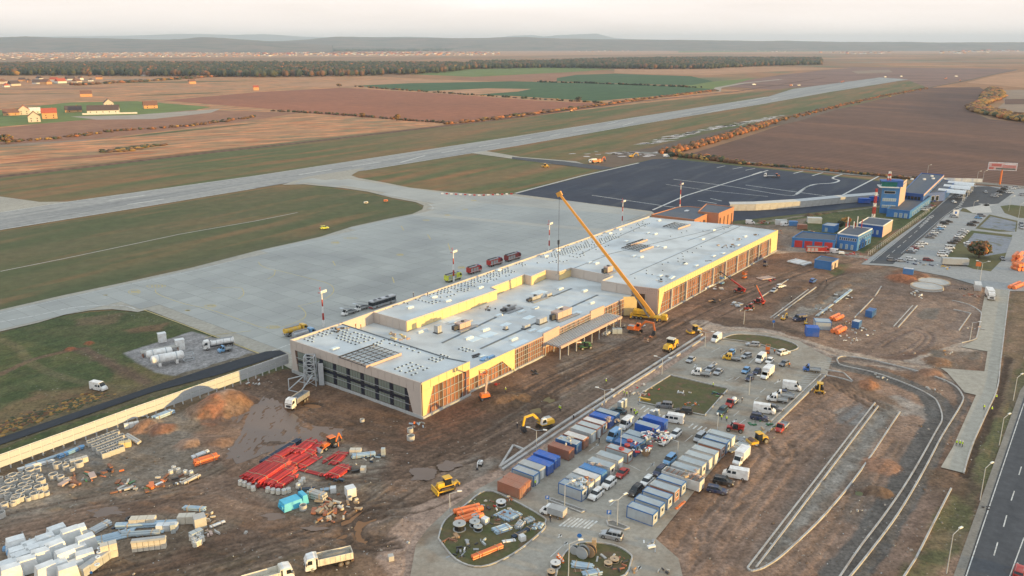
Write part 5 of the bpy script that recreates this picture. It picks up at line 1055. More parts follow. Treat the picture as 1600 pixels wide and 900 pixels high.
@lru_cache(None)
def stairs_truck():
    p = pickup('single','white',None,6.0)[:]
    mb = MB().bar((-3.6,-.75,.9),(2.6,-.75,3.1),.16,'paint_silver').bar((-3.6,.75,.9),(2.6,.75,3.1),.16,'paint_silver').bar((-3.6,-.75,1.9),(2.6,-.75,4.1),.08,'paint_silver').bar((-3.6,.75,1.9),(2.6,.75,4.1),.08,'paint_silver')
    st = MB()
    for k in range(16): t_ = k / 15;st.box(-3.6 + 6.2 * t_,-3.3 + 6.2 * t_,-.7,.7,.85 + 2.2 * t_,.93 + 2.2 * t_,'galv')
    return p + [('stair',mb.mesh('stair'),[('tread',st.mesh('tread'))]),P_('platform',MB().box(2.6,3.8,-.9,.9,3.0,3.12,'galv'))]
def trk(x0,x1,y,w_,h,mat='rubber'):
    return MB().side([(x0,h * .5),(x0 + h * .35,0),(x1 - h * .35,0),(x1,h * .5),(x1 - h * .3,h),(x0 + h * .3,h)],y - w_ / 2,y + w_ / 2,mat)
@lru_cache(None)
def excavator(c='paint_orange',cabc='paint_orange',s=1.0):
    m_ = lambda b_: MB().moved(o=b_)
    def sc(b_): b_.v = [(x * s,y_ * s,z * s) for x,y_,z in b_.v];return b_
    p = [('track',sc(trk(-2,2,sd_ * 1.15,.55,.9)).mesh('track'),[]) for sd_ in (-1,1)]
    p += [('undercarriage',sc(MB().box(-.9,.9,-.9,.9,.4,.9,'dark_metal').cyl((0,0,.9),(0,0,1.15),.75,'dark_metal',12)).mesh('undercarriage'),[]),
          ('house',sc(MB().box(-2.3,1.3,-1.3,1.3,1.15,1.45,c).box(-2.4,-.2,-1.3,1.3,1.45,2.2,c,(.2,0,.1,.1)).box(-2.1,-.4,-1.1,.2,2.2,2.35,'tarp_grey')).mesh('house'),[]),
          ('cab',sc(MB().box(-.1,1.35,.35,1.3,1.45,2.9,cabc,(.1,.25,.05,.05))).mesh('cab'),[('cab_window',sc(MB().box(.05,1.2,.32,1.34,1.9,2.7,'glass_dark',(.1,.2,.05,.05))).mesh('cab_window'))]),
          ('boom',sc(MB().bar((.9,-.3,1.7),(3.0,-.3,4.1),.42,c,.6).bar((2.95,-.3,4.1),(5.4,-.3,3.9),.36,c,.5)).mesh('boom'),[('boom_cylinder',sc(MB().cyl((1.4,-.3,1.6),(2.9,-.3,3.5),.12,'steel',6)).mesh('boom_cylinder'))]),
          ('arm',sc(MB().bar((5.3,-.3,4.1),(5.9,-.3,1.5),.34,c,.45)).mesh('arm'),[]),
          ('bucket',sc(MB().side([(5.4,1.6),(6.1,1.7),(6.3,.9),(5.9,.1),(5.0,.2),(5.1,.7)],-.85,.25,'dark_metal')).mesh('bucket'),[])]
    return p
@lru_cache(None)
def dozer():
    c = 'paint_yellow'
    p = [('track',trk(-1.9,1.9,sd_ * 1.05,.6,1.15).mesh('track'),[('track_frame',MB().box(-1.3,1.3,sd_ * 1.38 - .04,sd_ * 1.38 + .04,.35,.7,c).mesh('track_frame'))]) for sd_ in (-1,1)]
    return p + [P_('hull',MB().box(-1.9,2.1,-.75,.75,.6,1.35,c).box(.5,2.2,-.6,.6,1.35,2.05,c,(0,.2,.1,.1))),('cab',MB().box(-1.1,.5,-.75,.75,1.36,2.95,'glass_dark',(.1,.15,.1,.1)).mesh('cab'),[('cab_roof',MB().box(-1.2,.6,-.85,.85,2.95,3.12,c).mesh('cab_roof'))]),
                P_('blade',MB().side([(2.6,.05),(2.9,.0),(2.7,.6),(2.9,1.25),(2.6,1.2),(2.5,.6)],-1.75,1.75,c)),P_('blade_arm',MB().bar((0,1.4,.6),(2.6,1.4,.6),.2,c).bar((0,-1.4,.6),(2.6,-1.4,.6),.2,c)),P_('ripper',MB().bar((-1.9,0,1.1),(-2.9,0,1.2),.7,c,.4).box(-3.1,-2.8,-.9,.9,.9,1.3,c).bar((-3,0,1),(-3.1,0,0),.16,'dark_metal'))]
@lru_cache(None)
def roller(c='paint_yellow'):
    return [P_('drum',MB().cyl((1.7,-1.05,.75),(1.7,1.05,.75),.75,'roller_drum',16)),P_('drum_frame',MB().box(.7,2.6,-1.25,-1.08,.45,1.05,c).box(.7,2.6,1.08,1.25,.45,1.05,c).box(2.5,2.7,-1.25,1.25,.5,1.0,c).box(.6,.85,-1.25,1.25,.5,1.1,c)),
            P_('engine_hood',MB().box(-2.6,-.8,-.85,.85,.8,1.75,c,(.3,0,.1,.1))),('cab',MB().box(-.8,.5,-.75,.75,1.0,2.7,'glass_dark',(.05,.1,.05,.05)).mesh('cab'),[('cab_roof',MB().box(-.95,.6,-.85,.85,2.7,2.86,c).mesh('cab_roof'))])] + wheels((-1.6,),1.0,.75,.5)
@lru_cache(None)
def backhoe(c='paint_orange'):
    return [P_('engine_hood',MB().box(.4,2.1,-.5,.5,.9,1.65,c,(0,.15,.05,.05))),P_('chassis',MB().box(-1.6,2.2,-.55,.55,.55,.9,'dark_metal')),('cab',MB().box(-1.2,.4,-.75,.75,.9,2.75,'glass_dark',(.1,.1,.05,.05)).mesh('cab'),[('cab_roof',MB().box(-1.3,.5,-.85,.85,2.75,2.92,c).mesh('cab_roof'))]),
            P_('loader_arm',MB().bar((.4,.85,1.6),(2.9,.85,.7),.16,c).bar((.4,-.85,1.6),(2.9,-.85,.7),.16,c)),P_('loader_bucket',MB().side([(2.8,.1),(3.7,.1),(3.0,.9),(2.7,.8)],-1.15,1.15,'steel')),
            P_('backhoe_boom',MB().bar((-1.6,0,1.0),(-2.6,.1,3.1),.3,c).bar((-2.6,.1,3.1),(-3.3,.15,1.3),.26,c)),P_('backhoe_bucket',MB().side([(-3.6,1.4),(-3.0,1.4),(-2.8,.8),(-3.3,.5),(-3.7,.9)],-.3,.4,'dark_metal')),P_('stabiliser',MB().bar((-1.6,1.1,1.2),(-1.6,1.3,.1),.18,c).bar((-1.6,-1.1,1.2),(-1.6,-1.3,.1),.18,c).box(-1.75,-1.5,-1.2,1.2,.7,1.1,c))] + wheels((1.7,),.85,.5,.3) + wheels((-.9,),.9,.78,.4)
@lru_cache(None)
def stabilizer():
    c = 'paint_yellow'
    return [P_('front_body',MB().box(.3,3.6,-1.0,1.0,1.1,2.3,c,(.1,.6,.15,.15))),P_('rear_body',MB().box(-3.8,-.4,-1.15,1.15,1.1,2.7,c,(.3,.2,.1,.1))),('cab',MB().box(-1.2,.6,-1.1,1.1,2.1,3.6,'glass_dark',(.1,.15,.05,.05)).mesh('cab'),[('cab_roof',MB().box(-1.5,.8,-1.25,1.25,3.6,3.8,'paint_cream').mesh('cab_roof'))]),
            P_('rotor_hood',MB().box(-1.4,1.2,-1.3,1.3,.4,1.3,c)),P_('ladder',MB().bar((-.2,1.4,.4),(-.2,1.35,2),.08,'steel'))] + wheels((2.6,-2.6),1.0,.8,.55)
@lru_cache(None)
def telehandler(c='paint_red',up=35,L_=5.5,arm='dark_metal'):
    a = R(up);dx,dz = math.cos(a),math.sin(a)
    return [P_('chassis',MB().box(-2.2,2.0,-.7,.7,.6,1.2,c).box(-2.3,-.6,-1.0,-.3,1.2,1.8,c)),('cab',MB().box(-.8,.6,.2,1.05,1.0,2.4,'glass_dark',(.1,.2,0,0)).mesh('cab'),[('cab_roof',MB().box(-.85,.45,.2,1.1,2.4,2.5,c).mesh('cab_roof'))]),
            P_('boom',MB().bar((-2.0,-.1,1.7),(-2.0 + L_ * dx,-.1,1.7 + L_ * dz),.42,c,.5)),P_('inner_boom',MB().bar((-2.0 + L_ * dx,-.1,1.7 + L_ * dz),(-2.0 + 1.8 * L_ * dx,-.1,1.7 + 1.8 * L_ * dz),.28,arm,.32)),P_('fork_carriage',MB().box(-2.0 + 1.8 * L_ * dx - .1,-1.7 + 1.8 * L_ * dx,-.7,.5,1.2 + 1.8 * L_ * dz,1.9 + 1.8 * L_ * dz,'dark_metal'))] + wheels((1.5,-1.5),.95,.55,.4)
@lru_cache(None)
def boom_lift(c='paint_orange'):
    return [P_('base',MB().box(-1.4,1.4,-1.1,1.1,.35,.9,'dark_metal')),P_('turntable',MB().box(-1.5,1.2,-1.0,1.0,.95,1.9,c,(.2,.2,.1,.1))),P_('lower_boom',MB().bar((-.3,0,1.8),(-.9,0,7.2),.5,'insul_pink',.5)),P_('upper_boom',MB().bar((-.9,0,7.2),(1.2,3.4,9.6),.36,'insul_pink',.4)),
            P_('work_basket',MB().box(.6,2.6,3.2,4.3,9.2,9.3,c).path([(.6,3.2,10.3),(2.6,3.2,10.3),(2.6,4.3,10.3),(.6,4.3,10.3),(.6,3.2,10.3)],.08,c).box(.62,.72,3.2,4.3,9.3,10.2,c).box(2.5,2.6,3.2,4.3,9.3,10.2,c))] + wheels((1,-1),1.05,.5,.35)
@lru_cache(None)
def scissor(c='paint_orange',h=1.6):
    return [P_('base',MB().box(-1.2,1.2,-.6,.6,.3,.8,c)),P_('scissor_arms',MB().bar((-1,-.4,.8),(1,-.4,h),.1,'steel').bar((1,-.4,.8),(-1,-.4,h),.1,'steel').bar((-1,.4,.8),(1,.4,h),.1,'steel').bar((1,.4,.8),(-1,.4,h),.1,'steel')),
            P_('platform',MB().box(-1.3,1.3,-.65,.65,h,h + .12,c).path([(-1.3,-.65,h + 1.1),(1.3,-.65,h + 1.1),(1.3,.65,h + 1.1),(-1.3,.65,h + 1.1),(-1.3,-.65,h + 1.1)],.07,c).box(-1.3,-1.24,-.65,.65,h,h + 1.1,c))] + wheels((.85,-.85),.6,.28,.2)
@lru_cache(None)
def compressor(c='paint_orange'):
    return [P_('body',MB().box(-1.4,1.2,-.75,.75,.55,1.5,c,(.15,.2,.1,.1))),P_('tow_bar',MB().bar((1.2,0,.6),(2.3,0,.5),.12,'dark_metal')),P_('louvre',MB().box(-1.0,.6,-.80,-.76,.8,1.2,'dark_metal'))] + wheels((-.1,),.75,.32,.2)
# people -----------------------------------------------------------------------
def person_mesh(pose):
    """one continuous skinned body: joints with a radius each"""
    J = dict(pelvis=(0,0,.95),waist=(0,0,1.12),chest=(0,0,1.35),neck=(0,0,1.50),head=(.02,0,1.60),crown=(.02,0,1.72))
    sh = .19;st = .14 if pose == 'walk' else .04
    for s,n in ((-1,'r'),(1,'l')):
        f = s * st
        J['hip' + n] = (0,s * .10,.90);J['knee' + n] = (.5 * f + .03,s * .11,.50);J['ankle' + n] = (f * 1.3 - .02,s * .11,.09);J['toe' + n] = (f * 1.3 + .16,s * .12,.04)
        J['shoulder' + n] = (0,s * sh,1.43)
        e = (.04 - f * .6,s * .25,1.16) if pose != 'point' or s < 0 else (.20,s * .26,1.30)
        h_ = (.12 - f,s * .25,.93) if pose != 'point' or s < 0 else (.42,s * .18,1.28)
        J['elbow' + n] = e;J['hand' + n] = h_;J['finger' + n] = (h_[0] + .04,h_[1],h_[2] - .10) if pose != 'point' or s < 0 else (h_[0] + .1,h_[1],h_[2])
    RD = dict(pelvis=.15,waist=.13,chest=.155,neck=.06,head=.095,crown=.06,hip=.10,knee=.065,ankle=.045,toe=.04,shoulder=.075,elbow=.045,hand=.035,finger=.02)
    E = [('pelvis','waist'),('waist','chest'),('chest','neck'),('neck','head'),('head','crown')]
    for n in 'rl': E += [('pelvis','hip' + n),('hip' + n,'knee' + n),('knee' + n,'ankle' + n),('ankle' + n,'toe' + n),('chest','shoulder' + n),('shoulder' + n,'elbow' + n),('elbow' + n,'hand' + n),('hand' + n,'finger' + n)]
    names = list(J);me = bpy.data.meshes.new('body');me.from_pydata([J[k] for k in names],[(names.index(a),names.index(b_)) for a,b_ in E],[])
    o = bpy.data.objects.new('body_source',me);C.objects.link(o)
    md = o.modifiers.new('skin','SKIN')
    if not me.skin_vertices: 
        bpy.context.view_layer.objects.active = o
    lay_ = me.skin_vertices[0].data if me.skin_vertices else None
    if lay_:
        for i,k in enumerate(names):
            r_ = RD.get(k,RD.get(k[:-1],.05));lay_[i].radius = (r_,r_ * (.8 if k in ('chest','waist','pelvis') else 1));lay_[i].use_root = (k == 'pelvis')
    sb = o.modifiers.new('smooth','SUBSURF');sb.levels = 1
    dg = bpy.context.evaluated_depsgraph_get();out = bpy.data.meshes.new_from_object(o.evaluated_get(dg));bpy.data.objects.remove(o)
    out.name = 'body';out.materials.clear()
    for k in ('cloth_dark','skin'): out.materials.append(MATS[k])
    for f in out.polygons:
        z = f.center.z;x,y = f.center.x,f.center.y
        f.material_index = 1 if z > 1.50 or (math.hypot(x - J['handr'][0],y - J['handr'][1]) < .1 and z < 1.02) or (math.hypot(x - J['handl'][0],y - J['handl'][1]) < .1 and abs(z - J['handl'][2]) < .15) else 0
        f.use_smooth = True
    return out
@lru_cache(None)
def person_parts(pose,vest):
    vm = MB().loft([[(.155 * k * math.cos(t) * .95,.20 * k * math.sin(t),z) for t in np.linspace(0,2 * math.pi,11)[:-1]] for z,k in ((.98,1.05),(1.15,1.0),(1.32,1.12),(1.44,1.0),(1.50,.5))],vest)
    hm_ = MB().dome((.02,0,1.66),.125,.115,.12,'helmet',10,3);face = MB().box(.09,.125,-.015,.015,1.59,1.63,'skin').box(.095,.112,-.05,-.025,1.635,1.65,'dark_metal').box(.095,.112,.025,.05,1.635,1.65,'dark_metal').box(.09,.108,-.03,.03,1.56,1.57,'tail')
    return [('body',person_mesh(pose),[]),P_('vest',vm),P_('helmet',hm_),P_('face',face)]
def person(px,py,az,label,pose='stand',vest='hivis',z=None,cat='person'):
    p = G(px,py,z or 0);zz = z if z is not None else max(.0,ground_z(p.x,p.y)) + .0
    return spawn('person',person_parts(pose,vest),label,cat,(p.x,p.y,zz),rot(az),'workers about the site')
# ================================================================== where everything stands
def at(px,py,z=None,lift=0.):
    p = G(px,py,0);zz = (max(0.,ground_z(p.x,p.y)) if z is None else z) + lift
    for nm,pts,fz,mt in FLAT:
        if inside(FLAT_W[nm],p.x,p.y): zz = max(zz,fz) if z is None else zz
    return (p.x,p.y,zz)
FLAT_W = {nm: [tuple(G(*q)[:2]) for q in pts] for nm,pts,fz,mt in FLAT}
def veh(name,spec,px,py,az,label,cat,z=None,group=None): return spawn(name,spec,label,cat,at(px,py,z),rot(az),group)
GL = 'vehicles on the site car park'
lot = [  # kind, style, colour, x, y, azimuth, label
 ('car','suv','white',951,760,216,'white estate car behind the lowest white one beside the pale cabins'),('car','suv','white',931,777,216,'lowest white estate car beside the grey and blue cabins'),
 ('car','sedan','red',972,743,214,'red saloon car in front of the pale container row'),('car','suv','black',993,771,216,'black off road car at the head of the lower cabin row'),
 ('car','wagon','white',1010,756,216,'white estate car between black and navy cars by the lower cabins'),('car','wagon','navy',1030,740,216,'navy estate car parked behind the white cabins'),
 ('car','mpv','skyblue',1046,723,216,'pale blue people carrier behind the long cabin row'),('car','wagon','white',1038,693,216,'white estate car beside the grey open container'),
 ('car','wagon','white',1055,682,216,'white estate car below the white minibus'),('car','mpv','silver',1093,688,216,'silver people carrier at the top of the long cabin row'),
 ('car','wagon','silver',1003,661,216,'silver car between the two blue containers and the white van'),('car','suv','grey',1038,637,285,'dark grey off road car on the edge of the grass triangle'),
 ('car','suv','black',1068,646,285,'black off road car right of the dark grey one by the grass triangle'),('car','sedan','teal',966,645,300,'dark saloon car beside the grey toilets'),
 ('car','suv','teal',1128,646,216,'dark teal car beside two workers in the lot'),('car','sedan','silver',1079,565,216,'silver and black car alone by the dusty lane'),
 ('car','wagon','silver',1109,580,216,'silver estate car right of the white flatbed'),('car','sedan','silver',1122,584,216,'silver saloon beside the silver estate car'),
 ('car','wagon','silver',1176,541,285,'silver estate car below the upper grass crescent'),('car','hatch','skyblue',1142,554,216,'pale blue hatchback behind the yellow pickup'),
 ('car','hatch','silver',1166,559,236,'silver brown hatchback beside the tipped white box'),('car','hatch','white',1202,567,216,'white hatchback right of the small white van'),
 ('car','suv','white',1224,554,60,'white car with its tailgate up beside the orange machine'),('car','hatch','grey',1225,571,230,'grey hatchback nearest the worker in orange'),
 ('car','hatch','skyblue',1165,582,216,'pale blue hatchback left of two navy cars'),('car','hatch','navy',1182,584,216,'upper navy hatchback beside the white box van'),
 ('car','hatch','navy',1171,594,216,'lower navy hatchback beside the white box van'),('car','hatch','navy',1227,618,120,'navy hatchback between white vans at the kerb'),
 ('car','wagon','grey',1210,641,120,'dark estate car hidden behind the white panel van'),('car','suv','navy',1186,656,112,'navy off road car below the white panel van'),
 ('car','suv','black',1130,756,112,'black off road car on the dirt below the white van'),('car','wagon','navy',1120,769,112,'navy estate car, lowest of the cars on the dirt'),
 ('car','suv','silver',955,841,292,'silver blue crossover at the crossing near the stacked cabins'),('car','wagon','red',1592,897,37,'dark car just entering the picture on the highway'),
 ('van','combi','white',978,668,216,'white van behind the striped container row'),('van','combi','skyblue',959,687,216,'pale blue van below the white van by the blue containers'),
 ('van','bus','white',1051,660,292,'white minibus with dark windows beside the blue container'),('van','panel','white',1119,533,216,'white van with ladders on its roof at the lot entrance'),
 ('van','panel','white',1188,565,216,'small white van in front of the orange machine'),('van','combi','white',1194,645,112,'long white panel van with a side window at the kerb'),
 ('van','panel','white',1237,609,112,'white van, uppermost at the dark kerb strip'),('van','combi','white',1149,746,292,'big white panel van parked on the dirt beside the box lorry'),
 ('van','combi','white',155,609,112,'white minivan alone on the airfield grass'),
 ('pickup','double','white',1095,587,292,'white double cab flatbed at the corner of the grass triangle'),('pickup','double','white',1214,628,292,'white double cab flatbed backed up to the dark kerb strip'),
 ('pickup','single','white',1225,622,292,'white pickup behind the white double cab flatbed'),('pickup','double','yellow',1143,563,292,'yellow pickup beside the tipped white box'),
 ('pickup','tilt','white',864,806,300,'white pickup with a grey canvas back by the grass teardrop'),('pickup','box','white',1198,589,216,'white box van in the middle of the lot'),
 ('pickup','box','white',1157,721,216,'white box lorry facing the camera beside the long cabin row'),('pickup','single','red',1221,671,216,'red pickup alone on the dirt beside the dark kerb strip'),
]
for kd,stl,col_,px,py,az,lb in lot:
    if kd == 'car': veh('car',car(stl,col_),px,py,az,lb,'car',group=GL)
    elif kd == 'van': veh('van',van(stl,col_,5.8 if 'long' in lb or 'big' in lb or stl == 'bus' else 5.2),px,py,az,lb,'van',group=GL)
    else: veh('pickup_truck',pickup(stl,col_,None,6.4 if stl == 'box' else 5.6),px,py,az,lb,'pickup',group=GL)
veh('pickup_truck',pickup('single','red','plastic_white'),1143,633,216,'red pickup loaded with white sacks beside the grass triangle','pickup',group=GL)
# airport apron
veh('bus',bus(),598,477,219.6,'dark glazed apron bus behind the back wall of the terminal','bus');veh('stairs_truck',stairs_truck(),545,491,219.6,'white passenger stairs truck, leftmost behind the terminal','stairs truck',group='passenger stairs trucks');veh('stairs_truck',stairs_truck(),565,484,219.6,'white passenger stairs truck between the other one and the bus','stairs truck',group='passenger stairs trucks')
veh('tanker_truck',truck('tanker','yellow',8.5,'yellow'),462,522,45,'yellow tank lorry behind the west corner of the terminal','tanker');veh('tanker_truck',truck('tanker','skyblue',8,'silver'),475,528,45,'silver blue tank lorry beside the yellow one','tanker')
veh('tanker_truck',truck('tanker','white',9.8,'white'),342,543,240,'white fuel tanker parked on the grey pad','tanker');veh('tow_truck',pickup('single','skyblue',None,4.6),352,549,230,'small blue service truck in front of the white tanker','truck')
veh('fire_truck',truck('fire','lime',8.5,'lime'),708,438,39.6,'lime yellow fire tender behind the light mast','fire truck');veh('fire_truck',truck('fire','red',7.5,'red'),741,426,39.6,'short red fire engine behind the terminal roof','fire truck',group='red fire engines behind the terminal');veh('fire_truck',truck('fire','darkred',8.5,'red'),773,414,39.6,'red fire engine with grey shutters in the middle of the row','fire truck',group='red fire engines behind the terminal');veh('fire_truck',truck('fire','darkred',9.5,'darkred'),801,406,39.6,'large dark red fire engine with black roof gear at the end of the row','fire truck',group='red fire engines behind the terminal')
veh('fire_truck',truck('fire','red',10.5,'red'),1277,395,98,'bright red crash tender in front of the fire garage','fire truck');veh('van',van('panel','white',5),1305,396,130,'white van right of the crash tender','van');veh('trailer',compressor('paint_white'),1314,398,280,'white covered trailer beside the white van','trailer')
veh('lorry',truck('flat','white',9,'orange'),1203,277,286,'white lorry with orange trailer load on the new tarmac','lorry');veh('roller',roller('paint_orange'),1213,277,286,'orange road roller on the new tarmac beside the white lorry','roller')
# site machines
veh('dump_truck',truck('tipper','white',8.4,'silver'),465,632,200,'white tipper lorry by the large muddy puddle','dump truck');veh('dump_truck',truck('tipper_full','white',9,'cream'),514,884,248,'white tipper lorry full of gravel at the bottom edge','dump truck');veh('dump_truck',truck('tipper','white',9,'cream'),420,914,62,'white tipper lorry cut off by the bottom edge','dump truck')
veh('excavator',excavator('paint_orange','paint_orange',1.15),993,520,115,'bright orange excavator digging in front of the crane','excavator');veh('excavator',excavator('paint_yellow','paint_white',1.05),850,668,240,'yellow excavator with a white cab beside the concrete drain','excavator');veh('bulldozer',dozer(),697,765,240,'yellow bulldozer on the dusty lane','bulldozer')
veh('backhoe_loader',backhoe('paint_orange'),516,700,225,'orange backhoe loader beside the red pipes','backhoe');veh('backhoe_loader',backhoe('paint_yellow'),1280,612,20,'yellow backhoe loader at the end of the dark kerb strip','backhoe');veh('soil_stabiliser',stabilizer(),1047,546,216,'large yellow soil stabiliser with cream cab roof','road machine');veh('roller',roller('paint_yellow'),1085,521,250,'yellow roller beside the large yellow stabiliser','roller')
veh('roller',roller('paint_yellow'),1184,692,250,'yellow roller with a brown drum below the parked cars','roller');veh('mini_excavator',excavator('paint_white','paint_white',.42),750,727,190,'small white mini excavator on the mud track','excavator');veh('skid_loader',telehandler('paint_red',5,1.6),1148,674,290,'small grey and red loader beside the stacked forms','loader')
veh('boom_lift',boom_lift(),757,627,250,'orange boom lift raised to the terminal fascia','boom lift');veh('telehandler',telehandler('paint_red',28,6.5),1155,457,305,'red telescopic handler reaching toward the long hall','telehandler');veh('telehandler',telehandler('paint_red',55,3.6,'paint_orange'),1185,475,320,'red loader with a raised orange arm','telehandler');veh('skid_loader',telehandler('paint_red',0,1.6),1170,484,230,'small red loader left of the raised orange arm','loader')
veh('telehandler',telehandler('paint_green',12,3.4,'paint_white'),914,545,245,'green and white telescopic handler by the entrance canopy','telehandler');veh('scissor_lift',scissor('paint_orange',2.2),902,537,230,'orange scissor lift under the entrance canopy','scissor lift');veh('scissor_lift',scissor('paint_orange',1.8),1163,435,40,'orange scissor lift beside the long hall','scissor lift');veh('scissor_lift',scissor('paint_orange',1.4),1199,552,20,'orange machine behind the small white vans','scissor lift')
veh('scissor_lift',scissor('paint_skyblue',2.4),1128,444,40,'blue scissor lift in front of the long hall','scissor lift');veh('scissor_lift',scissor('paint_navy',1.8),1196,416,40,'navy scissor lift near the far corner of the long hall','scissor lift')
veh('car',car('wagon','white'),1220,449,60,'white estate car on the dirt behind the silver one','car');veh('car',car('sedan','silver'),1209,456,216,'silver saloon on the dirt in front of the white estate','car');veh('car',car('suv','blue'),1270,441,40,'blue car on the dirt by the long channel','car');veh('van',van('combi','navy',5.),1249,501,250,'navy van on the gravel road by the blue cabins','van')
veh('mini_excavator',excavator('paint_yellow','paint_yellow',.42),1259,507,20,'small yellow excavator beside the navy van','excavator');veh('mini_excavator',excavator('paint_yellow','paint_white',.5),1224,500,40,'small excavator with a white cab at the end of the channel','excavator')
veh('farm_trailer',pickup('single','blue',None,5.2),1268,581,290,'blue truck at the head of the striped parking bays','truck');veh('van',van('combi','white',5),1226,353,80,'white van among the white and blue site cabins','van');veh('van',van('panel','white',5),1172,350,100,'white van behind the far end of the terminal','van')
veh('lorry',truck('box','white',8,'white'),1546,466,200,'white lorry driving on the concrete road','lorry')
veh('car',car('sedan','grey'),1566,406,200,'grey car on the curved road by the autumn tree','car')
# fields beyond
for nm,sp,px,py,az,lb in [('car',compressor('paint_orange'),603,315,70,'orange machine on the grass wedge by the taxiway'),('car',compressor('paint_cream'),572,318,60,'cream trailer on the grass wedge left of the orange machine'),('bulldozer',dozer(),852,261,80,'yellow machine by the asphalt stub'),('excavator',excavator('paint_orange','paint_orange',1.),939,253,40,'orange excavator at the corner of the new tarmac'),('lorry',truck('tipper','orange',8,'orange'),932,254,60,'orange tipper beside the far excavator'),('lorry',truck('box','white',7,'white'),926,254,250,'white lorry beside the orange tipper'),('excavator',excavator('paint_yellow','paint_yellow',1.),987,246,80,'yellow excavator on the muddy ground above the new tarmac'),
                               ('bulldozer',dozer(),1101,250,80,'yellow bulldozer on the gravel road at the weedy field edge'),('roller',roller('paint_orange'),1151,253,80,'orange roller on the gravel road above the new tarmac'),('van',van('panel','white'),1041,245,80,'white van on the gravel road corner'),('excavator',excavator('paint_orange','paint_orange',1.1),1315,129,80,'far orange excavator beside the runway end'),('lorry',truck('box','white',9,'white'),1383,121,60,'far white lorry at the runway end'),('lorry',truck('box','white',9,'white'),1408,120,60,'second far white lorry at the runway end'),
                               ('lorry',truck('tipper','white',9,'orange'),1236,134,60,'far white tipper on the dark earth left of the runway'),('lorry',truck('tipper','white',9,'cream'),1248,134,60,'second far tipper on the dark earth left of the runway'),('excavator',excavator('paint_orange','paint_orange',1.2),1477,124,60,'far excavator on the bare ground right of the runway end'),('excavator',excavator('paint_orange','paint_orange',1.2),1500,127,20,'far excavator at the head of the dark ploughed field'),('lorry',truck('box','white',10,'white'),1494,120,80,'far white lorry on the pale track'),('excavator',excavator('paint_orange'),893,174,60,'tiny excavator by the rusty scrub line'),('lorry',truck('box','white',10,'white'),1178,133,70,'far white sheds lorry by the pale track junction'),
                               ('roller',roller('paint_yellow'),1390,151,60,'tiny machine on the road along the ploughed field'),('car',car('suv','lime'),507,357,60,'lime car on the grass beside the apron')]:
    veh({'car': 'trailer' if 'compressor' in str(sp) else 'car'}.get(nm,nm),sp,px,py,az,lb,{'car': 'vehicle'}.get(nm,nm),z=-.2)
# far car park: rows of parked cars
Zf = lambda x,y: (1340 + x / 5,230 + y / 5)
rowA = [(415,823,'hatch','grey'),(430,808,'hatch','white'),(445,793,'hatch','darkred'),(480,775,'hatch','white'),(508,755,'wagon','white'),(563,706,'sedan','grey'),(582,690,'sedan','grey'),(600,672,'hatch','white'),(620,658,'wagon','silver'),(645,640,'hatch','skyblue'),(652,620,'wagon','white'),(675,598,'suv','black'),(708,583,'sedan','black')]
rowB = [(660,850,'suv','white'),(670,828,'wagon','white'),(705,815,'hatch','white'),(718,790,'mpv','white'),(740,750,'sedan','black'),(765,736,'sedan','black'),(780,719,'hatch','grey'),(793,702,'sedan','white'),(805,690,'sedan','silver'),(820,674,'wagon','silver'),(835,658,'hatch','white'),(888,610,'suv','black'),(915,589,'sedan','black'),(943,554,'hatch','skyblue'),(965,537,'suv','grey')]
rowC = [(520,490,'wagon','white'),(548,478,'suv','silver'),(565,468,'hatch','grey'),(580,460,'hatch','darkred')]
rowD = [(795,395,'suv','silver'),(815,372,'hatch','silver'),(848,352,'suv','silver'),(875,342,'hatch','white')]
rowE = [(1068,385,'suv','silver'),(1098,370,'hatch','silver'),(1115,350,'suv','black'),(1142,330,'suv','black'),(1158,312,'sedan','grey'),(1205,322,'wagon','white'),(1238,316,'wagon','silver')]
for row,az,nm,grp in ((rowA,108,'from the front in the left row of the far car park','cars in the left row of the far car park'),(rowB,108,'from the front in the right row of the far car park','cars in the right row of the far car park'),(rowC,108,'beside the low blue annex, counted from the front','cars beside the blue annex'),(rowD,108,'under the white forecourt canopies, counted from the front','cars by the forecourt canopies'),(rowE,108,'from the front in the upper lot below the billboard','cars in the far upper lot')):
    for i,(x,y,st_,c_) in enumerate(row):
        px,py = Zf(x,y);cn_ = {'skyblue': 'pale blue','darkred': 'dark red'}.get(c_,c_)
        veh('car',car(st_,c_),px,py + 1,az + random.uniform(-4,4),f'{cn_} car, {ordn[i]} {nm}','car',z=.09,group=grp)
for x,y,st_,c_,az,lb in [(415,880,'wagon','white',110,'white estate car alone below the left row of the far car park'),(550,885,'wagon','darkred',110,'dark red estate car at the front edge of the far car park'),(865,757,'sedan','white',110,'white saloon on the grass left of the autumn tree'),(752,545,'suv','silver',110,'silver car at the head of the far car park beside the white sign'),(752,430,'hatch','white',180,'white hatchback at the entrance door of the old terminal'),(1000,352,'hatch','silver',200,'silver hatchback driving below the billboard'),(895,308,'wagon','silver',110,'silver estate car behind the far canopy'),
                             (1185,355,'wagon','white',110,'white estate car on the white bay of the upper lot'),(1290,375,'suv','silver',110,'silver car at the right edge of the upper lot'),(1278,607,'suv','grey',200,'grey car on the right hand road'),(1278,632,'suv','silver',200,'silver car behind the grey one on the right hand road'),(270,885,'wagon','grey',100,'grey car in the scrap row at the lot corner'),(340,890,'hatch','silver',100,'pale scrap car beside the grey one')]:
    px,py = Zf(x,y);veh('car',car(st_,c_),px,py + 1,az,lb,'car',z=.09)
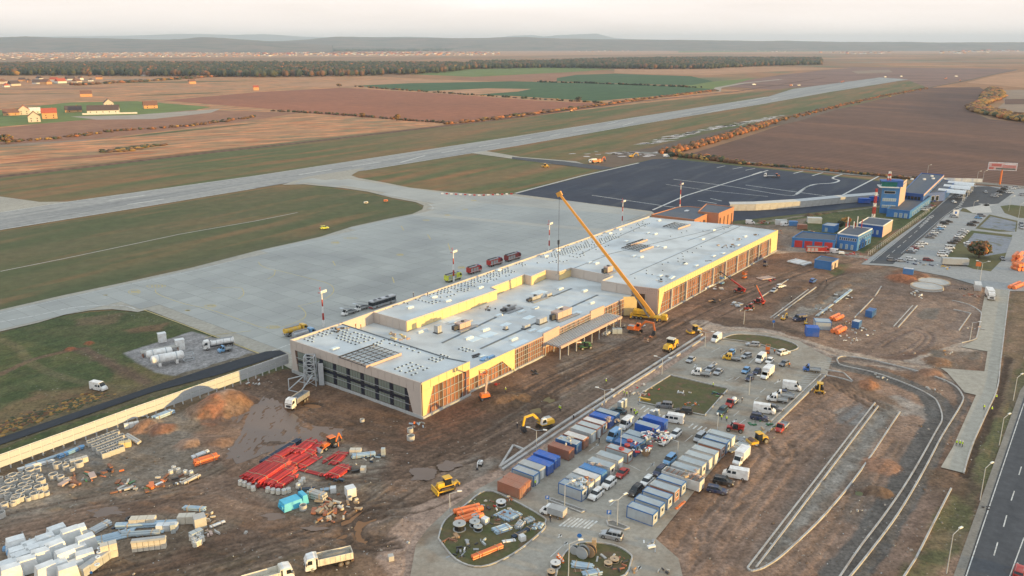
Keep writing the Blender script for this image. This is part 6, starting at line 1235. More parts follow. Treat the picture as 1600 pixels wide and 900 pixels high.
# ---------------------------------------------------------------- mobile crane
cr = tag(link('mobile_crane',None,None,at(1012,499),rot(112)),'tall yellow mobile crane with its boom raised over the terminal roof','crane')
def cpt(name,mb,par=None): return link(name,mb.mesh(name),par or cr)
cpt('carrier',MB().box(-6.2,6.5,-1.35,1.35,1.0,1.6,'paint_yellow').box(-6,6,-.6,.6,.6,1.0,'dark_metal'));cc = cpt('driver_cab',MB().box(5.0,7.2,-1.3,1.3,.8,2.5,'paint_yellow',(.1,.5,.05,.05)));cpt('windscreen',MB().box(6.2,7.0,-1.1,1.1,1.6,2.3,'glass_dark',(0,.35,0,0)).box(6.8,7.24,-.6,.6,.9,1.3,'lamp'),cc)
for n_,me_,sb_ in wheels((4.6,2.9,-2.2,-3.8,-5.2),1.2,.62,.4): link(n_,me_,cr)
cpt('turntable',MB().cyl((-1.2,0,1.6),(-1.2,0,2.0),1.2,'dark_metal',14));cpt('superstructure',MB().box(-4.2,1.2,-1.3,1.3,2.0,3.2,'paint_yellow',(.3,.3,.1,.1)));cpt('operator_cab',MB().box(-.4,1.4,1.0,1.9,1.9,3.4,'glass_dark',(.1,.3,0,0)));cpt('counterweight',MB().box(-5.2,-3.6,-1.4,1.4,2.0,3.3,'paint_yellow'))
for y in (-2.6,2.6): cpt('outrigger',MB().box(3.6,4.0,min(y,0),max(y,0),.7,.95,'paint_yellow').box(3.5,4.1,y - .2,y + .2,0,.7,'dark_metal').box(-6,-5.6,min(y,0),max(y,0),.7,.95,'paint_yellow').box(-6.1,-5.5,y - .2,y + .2,0,.7,'dark_metal'))
base = Vector(at(1012,499));foot = G(1021,493,2.6)
# the tip hangs above the roof, left of the crane, the same distance away
def tip_at(px,py,Y):
    # point on the sight line of (px,py) at depth Y, used once to read the boom's length and slope off the photograph
    v = (py - 450) / CF;t = Y / (_c - v * _s);return Vector(((px - 800) / CF * t,Y,CH + t * (-_s - v * _c)))
tip = tip_at(874,303,foot.y + 8)
M = cr.matrix_world;loc = lambda p: (Vector((p.x - base.x,p.y - base.y,0)).length,p)
def to_local(p): d = p - base;a = -rot(112);return Vector((d.x * math.cos(a) - d.y * math.sin(a),d.x * math.sin(a) + d.y * math.cos(a),d.z))
f_,t_ = to_local(foot),to_local(tip)
nseg = 5
for k in range(nseg):
    a,b_ = f_.lerp(t_,k / nseg if k else 0),f_.lerp(t_,(k + 1) / nseg + (.012 if k < nseg - 1 else 0));w_ = 1.25 - .13 * k
    cpt('boom_section',MB().bar(a,b_,w_ * .8,'paint_boom',w_))
cpt('boom_head',MB().bar(t_ + Vector((-.8,0,-.5)),t_ + Vector((.8,0,.4)),1.0,'paint_boom',1.6));cpt('boom_cylinder',MB().cyl(f_ + Vector((-1.5,0,-.8)),f_.lerp(t_,.22) - Vector((.6,0,.6)),.35,'steel',8));cpt('rope',MB().bar(t_,t_ - Vector((0,0,17)),.09,'dark_metal'));hk = t_ - Vector((0,0,18.2));cpt('hook',MB().bar(hk,hk + Vector((0,0,1.6)),.6,'dark_metal').bar(hk - Vector((0,0,.9)),hk,.25,'dark_metal').bar(hk - Vector((0,0,11)),hk - Vector((0,0,.9)),.16,'stud_dark'))
# ---------------------------------------------------------------- masts and lamps
def light_mast(px,py,h,label):
    p = at(px,py,0.);t = tag(link('light_mast',None,None,p,rot(30)),label,'light mast','red and white apron light masts')
    n = 5
    for k in range(n): link('mast_section',MB().cyl((0,0,h * k / n),(0,0,h * (k + 1) / n),.42 - .05 * k,'paint_red' if k % 2 else 'paint_white',8,.42 - .05 * (k + 1)).mesh('mast_section'),t)
    link('platform',MB().box(-1.2,1.2,-.7,.7,h,h + .15,'paint_red').mesh('platform'),t)
    for x in (-1.0,1.0,.1): link('floodlight',MB().box(x - .45,x + .45,-1.1,-.6,h + .1,h + .95,'lamp').mesh('floodlight'),t)
    link('lightning_rod',MB().bar((-.2,0,h),(-.9,0,h + 2.0),.14,'paint_red').bar((-.9,0,h + 2),(-.2,0,h + 1.9),.12,'paint_red').mesh('lightning_rod'),t)
light_mast(506,510,12.4,'red and white light mast nearest the west end of the terminal');light_mast(709,440,12.6,'red and white light mast in front of the lime fire tender');light_mast(858,392,13,'red and white light mast left of the crane hook');light_mast(972,352,13,'red and white light mast right of the boom behind the roof');light_mast(1062,327,15,'red and white light mast beside the brown block')
def street_lamp(px,py,h,az,label,arms=2,reach=2.2,z=None):
    t = tag(link('street_lamp',None,None,at(px,py,z),rot(az)),label,'street lamp','street lamps')
    link('pole',MB().cyl((0,0,0),(0,0,h * .93),.11,'galv',6,.07).mesh('pole'),t)
    for s in ((1,-1) if arms == 2 else (1,)):
        a = link('arm',MB().bar((0,0,h * .92),(s * reach * .8,0,h),.09,'galv').mesh('arm'),t);link('lamp_head',MB().box(min(s * reach * .75,s * reach * 1.2),max(s * reach * .75,s * reach * 1.2),-.18,.18,h - .02,h + .2,'lamp').mesh('lamp_head'),a)
for i,(px,py,h,az,lb,ar) in enumerate([(838,704,5.8,110,'two armed lamp at the concrete drain corner',2),(944,637,5.6,110,'two armed lamp beside the first dirt lane kerb',2),(1034,586,5.6,110,'two armed lamp left of the grass triangle',2),(1101,545,6,110,'two armed lamp beside the yellow roller',2),(1170,617,6,110,'lamp among the cars by the striped crossing',1),(1120,679,6.5,200,'lamp on the corner of the grass triangle',1),(964,822,6.5,230,'two armed lamp in the small planter by the cabins',2),(703,800,4.6,80,'single lamp at the tip of the grass teardrop',1),(882,795,6,60,'lamp at the small planter left of the grey cabins',1),(969,716,8.5,200,'tall lamp rising from the pale container',1),(1058,718,5,290,'leaning lamp between the white cars and cabins',1),(888,905,8,80,'lamp on the lower grass island',1),
                                        (1162,507,5.5,110,'lamp at the end of the first channel',1),(1479,896,9,60,'single arm highway lamp, nearest the bottom edge',1),(1531,782,8.5,60,'single arm highway lamp in the middle of the verge',1),(1561,696,8,60,'single arm highway lamp above the middle one',1),(1583,626,7.5,60,'single arm highway lamp behind the worker group',1),(1600,560,7,60,'single arm highway lamp, highest up the verge',1),(1530,445,10,110,'two armed lamp with an orange sign at the road junction',2),(1576,330,9,80,'lamp on the round lawn by the right road',1),(1591,342,9,80,'lamp right of the round lawn',1),(1526,285,8,80,'lamp behind the car park left of the billboard',1),(1535,286,9,80,'lamp just left of the billboard',1),(1449,272,7,80,'lamp behind the old terminal roof',1),(1520,330,6,80,'lamp at the forecourt crossing',1),(1515,533,7,110,'lamp by the curved kerb near the concrete road',1)]):
    street_lamp(px,py,h,az,lb,ar)
t = tag(link('antenna_mast',None,None,at(1363,351),0),'tall red and white lattice mast behind the blue offices','mast');link('lattice',lattice(20,1.4,10,['paint_red','paint_red','paint_white'],r=.22).mesh('lattice'),t)
t = tag(link('antenna_group',None,None,(G(1334,356,7.4).x,G(1334,356,7.4).y,7.2),0),'cluster of red and white aerials on the blue office roof','antennas')
for k in range(7): link('aerial',MB().cyl((k * 1.3 - 4,(k % 3) * 1.2,0),(k * 1.3 - 4,(k % 3) * 1.2,2.5 + (k * 7 % 4)),.22,['paint_red','paint_white'][k % 2],6).mesh('aerial'),t)
# billboard
t = tag(link('billboard',None,None,G(1562,288,0),rot(200)),'large billboard on an orange pole above the far car park','billboard')
link('pole',MB().cyl((0,0,0),(0,0,10.4),.6,'paint_orange',10).mesh('pole'),t);pn = link('panel',MB().box(-.35,.35,-9,9,10,15.3,'paint_white').mesh('panel'),t)
pm('bb_pink',(.62,.40,.36));pm('bb_red',(.55,.15,.12));pm('bb_dark',(.14,.15,.12))
mb = MB().box(.352,.37,-8.7,8.7,10.3,15.0,'bb_pink');mb.box(.372,.39,1.0,8.2,14.0,14.5,'paint_white').box(.372,.39,.2,8.2,12.9,13.5,'bb_red').box(.372,.39,0,8.2,12.0,12.5,'bb_red').box(.372,.39,-7,-.8,12.6,14.4,'bb_red').box(.372,.39,-4,8.2,10.5,11.6,'bb_dark').box(.372,.39,-8.4,-5.5,10.5,12,'bb_red');link('poster',mb.mesh('poster'),pn)
def sign(px,py,h,az,mat,label,shape='square',s=.6,text=None,z=None):
    t = tag(link('road_sign',None,None,at(px,py,z),rot(az)),label,'sign');link('post',MB().cyl((0,0,0),(0,0,h),.05,'galv',6).mesh('post'),t)
    m_ = MB().box(.05,.09,-s / 2,s / 2,h - s,h,mat) if shape == 'square' else MB().cyl((.05,0,h - s / 2),(.09,0,h - s / 2),s / 2,mat,14);pl = link('plate',m_.mesh('plate'),t)
    if text:
        cu = bpy.data.curves.new('letter','FONT');cu.body = text;cu.size = s * 1.0;cu.align_x = 'CENTER';cu.align_y = 'CENTER';cu.extrude = .004
        tmp = bpy.data.objects.new('tmp',cu);C.objects.link(tmp);dg = bpy.context.evaluated_depsgraph_get();me_ = bpy.data.meshes.new_from_object(tmp.evaluated_get(dg));bpy.data.objects.remove(tmp);me_.name = 'letter';me_.materials.clear();me_.materials.append(MATS['paint_white'])
        o = link('letter',me_,pl,(.1,0,h - s / 2));o.rotation_euler = (math.pi / 2,0,math.pi / 2)
    return t
sign(951,815,2.6,185,'sign_blue','blue parking sign on the small planter by the cabins','square',.95,'P');sign(855,792,2.6,185,'sign_blue','blue parking sign by the grass teardrop','square',.8,'P');sign(1208,512,2.8,190,'sign_blue','round blue sign at the end of the double channel','round',1.0);sign(905,852,2.6,185,'sign_blue','blue and white signs at the zebra crossing','round',.95)
tag(link('sign_board',MB().box(-.1,.1,-1.6,1.6,0,3.4,'paint_white').box(.1,.12,-.5,.5,1.0,2.4,'sign_blue').mesh('sign_board'),None,at(1493,337),rot(190)),'white information board with a blue sign at the far car park','sign');sign(1527,425,4.5,200,'paint_orange','orange board hanging at the road junction','square',2.0)
# ---------------------------------------------------------------- containers and cabins
for k,c in dict(rustc=(.30,.115,.07),rust2=(.36,.15,.09),blue=(.03,.13,.34),blue2=(.07,.23,.50),royal=(.025,.12,.48),pale=(.42,.47,.48),grey=(.38,.40,.40),white=(.64,.63,.60),slate=(.35,.41,.44),cabin=(.40,.44,.46)).items(): pm('box_' + k,c,rough=.55,var=.08,scale=.6,dirt=(.28,.22,.17),dfac=.3,dscale=.4)
@lru_cache(None)
def container(col_,roof=None,L_=6.06,W_=2.44,h=2.6):
    """shipping container: ribbed walls, corner posts, door end toward +x"""
    c = 'box_' + col_;a,b_ = L_ / 2,W_ / 2;body = MB().box(-a + .05,a - .05,-b_ + .05,b_ - .05,.12,h - .1,c)
    rib = MB();n = 14
    for k in range(n):
        x = -a + .3 + (L_ - .6) * k / (n - 1)
        for s in (-1,1): rib.box(x - .09,x + .09,s * (b_ - .05) - .035,s * (b_ - .05) + .035,.2,h - .15,c)
    fr = MB()
    for x in (-a,a - .12):
        for y in (-b_,b_ - .12): fr.box(x,x + .12,y,y + .12,0,h,c)
    fr.box(-a + .13,a - .13,-b_,-b_ + .1,h - .13,h,c).box(-a + .13,a - .13,b_ - .1,b_,h - .13,h,c)
    roofm = MB();
    for k in range(9): x = -a + .2 + (L_ - .4) * k / 9;roofm.box(x,x + (L_ - .4) / 9 - .05,-b_ + .12,b_ - .12,h - .1,h - .02,'box_' + (roof or col_))
    p = [('body',body.mesh('body'),[('rib',rib.mesh('rib'))]),P_('frame',fr),P_('roof',roofm)]
    for s in (-1,1):
        d = MB().box(a - .05,a + .03,min(s * .03,s * (b_ - .14)),max(s * .03,s * (b_ - .14)),.2,h - .15,c);bar = MB()
        for y in (.3,.85): bar.box(a + .03,a + .08,s * y - .03,s * y + .03,.2,h - .2,'steel')
        p.append(('door',d.mesh('door'),[('lock_bar',bar.mesh('lock_bar'))]))
    return p
@lru_cache(None)
def cabin(col_,trim='blue',roof='slate',L_=6.06,W_=2.44,h=2.7,win=True):
    """site office cabin: panelled walls, painted frame, window in the +x end"""
    a,b_ = L_ / 2,W_ / 2;t_ = 'box_' + trim;fr = MB()
    for x in (-a,a - .16):
        for y in (-b_,b_ - .16): fr.box(x,x + .16,y,y + .16,0,h,t_)
    fr.box(-a + .17,a - .17,-b_,-b_ + .16,h - .2,h,t_).box(-a + .17,a - .17,b_ - .16,b_,h - .2,h,t_).box(-a,-a + .16,-b_ + .17,b_ - .17,h - .2,h,t_).box(a - .16,a,-b_ + .17,b_ - .17,h - .2,h,t_).box(-a + .17,a - .17,-b_,-b_ + .16,0,.18,t_).box(-a + .17,a - .17,b_ - .16,b_,0,.18,t_).box(a - .16,a,-b_ + .17,b_ - .17,0,.18,t_)
    p = [P_('frame',fr),P_('roof',MB().box(-a + .16,a - .16,-b_ + .16,b_ - .16,h - .12,h - .03,'box_' + roof))]
    p.append(P_('end_wall',MB().box(a - .12,a - .04,-b_ + .16,b_ - .16,.18,h - .2,'box_' + col_)));p.append(P_('end_wall',MB().box(-a + .04,-a + .12,-b_ + .16,b_ - .16,.18,h - .2,'box_' + col_)))
    for s in (-1,1):
        for k in range(3): x0 = -a + .17 + (L_ - .34) * k / 3;p.append(('wall_panel',MB().box(x0 + .01,x0 + (L_ - .34) / 3 - .01,s * (b_ - .09) - .05,s * (b_ - .09) + .05,.18,h - .2,'box_' + col_).mesh('wall_panel'),[]))
    if win: p.append(('window',MB().box(a - .04,a + .02,-.55,.55,1.0,2.1,'trim_white').mesh('window'),[('pane',MB().box(a + .02,a + .035,-.42,-.03,1.12,1.98,'glass_dark').box(a + .02,a + .035,.03,.42,1.12,1.98,'glass_dark').mesh('pane'))]))
    else: p.append(P_('door',MB().box(a - .04,a + .02,-.45,.45,.15,2.15,'trim_white')))
    return p
def cont_row(p0,p1,specs,az,cat='container',group=None,z=.1,inset=0):
    """containers side by side: the +x ends run along the photo line p0 -> p1"""
    A,B = G(*p0),G(*p1);n = len(specs)
    for k,(sp,lb,nm) in enumerate(specs):
        e = A.lerp(B,(k + .5) / n);c_ = e - azv(az) * 3.03;spawn(nm,sp,lb,cat if nm == 'container' else 'cabin',(c_.x,c_.y,z),rot(az),group)
ct,cb_ = container,cabin
CG = 'containers and cabins in the site car park'
cont_row((813,782),(829,766),[(ct('rust2'),'rust orange shipping container at the low end of the left row','container'),(ct('rust2'),'rust orange shipping container, second from the low end of the left row','container')],126,group=CG)
cont_row((834,763),(852,744),[(cb_('slate','blue','grey',win=False),'grey flat roofed cabin beside the rust containers','cabin'),(cb_('cabin','grey','grey',win=False),'grey ribbed cabin beside the blue containers','cabin')],126,group=CG)
cont_row((855,747),(876,727),[(ct('royal'),'royal blue shipping container, left of a pair','container'),(ct('royal'),'royal blue shipping container, right of a pair','container')],126,group=CG)
cont_row((889,722),(897,715),[(ct('rustc'),'rust brown container with a dark mat on its roof','container')],126,group=CG)
cont_row((899,712),(921,697),[(ct('blue','pale'),'blue container with grey sheets on its roof','container'),(ct('rust2','white'),'rust container with pale bales on its roof','container')],126,group=CG)
cont_row((923,695),(949,674),[(cb_('pale','grey','pale',win=False),'pale cabin, nearest of the pale trio','cabin'),(cb_('pale','rustc','pale',win=False),'pale cabin with a red frame in the middle of the trio','cabin'),(cb_('pale','rustc','white'),'pale cabin with a red frame and a window','cabin')],126,group=CG)
cont_row((951,672),(969,659),[(ct('royal'),'royal blue container at the far end of the left row','container'),(ct('blue','slate'),'grey roofed blue container with cartons on top','container')],126,group=CG)
cont_row((908,786),(939,759),[(cb_('cabin','blue','slate'),'grey cabin with blue frame and a coiled hose on its roof','cabin'),(cb_('white','grey','grey',win=False),'cream sided container full of netting on its roof','cabin'),(cb_('white','grey','white',win=False),'cream sided cabin behind the netting','cabin')],126,group=CG)
cont_row((940,758),(948,751),[(ct('blue2'),'bright blue container among the cream cabins','container')],126,group=CG)
cont_row((950,750),(976,729),[(cb_('white','grey','slate'),'cream cabin right of the bright blue container','cabin'),(cb_('white','grey','slate',win=False),'cream cabin with boards on its roof','cabin')],126,group=CG)
cont_row((979,727),(990,718),[(cb_('slate','rustc','pale'),'grey cabin with a red corner post','cabin')],126,group=CG)
cont_row((992,716),(1017,695),[(ct('blue'),'blue container with red barrels on its roof','container'),(ct('blue','slate'),'blue container with dark clutter on its roof','container'),(ct('slate'),'grey container with an open door','container')],126,group=CG)
cont_row((1022,688),(1046,668),[(ct('royal','slate'),'blue container under a layer of white sacks','container'),(ct('royal'),'plain royal blue container beside the minibus','container')],126,group=CG)
cont_row((1018,826),(1040,801),[(cb_('cabin','blue','slate'),'grey office cabin with blue frame, nearest the camera','cabin'),(cb_('cabin','blue','slate'),'grey office cabin, second from the near end','cabin')],126,group=CG)
cont_row((1041,800),(1073,768),[(cb_('cabin','blue','slate'),'grey office cabin, third from the near end','cabin'),(cb_('rust2','cabin','slate'),'office cabin with an orange lit end wall','cabin'),(cb_('cabin','blue','slate'),'grey office cabin with an aerial beside the open box','cabin')],126,group=CG)  # the orange light on that end wall is put into the cabin's wall colour
cont_row((1090,766),(1099,756),[],126)
def open_box(px,py,az,label):
    t = tag(link('open_container',None,None,at(px,py,.1),rot(az)),label,'container',CG);a,b_ = 4.6,1.3
    link('floor',MB().box(-a,a,-b_,b_,.1,.25,'rust').mesh('floor'),t)
    for s in (-1,1): link('side_wall',MB().box(-a,a,s * b_ - .06,s * b_ + .06,.2,2.5,'box_white').mesh('side_wall'),t)
    for s in (-1,1): link('end_wall',MB().box(s * a - .06,s * a + .06,-b_ + .07,b_ - .07,.2,2.5,'box_white').mesh('end_wall'),t)
    for k in range(7): link('roof_beam',MB().box(-a + .8 + k * 1.2,-a + .95 + k * 1.2,-b_ + .07,b_ - .07,2.3,2.42,'rust').mesh('roof_beam'),t)
open_box(1066,757,126,'roofless white container showing rusty beams')
cont_row((1084,757),(1124,720),[(cb_('cabin','grey','slate'),'grey cabin with timber leaning on it beside the roofless box','cabin'),(cb_('white','grey','slate'),'pale cabin beside the timber','cabin'),(cb_('white','grey','pale',win=False),'pale roofed cabin in the long row','cabin'),(cb_('white','grey','pale',win=False),'pale roofed cabin with a blank door in the long row','cabin')],126,group=CG)
cont_row((1125,719),(1149,695),[(cb_('rust2','slate','slate'),'cabin with peach end wall in the long row','cabin'),(cb_('slate','blue','slate'),'slate blue cabin in the long row','cabin'),(cb_('white','slate','pale',win=False),'white ended cabin at the far end of the long row','cabin')],126,group=CG)
for px,py,lb in [(969,640,'grey portable toilet, left of the pair beside the dark saloon'),(975,636,'grey portable toilet, right of the pair'),(1019,654,'grey portable toilet, left of the two by the crossing'),(1025,653,'grey portable toilet, right of the two by the crossing')]:
    spawn('portable_toilet',[P_('booth',MB().box(-.6,.6,-.6,.6,0,2.2,'box_grey')),P_('roof',MB().box(-.62,.62,-.62,.62,2.2,2.36,'trim_white',(.1,.1,.1,.1))),P_('door',MB().box(.6,.64,-.42,.42,.1,2.0,'box_slate'))],lb,'toilet',at(px,py),rot(126),'portable toilets')
for px,py,az,sp,lb in [(1268,524,100,ct('royal',None,4.2,3.4,3.2),'bright blue box cabin at the edge of the dusty lane'),(1284,513,100,cb_('pale','blue','slate',5.4,4.2,3),'blue green cabin behind the bright blue box'),(1220,351,100,cb_('white','white','pale'),'white cabin left of the small blue cabin behind the garage'),(1239,353,100,ct('blue2',None,4.5),'small blue cabin behind the fire garage'),(1272,348,100,cb_('pale','white','pale',7.5,3.5,3),'pale cabin near the earth heaps'),(1350,317,100,ct('royal',None,7,3,3),'royal blue container at the end of the pale screen wall'),(1364,314,100,ct('royal',None,6,3,3),'royal blue container right of the other by the screen wall'),
                           (1253,358,100,ct('rust2',None,5),'rust coloured container behind the fire garage'),(1527,452,205,ct('white',None,6.5),'white container on a steel frame by the junction'),(1418,434,300,ct('blue2','white',4),'blue tank container sitting in the pit'),(1360,494,40,ct('blue',None,5),'dark blue skip cabin among the rubbish'),(1338,512,40,ct('blue','white',3),'blue skip heaped with white waste')]:
    spawn('container',sp,lb,'container',at(px,py),rot(az))
tag(link('trailer_box',MB().box(-5.5,5.5,-1.3,1.3,.7,3.4,'box_grey').box(-5,5,-1,1,.3,.7,'dark_metal').mesh('trailer_box'),None,at(1491,415),rot(100)),'long grey box trailer at the front of the far car park','trailer')
# ---------------------------------------------------------------- people
for i,(px,py,az,ps,vs,lb) in enumerate([(1037,594,100,'stand','hivis',''),(790,615,90,'stand','hivis','worker in yellow vest beside the pink sack at the terminal foot'),(803,583,100,'stand','hivis','worker in yellow vest at the corner of the yellow fascia'),(874,642,60,'walk','hivis','worker in yellow vest walking between the drain and the terminal'),(876,643,60,'stand','hivis','second worker beside the walking one on the gravel'),(808,670,60,'stand','cloth_dark','dark clothed worker on the grey gravel strip'),(896,657,60,'walk','cloth_dark','dark clothed man beside the concrete drain'),
     (947,600,60,'walk','hivis','worker in yellow vest on the dirt above the lamp'),(975,619,100,'stand','hivis','worker in yellow vest left of the timber stack'),(979,620,100,'stand','hivis','worker in yellow vest beside the dark jacketed man'),(984,620,100,'stand','cloth_dark','dark jacketed man by the yellow vested pair'),(986,646,200,'walk','cloth_dark','dark clothed worker left of the group of four by the toilets'),(991,647,200,'walk','hivis','worker in yellow vest, middle of the group by the toilets'),(995,650,200,'walk','hivis','worker in yellow vest, right of the group by the toilets'),(993,652,180,'stand','hivis','worker in yellow vest, lowest of the group by the toilets'),
     (1114,606,100,'stand','hivis','worker in yellow vest on the grass triangle'),(1127,657,200,'walk','hivis','worker in yellow vest below the dark teal car'),(1135,659,200,'walk','hivis','worker in yellow vest striding right of the other below the teal car'),(1159,630,100,'stand','cloth_dark','dark clothed man behind the red pickup'),(1233,574,200,'stand','hivis_orange','worker in orange beside the grey hatchback'),(836,760,150,'stand','hivis','worker in bright vest at the door of the grey cabin'),(936,693,100,'stand','cloth_dark','dark clothed man at the red framed cabin'),(860,816,200,'walk','cloth_dark','dark clothed man beside the white canvas pickup'),(1157,553,100,'stand','cloth_dark','dark clothed man among the cars near the yellow pickup'),
     (1494,697,200,'stand','hivis','worker in yellow vest, left of the group on the concrete road'),(1499,698,200,'stand','hivis','worker in yellow vest, middle of the group on the concrete road'),(1503,699,90,'walk','hivis','worker in yellow vest, right of the group on the concrete road'),(1537,641,200,'stand','hivis','worker in yellow vest at the trench edge'),(1549,644,200,'stand','hivis','worker in yellow vest bending beside the trench'),(1556,625,200,'stand','hivis','worker in yellow vest behind the trench'),(1210,553,200,'stand','hivis_orange','worker in orange behind the white car with raised tailgate'),(1236,470,60,'stand','cloth_dark','dark clothed man between the channels on the dirt'),(1291,442,60,'stand','cloth_dark','dark clothed man right of the blue car on the dirt'),(1132,437,300,'stand','hivis','worker in yellow vest by the long hall wall')]):
    if lb: person(px,py,az,lb,ps,vs)
person(556,513,100,'worker in orange on the near roof by the step','stand','hivis_orange',ZR - .5);person(564,514,100,'second worker in orange on the near roof by the step','stand','hivis_orange',ZR - .5);person(646,464,100,'dark clothed worker on the long back roof','stand','cloth_dark',ZR - .5);person(668,463,100,'second dark clothed worker on the long back roof','stand','cloth_dark',ZR - .5)
# ================================================================== kerbs, paint, stored goods
def kerb(pts,w_=.35,h=.16,z=.0,mat='kerb',name='kerb',sm_=True):
    P = [G(*p) for p in (smooth_pts(pts,4) if sm_ and len(pts) > 2 else pts)];mb = MB()
    for a,b_ in zip(P,P[1:]): a,b_ = a.copy(),b_.copy();a.z = b_.z = z + h / 2;d = (b_ - a).normalized() * .02;mb.bar(a - d,b_ + d,w_,mat,h + .3)
    return structure(name,mb)
K4 = [(1402,905),(1344,855)]
for p in [[(1367,630),(1168,888)],[(1372,635),(1181,888)],[(1406,644),(1346,734),(1291,802),(1234,858),(1200,884),(1176,893),(1168,888)],[(1310,905),(1344,855),(1382,805),(1420,749),(1461,677),(1472,654),(1465,630),(1454,619),(1420,602),(1367,583),(1318,572),(1309,566),(1309,560),(1322,557),(1367,564),(1442,583),(1487,600),(1503,617),(1502,632),(1472,681),(1442,738),(1404,802),(1363,858),(1325,905)],[(1486,764),(1457,821),(1431,873),(1410,905)],
          [(1196,667),(1283,585)],[(1201,674),(1292,585)],[(1290,578),(1318,583),(1332,596)],[(1283,585),(1316,592),(1331,597)],[(1396,511),(1426,478)],[(1403,512),(1433,478)],[(1498,517),(1517,490),(1490,484)],[(1488,470),(1512,476),(1530,486),(1533,494),(1527,524),(1522,531),(1502,536)],[(1577,455),(1564,560),(1558,607),(1542,644),(1518,698),(1506,739)],[(1204,497),(1263,453)],[(1209,498),(1275,449)],[(1156,486),(1232,437)],[(1367,463),(1377,448)],[(1335,497),(1364,467)]]:
    kerb(p,sm_=len(p) > 4)
for p in [[(781,731),(860,675),(978,599),(1097,523)],[(785,735),(866,681),(986,601),(1102,528)]]: kerb(p,.7,.35,name='drain_channel',sm_=False)
kerb([(781,731),(802,697),(820,704)],.5,.3,name='drain_channel',sm_=False)
for pts in [[(685,843),(695,815),(725,792),(760,768),(800,782),(848,809),(852,818),(846,832),(800,868),(752,887),(713,876)],[(868,905),(878,872),(905,850),(955,852),(983,866),(986,878),(966,905)],[(1001,616),(1048,587),(1138,608),(1101,650),(1050,640),(999,629)],[(1128,530),(1150,523),(1192,525),(1232,534),(1247,544),(1225,550),(1180,537)],[(948,815),(958,815),(983,826),(975,829),(950,822)],[(1126,558),(1145,545),(1150,547),(1132,562)],[(1096,580),(1116,567),(1120,569),(1098,583)],[(856,782),(862,780),(915,799),(908,802)]]:
    big = len(pts) > 5;q = smooth_pts(pts + [pts[0]],4)[:-1] if len(pts) > 6 else pts
    sheet('grass_island',q,.17,'m_island' if big else 'm_gravel');kerb(q + [q[0]],.3,.16,.06,sm_=False)
puddle([(352,662),(385,630),(425,622),(448,640),(480,662),(540,672),(500,690),(420,708),(372,722),(345,706),(352,690),(340,678)],.0)
for c_ in [(660,742,26,10),(700,728,22,7),(430,808,20,6),(490,825,20,4),(170,800,30,8),(1408,507,8,3),(900,560,10,2),(300,800,16,4)]: puddle([(c_[0] + c_[2] * k * math.cos(a),c_[1] + c_[3] * k * math.sin(a)) for a in np.linspace(0,6.28,12)[:-1] for k in [random.uniform(.45,1.25)]],-.02)
b = MB();LZ = .115
def w_(a,c,wd=.14): line([a,c],wd,LZ,'white_line',b)
for k in range(13): w_((1231 + k * 4.2,592 - k * 3.3 + 14),(1247 + k * 4.2 + 8,587 - k * 3.3 + 19 - 2),.12)
for k in range(8): t = k / 7;w_((874 + 44 * t,836 + 4 * t - 14),(893 + 40 * t,822 + 6 * t - 14),.45)
for k in range(5): w_((1000 + k * 6,640 + k * 3.4),(1008 + k * 6,634 + k * 3.4),.4);w_((1076 + k * 7,668 + k * 2),(1083 + k * 7,662 + k * 2),.4)
for a in [(920,705,936,693),(985,655,1000,648),(1010,735,1023,722),(953,790,962,782),(1070,690,1082,680),(1139,664,1149,655),(1146,650,1155,642),(1153,664,1165,655),(1178,626,1186,620),(1188,613,1196,607),(1210,600,1219,592),(1112,550,1125,543),(1156,553,1164,547),(1170,568,1186,553),(1148,594,1156,588),(1135,595,1146,590),(984,727,1000,735),(860,870,884,848),(993,894,1000,886)]: w_(a[:2],a[2:],.16)
for cx,cy in [(930,698),(1016,729),(1146,660),(1140,665),(1214,598),(992,651),(881,852),(996,890),(872,840),(1084,574)]: w_((cx,cy),(cx + 5,cy - 5),.3);w_((cx + 5,cy - 5),(cx + 1,cy - 4),.4);w_((cx + 5,cy - 5),(cx + 4,cy - 1.5),.4)
structure('car_park_markings',b)
b = MB();W2 = lambda p,wd,z_: line(p,wd,z_,'white_line',b)
for a,c in [((1553,868),(1559,847)),((1568,823),(1573,805)),((1580,782),(1585,767)),((1592,742),(1596,729)),((1536,930),(1544,900))]: W2([a,c],.22,.17)
W2([(1508,905),(1600,630)],.2,.17);W2([(1576,905),(1600,840)],.2,.17)
for k in range(9): t = k / 9;W2([(1385 + 78 * t,402 - 68 * t),(1390 + 78 * t,398 - 68 * t)],.25,.115)
W2([(1364,408),(1447,340)],.25,.115);W2([(1408,396),(1475,338),(1500,320)],.2,.115)
for k in range(6): W2([(1436 + k * 3,354 - k * 3),(1444 + k * 3,351 - k * 3)],.5,.115);W2([(1495 + k * 2,325 - k * 3),(1502 + k * 2,322 - k * 3)],.5,.115)
structure('road_markings',b)
sheet('airport_road',[(1358,411),(1448,339),(1472,318),(1505,292),(1545,291),(1585,300),(1560,318),(1500,325),(1478,337),(1412,397),(1395,413)],.095,'m_asphalt')
for q in ([(1478,404),(1500,374),(1518,360),(1582,367),(1570,402),(1548,424),(1520,420)],[(1524,357),(1546,335),(1590,345),(1588,362),(1560,362)],[(1563,322),(1580,320),(1640,326),(1640,345),(1590,340),(1570,333)],[(1504,325),(1530,330),(1524,334),(1500,330)]): sheet('grass_island',q,.10,'m_grass')
for q in ([(1506,384),(1522,364),(1582,371),(1572,395),(1540,400)],[(1530,355),(1548,338),(1588,347),(1586,362)]): sheet('gravel_yard',q,.105,'m_gravel_blue')
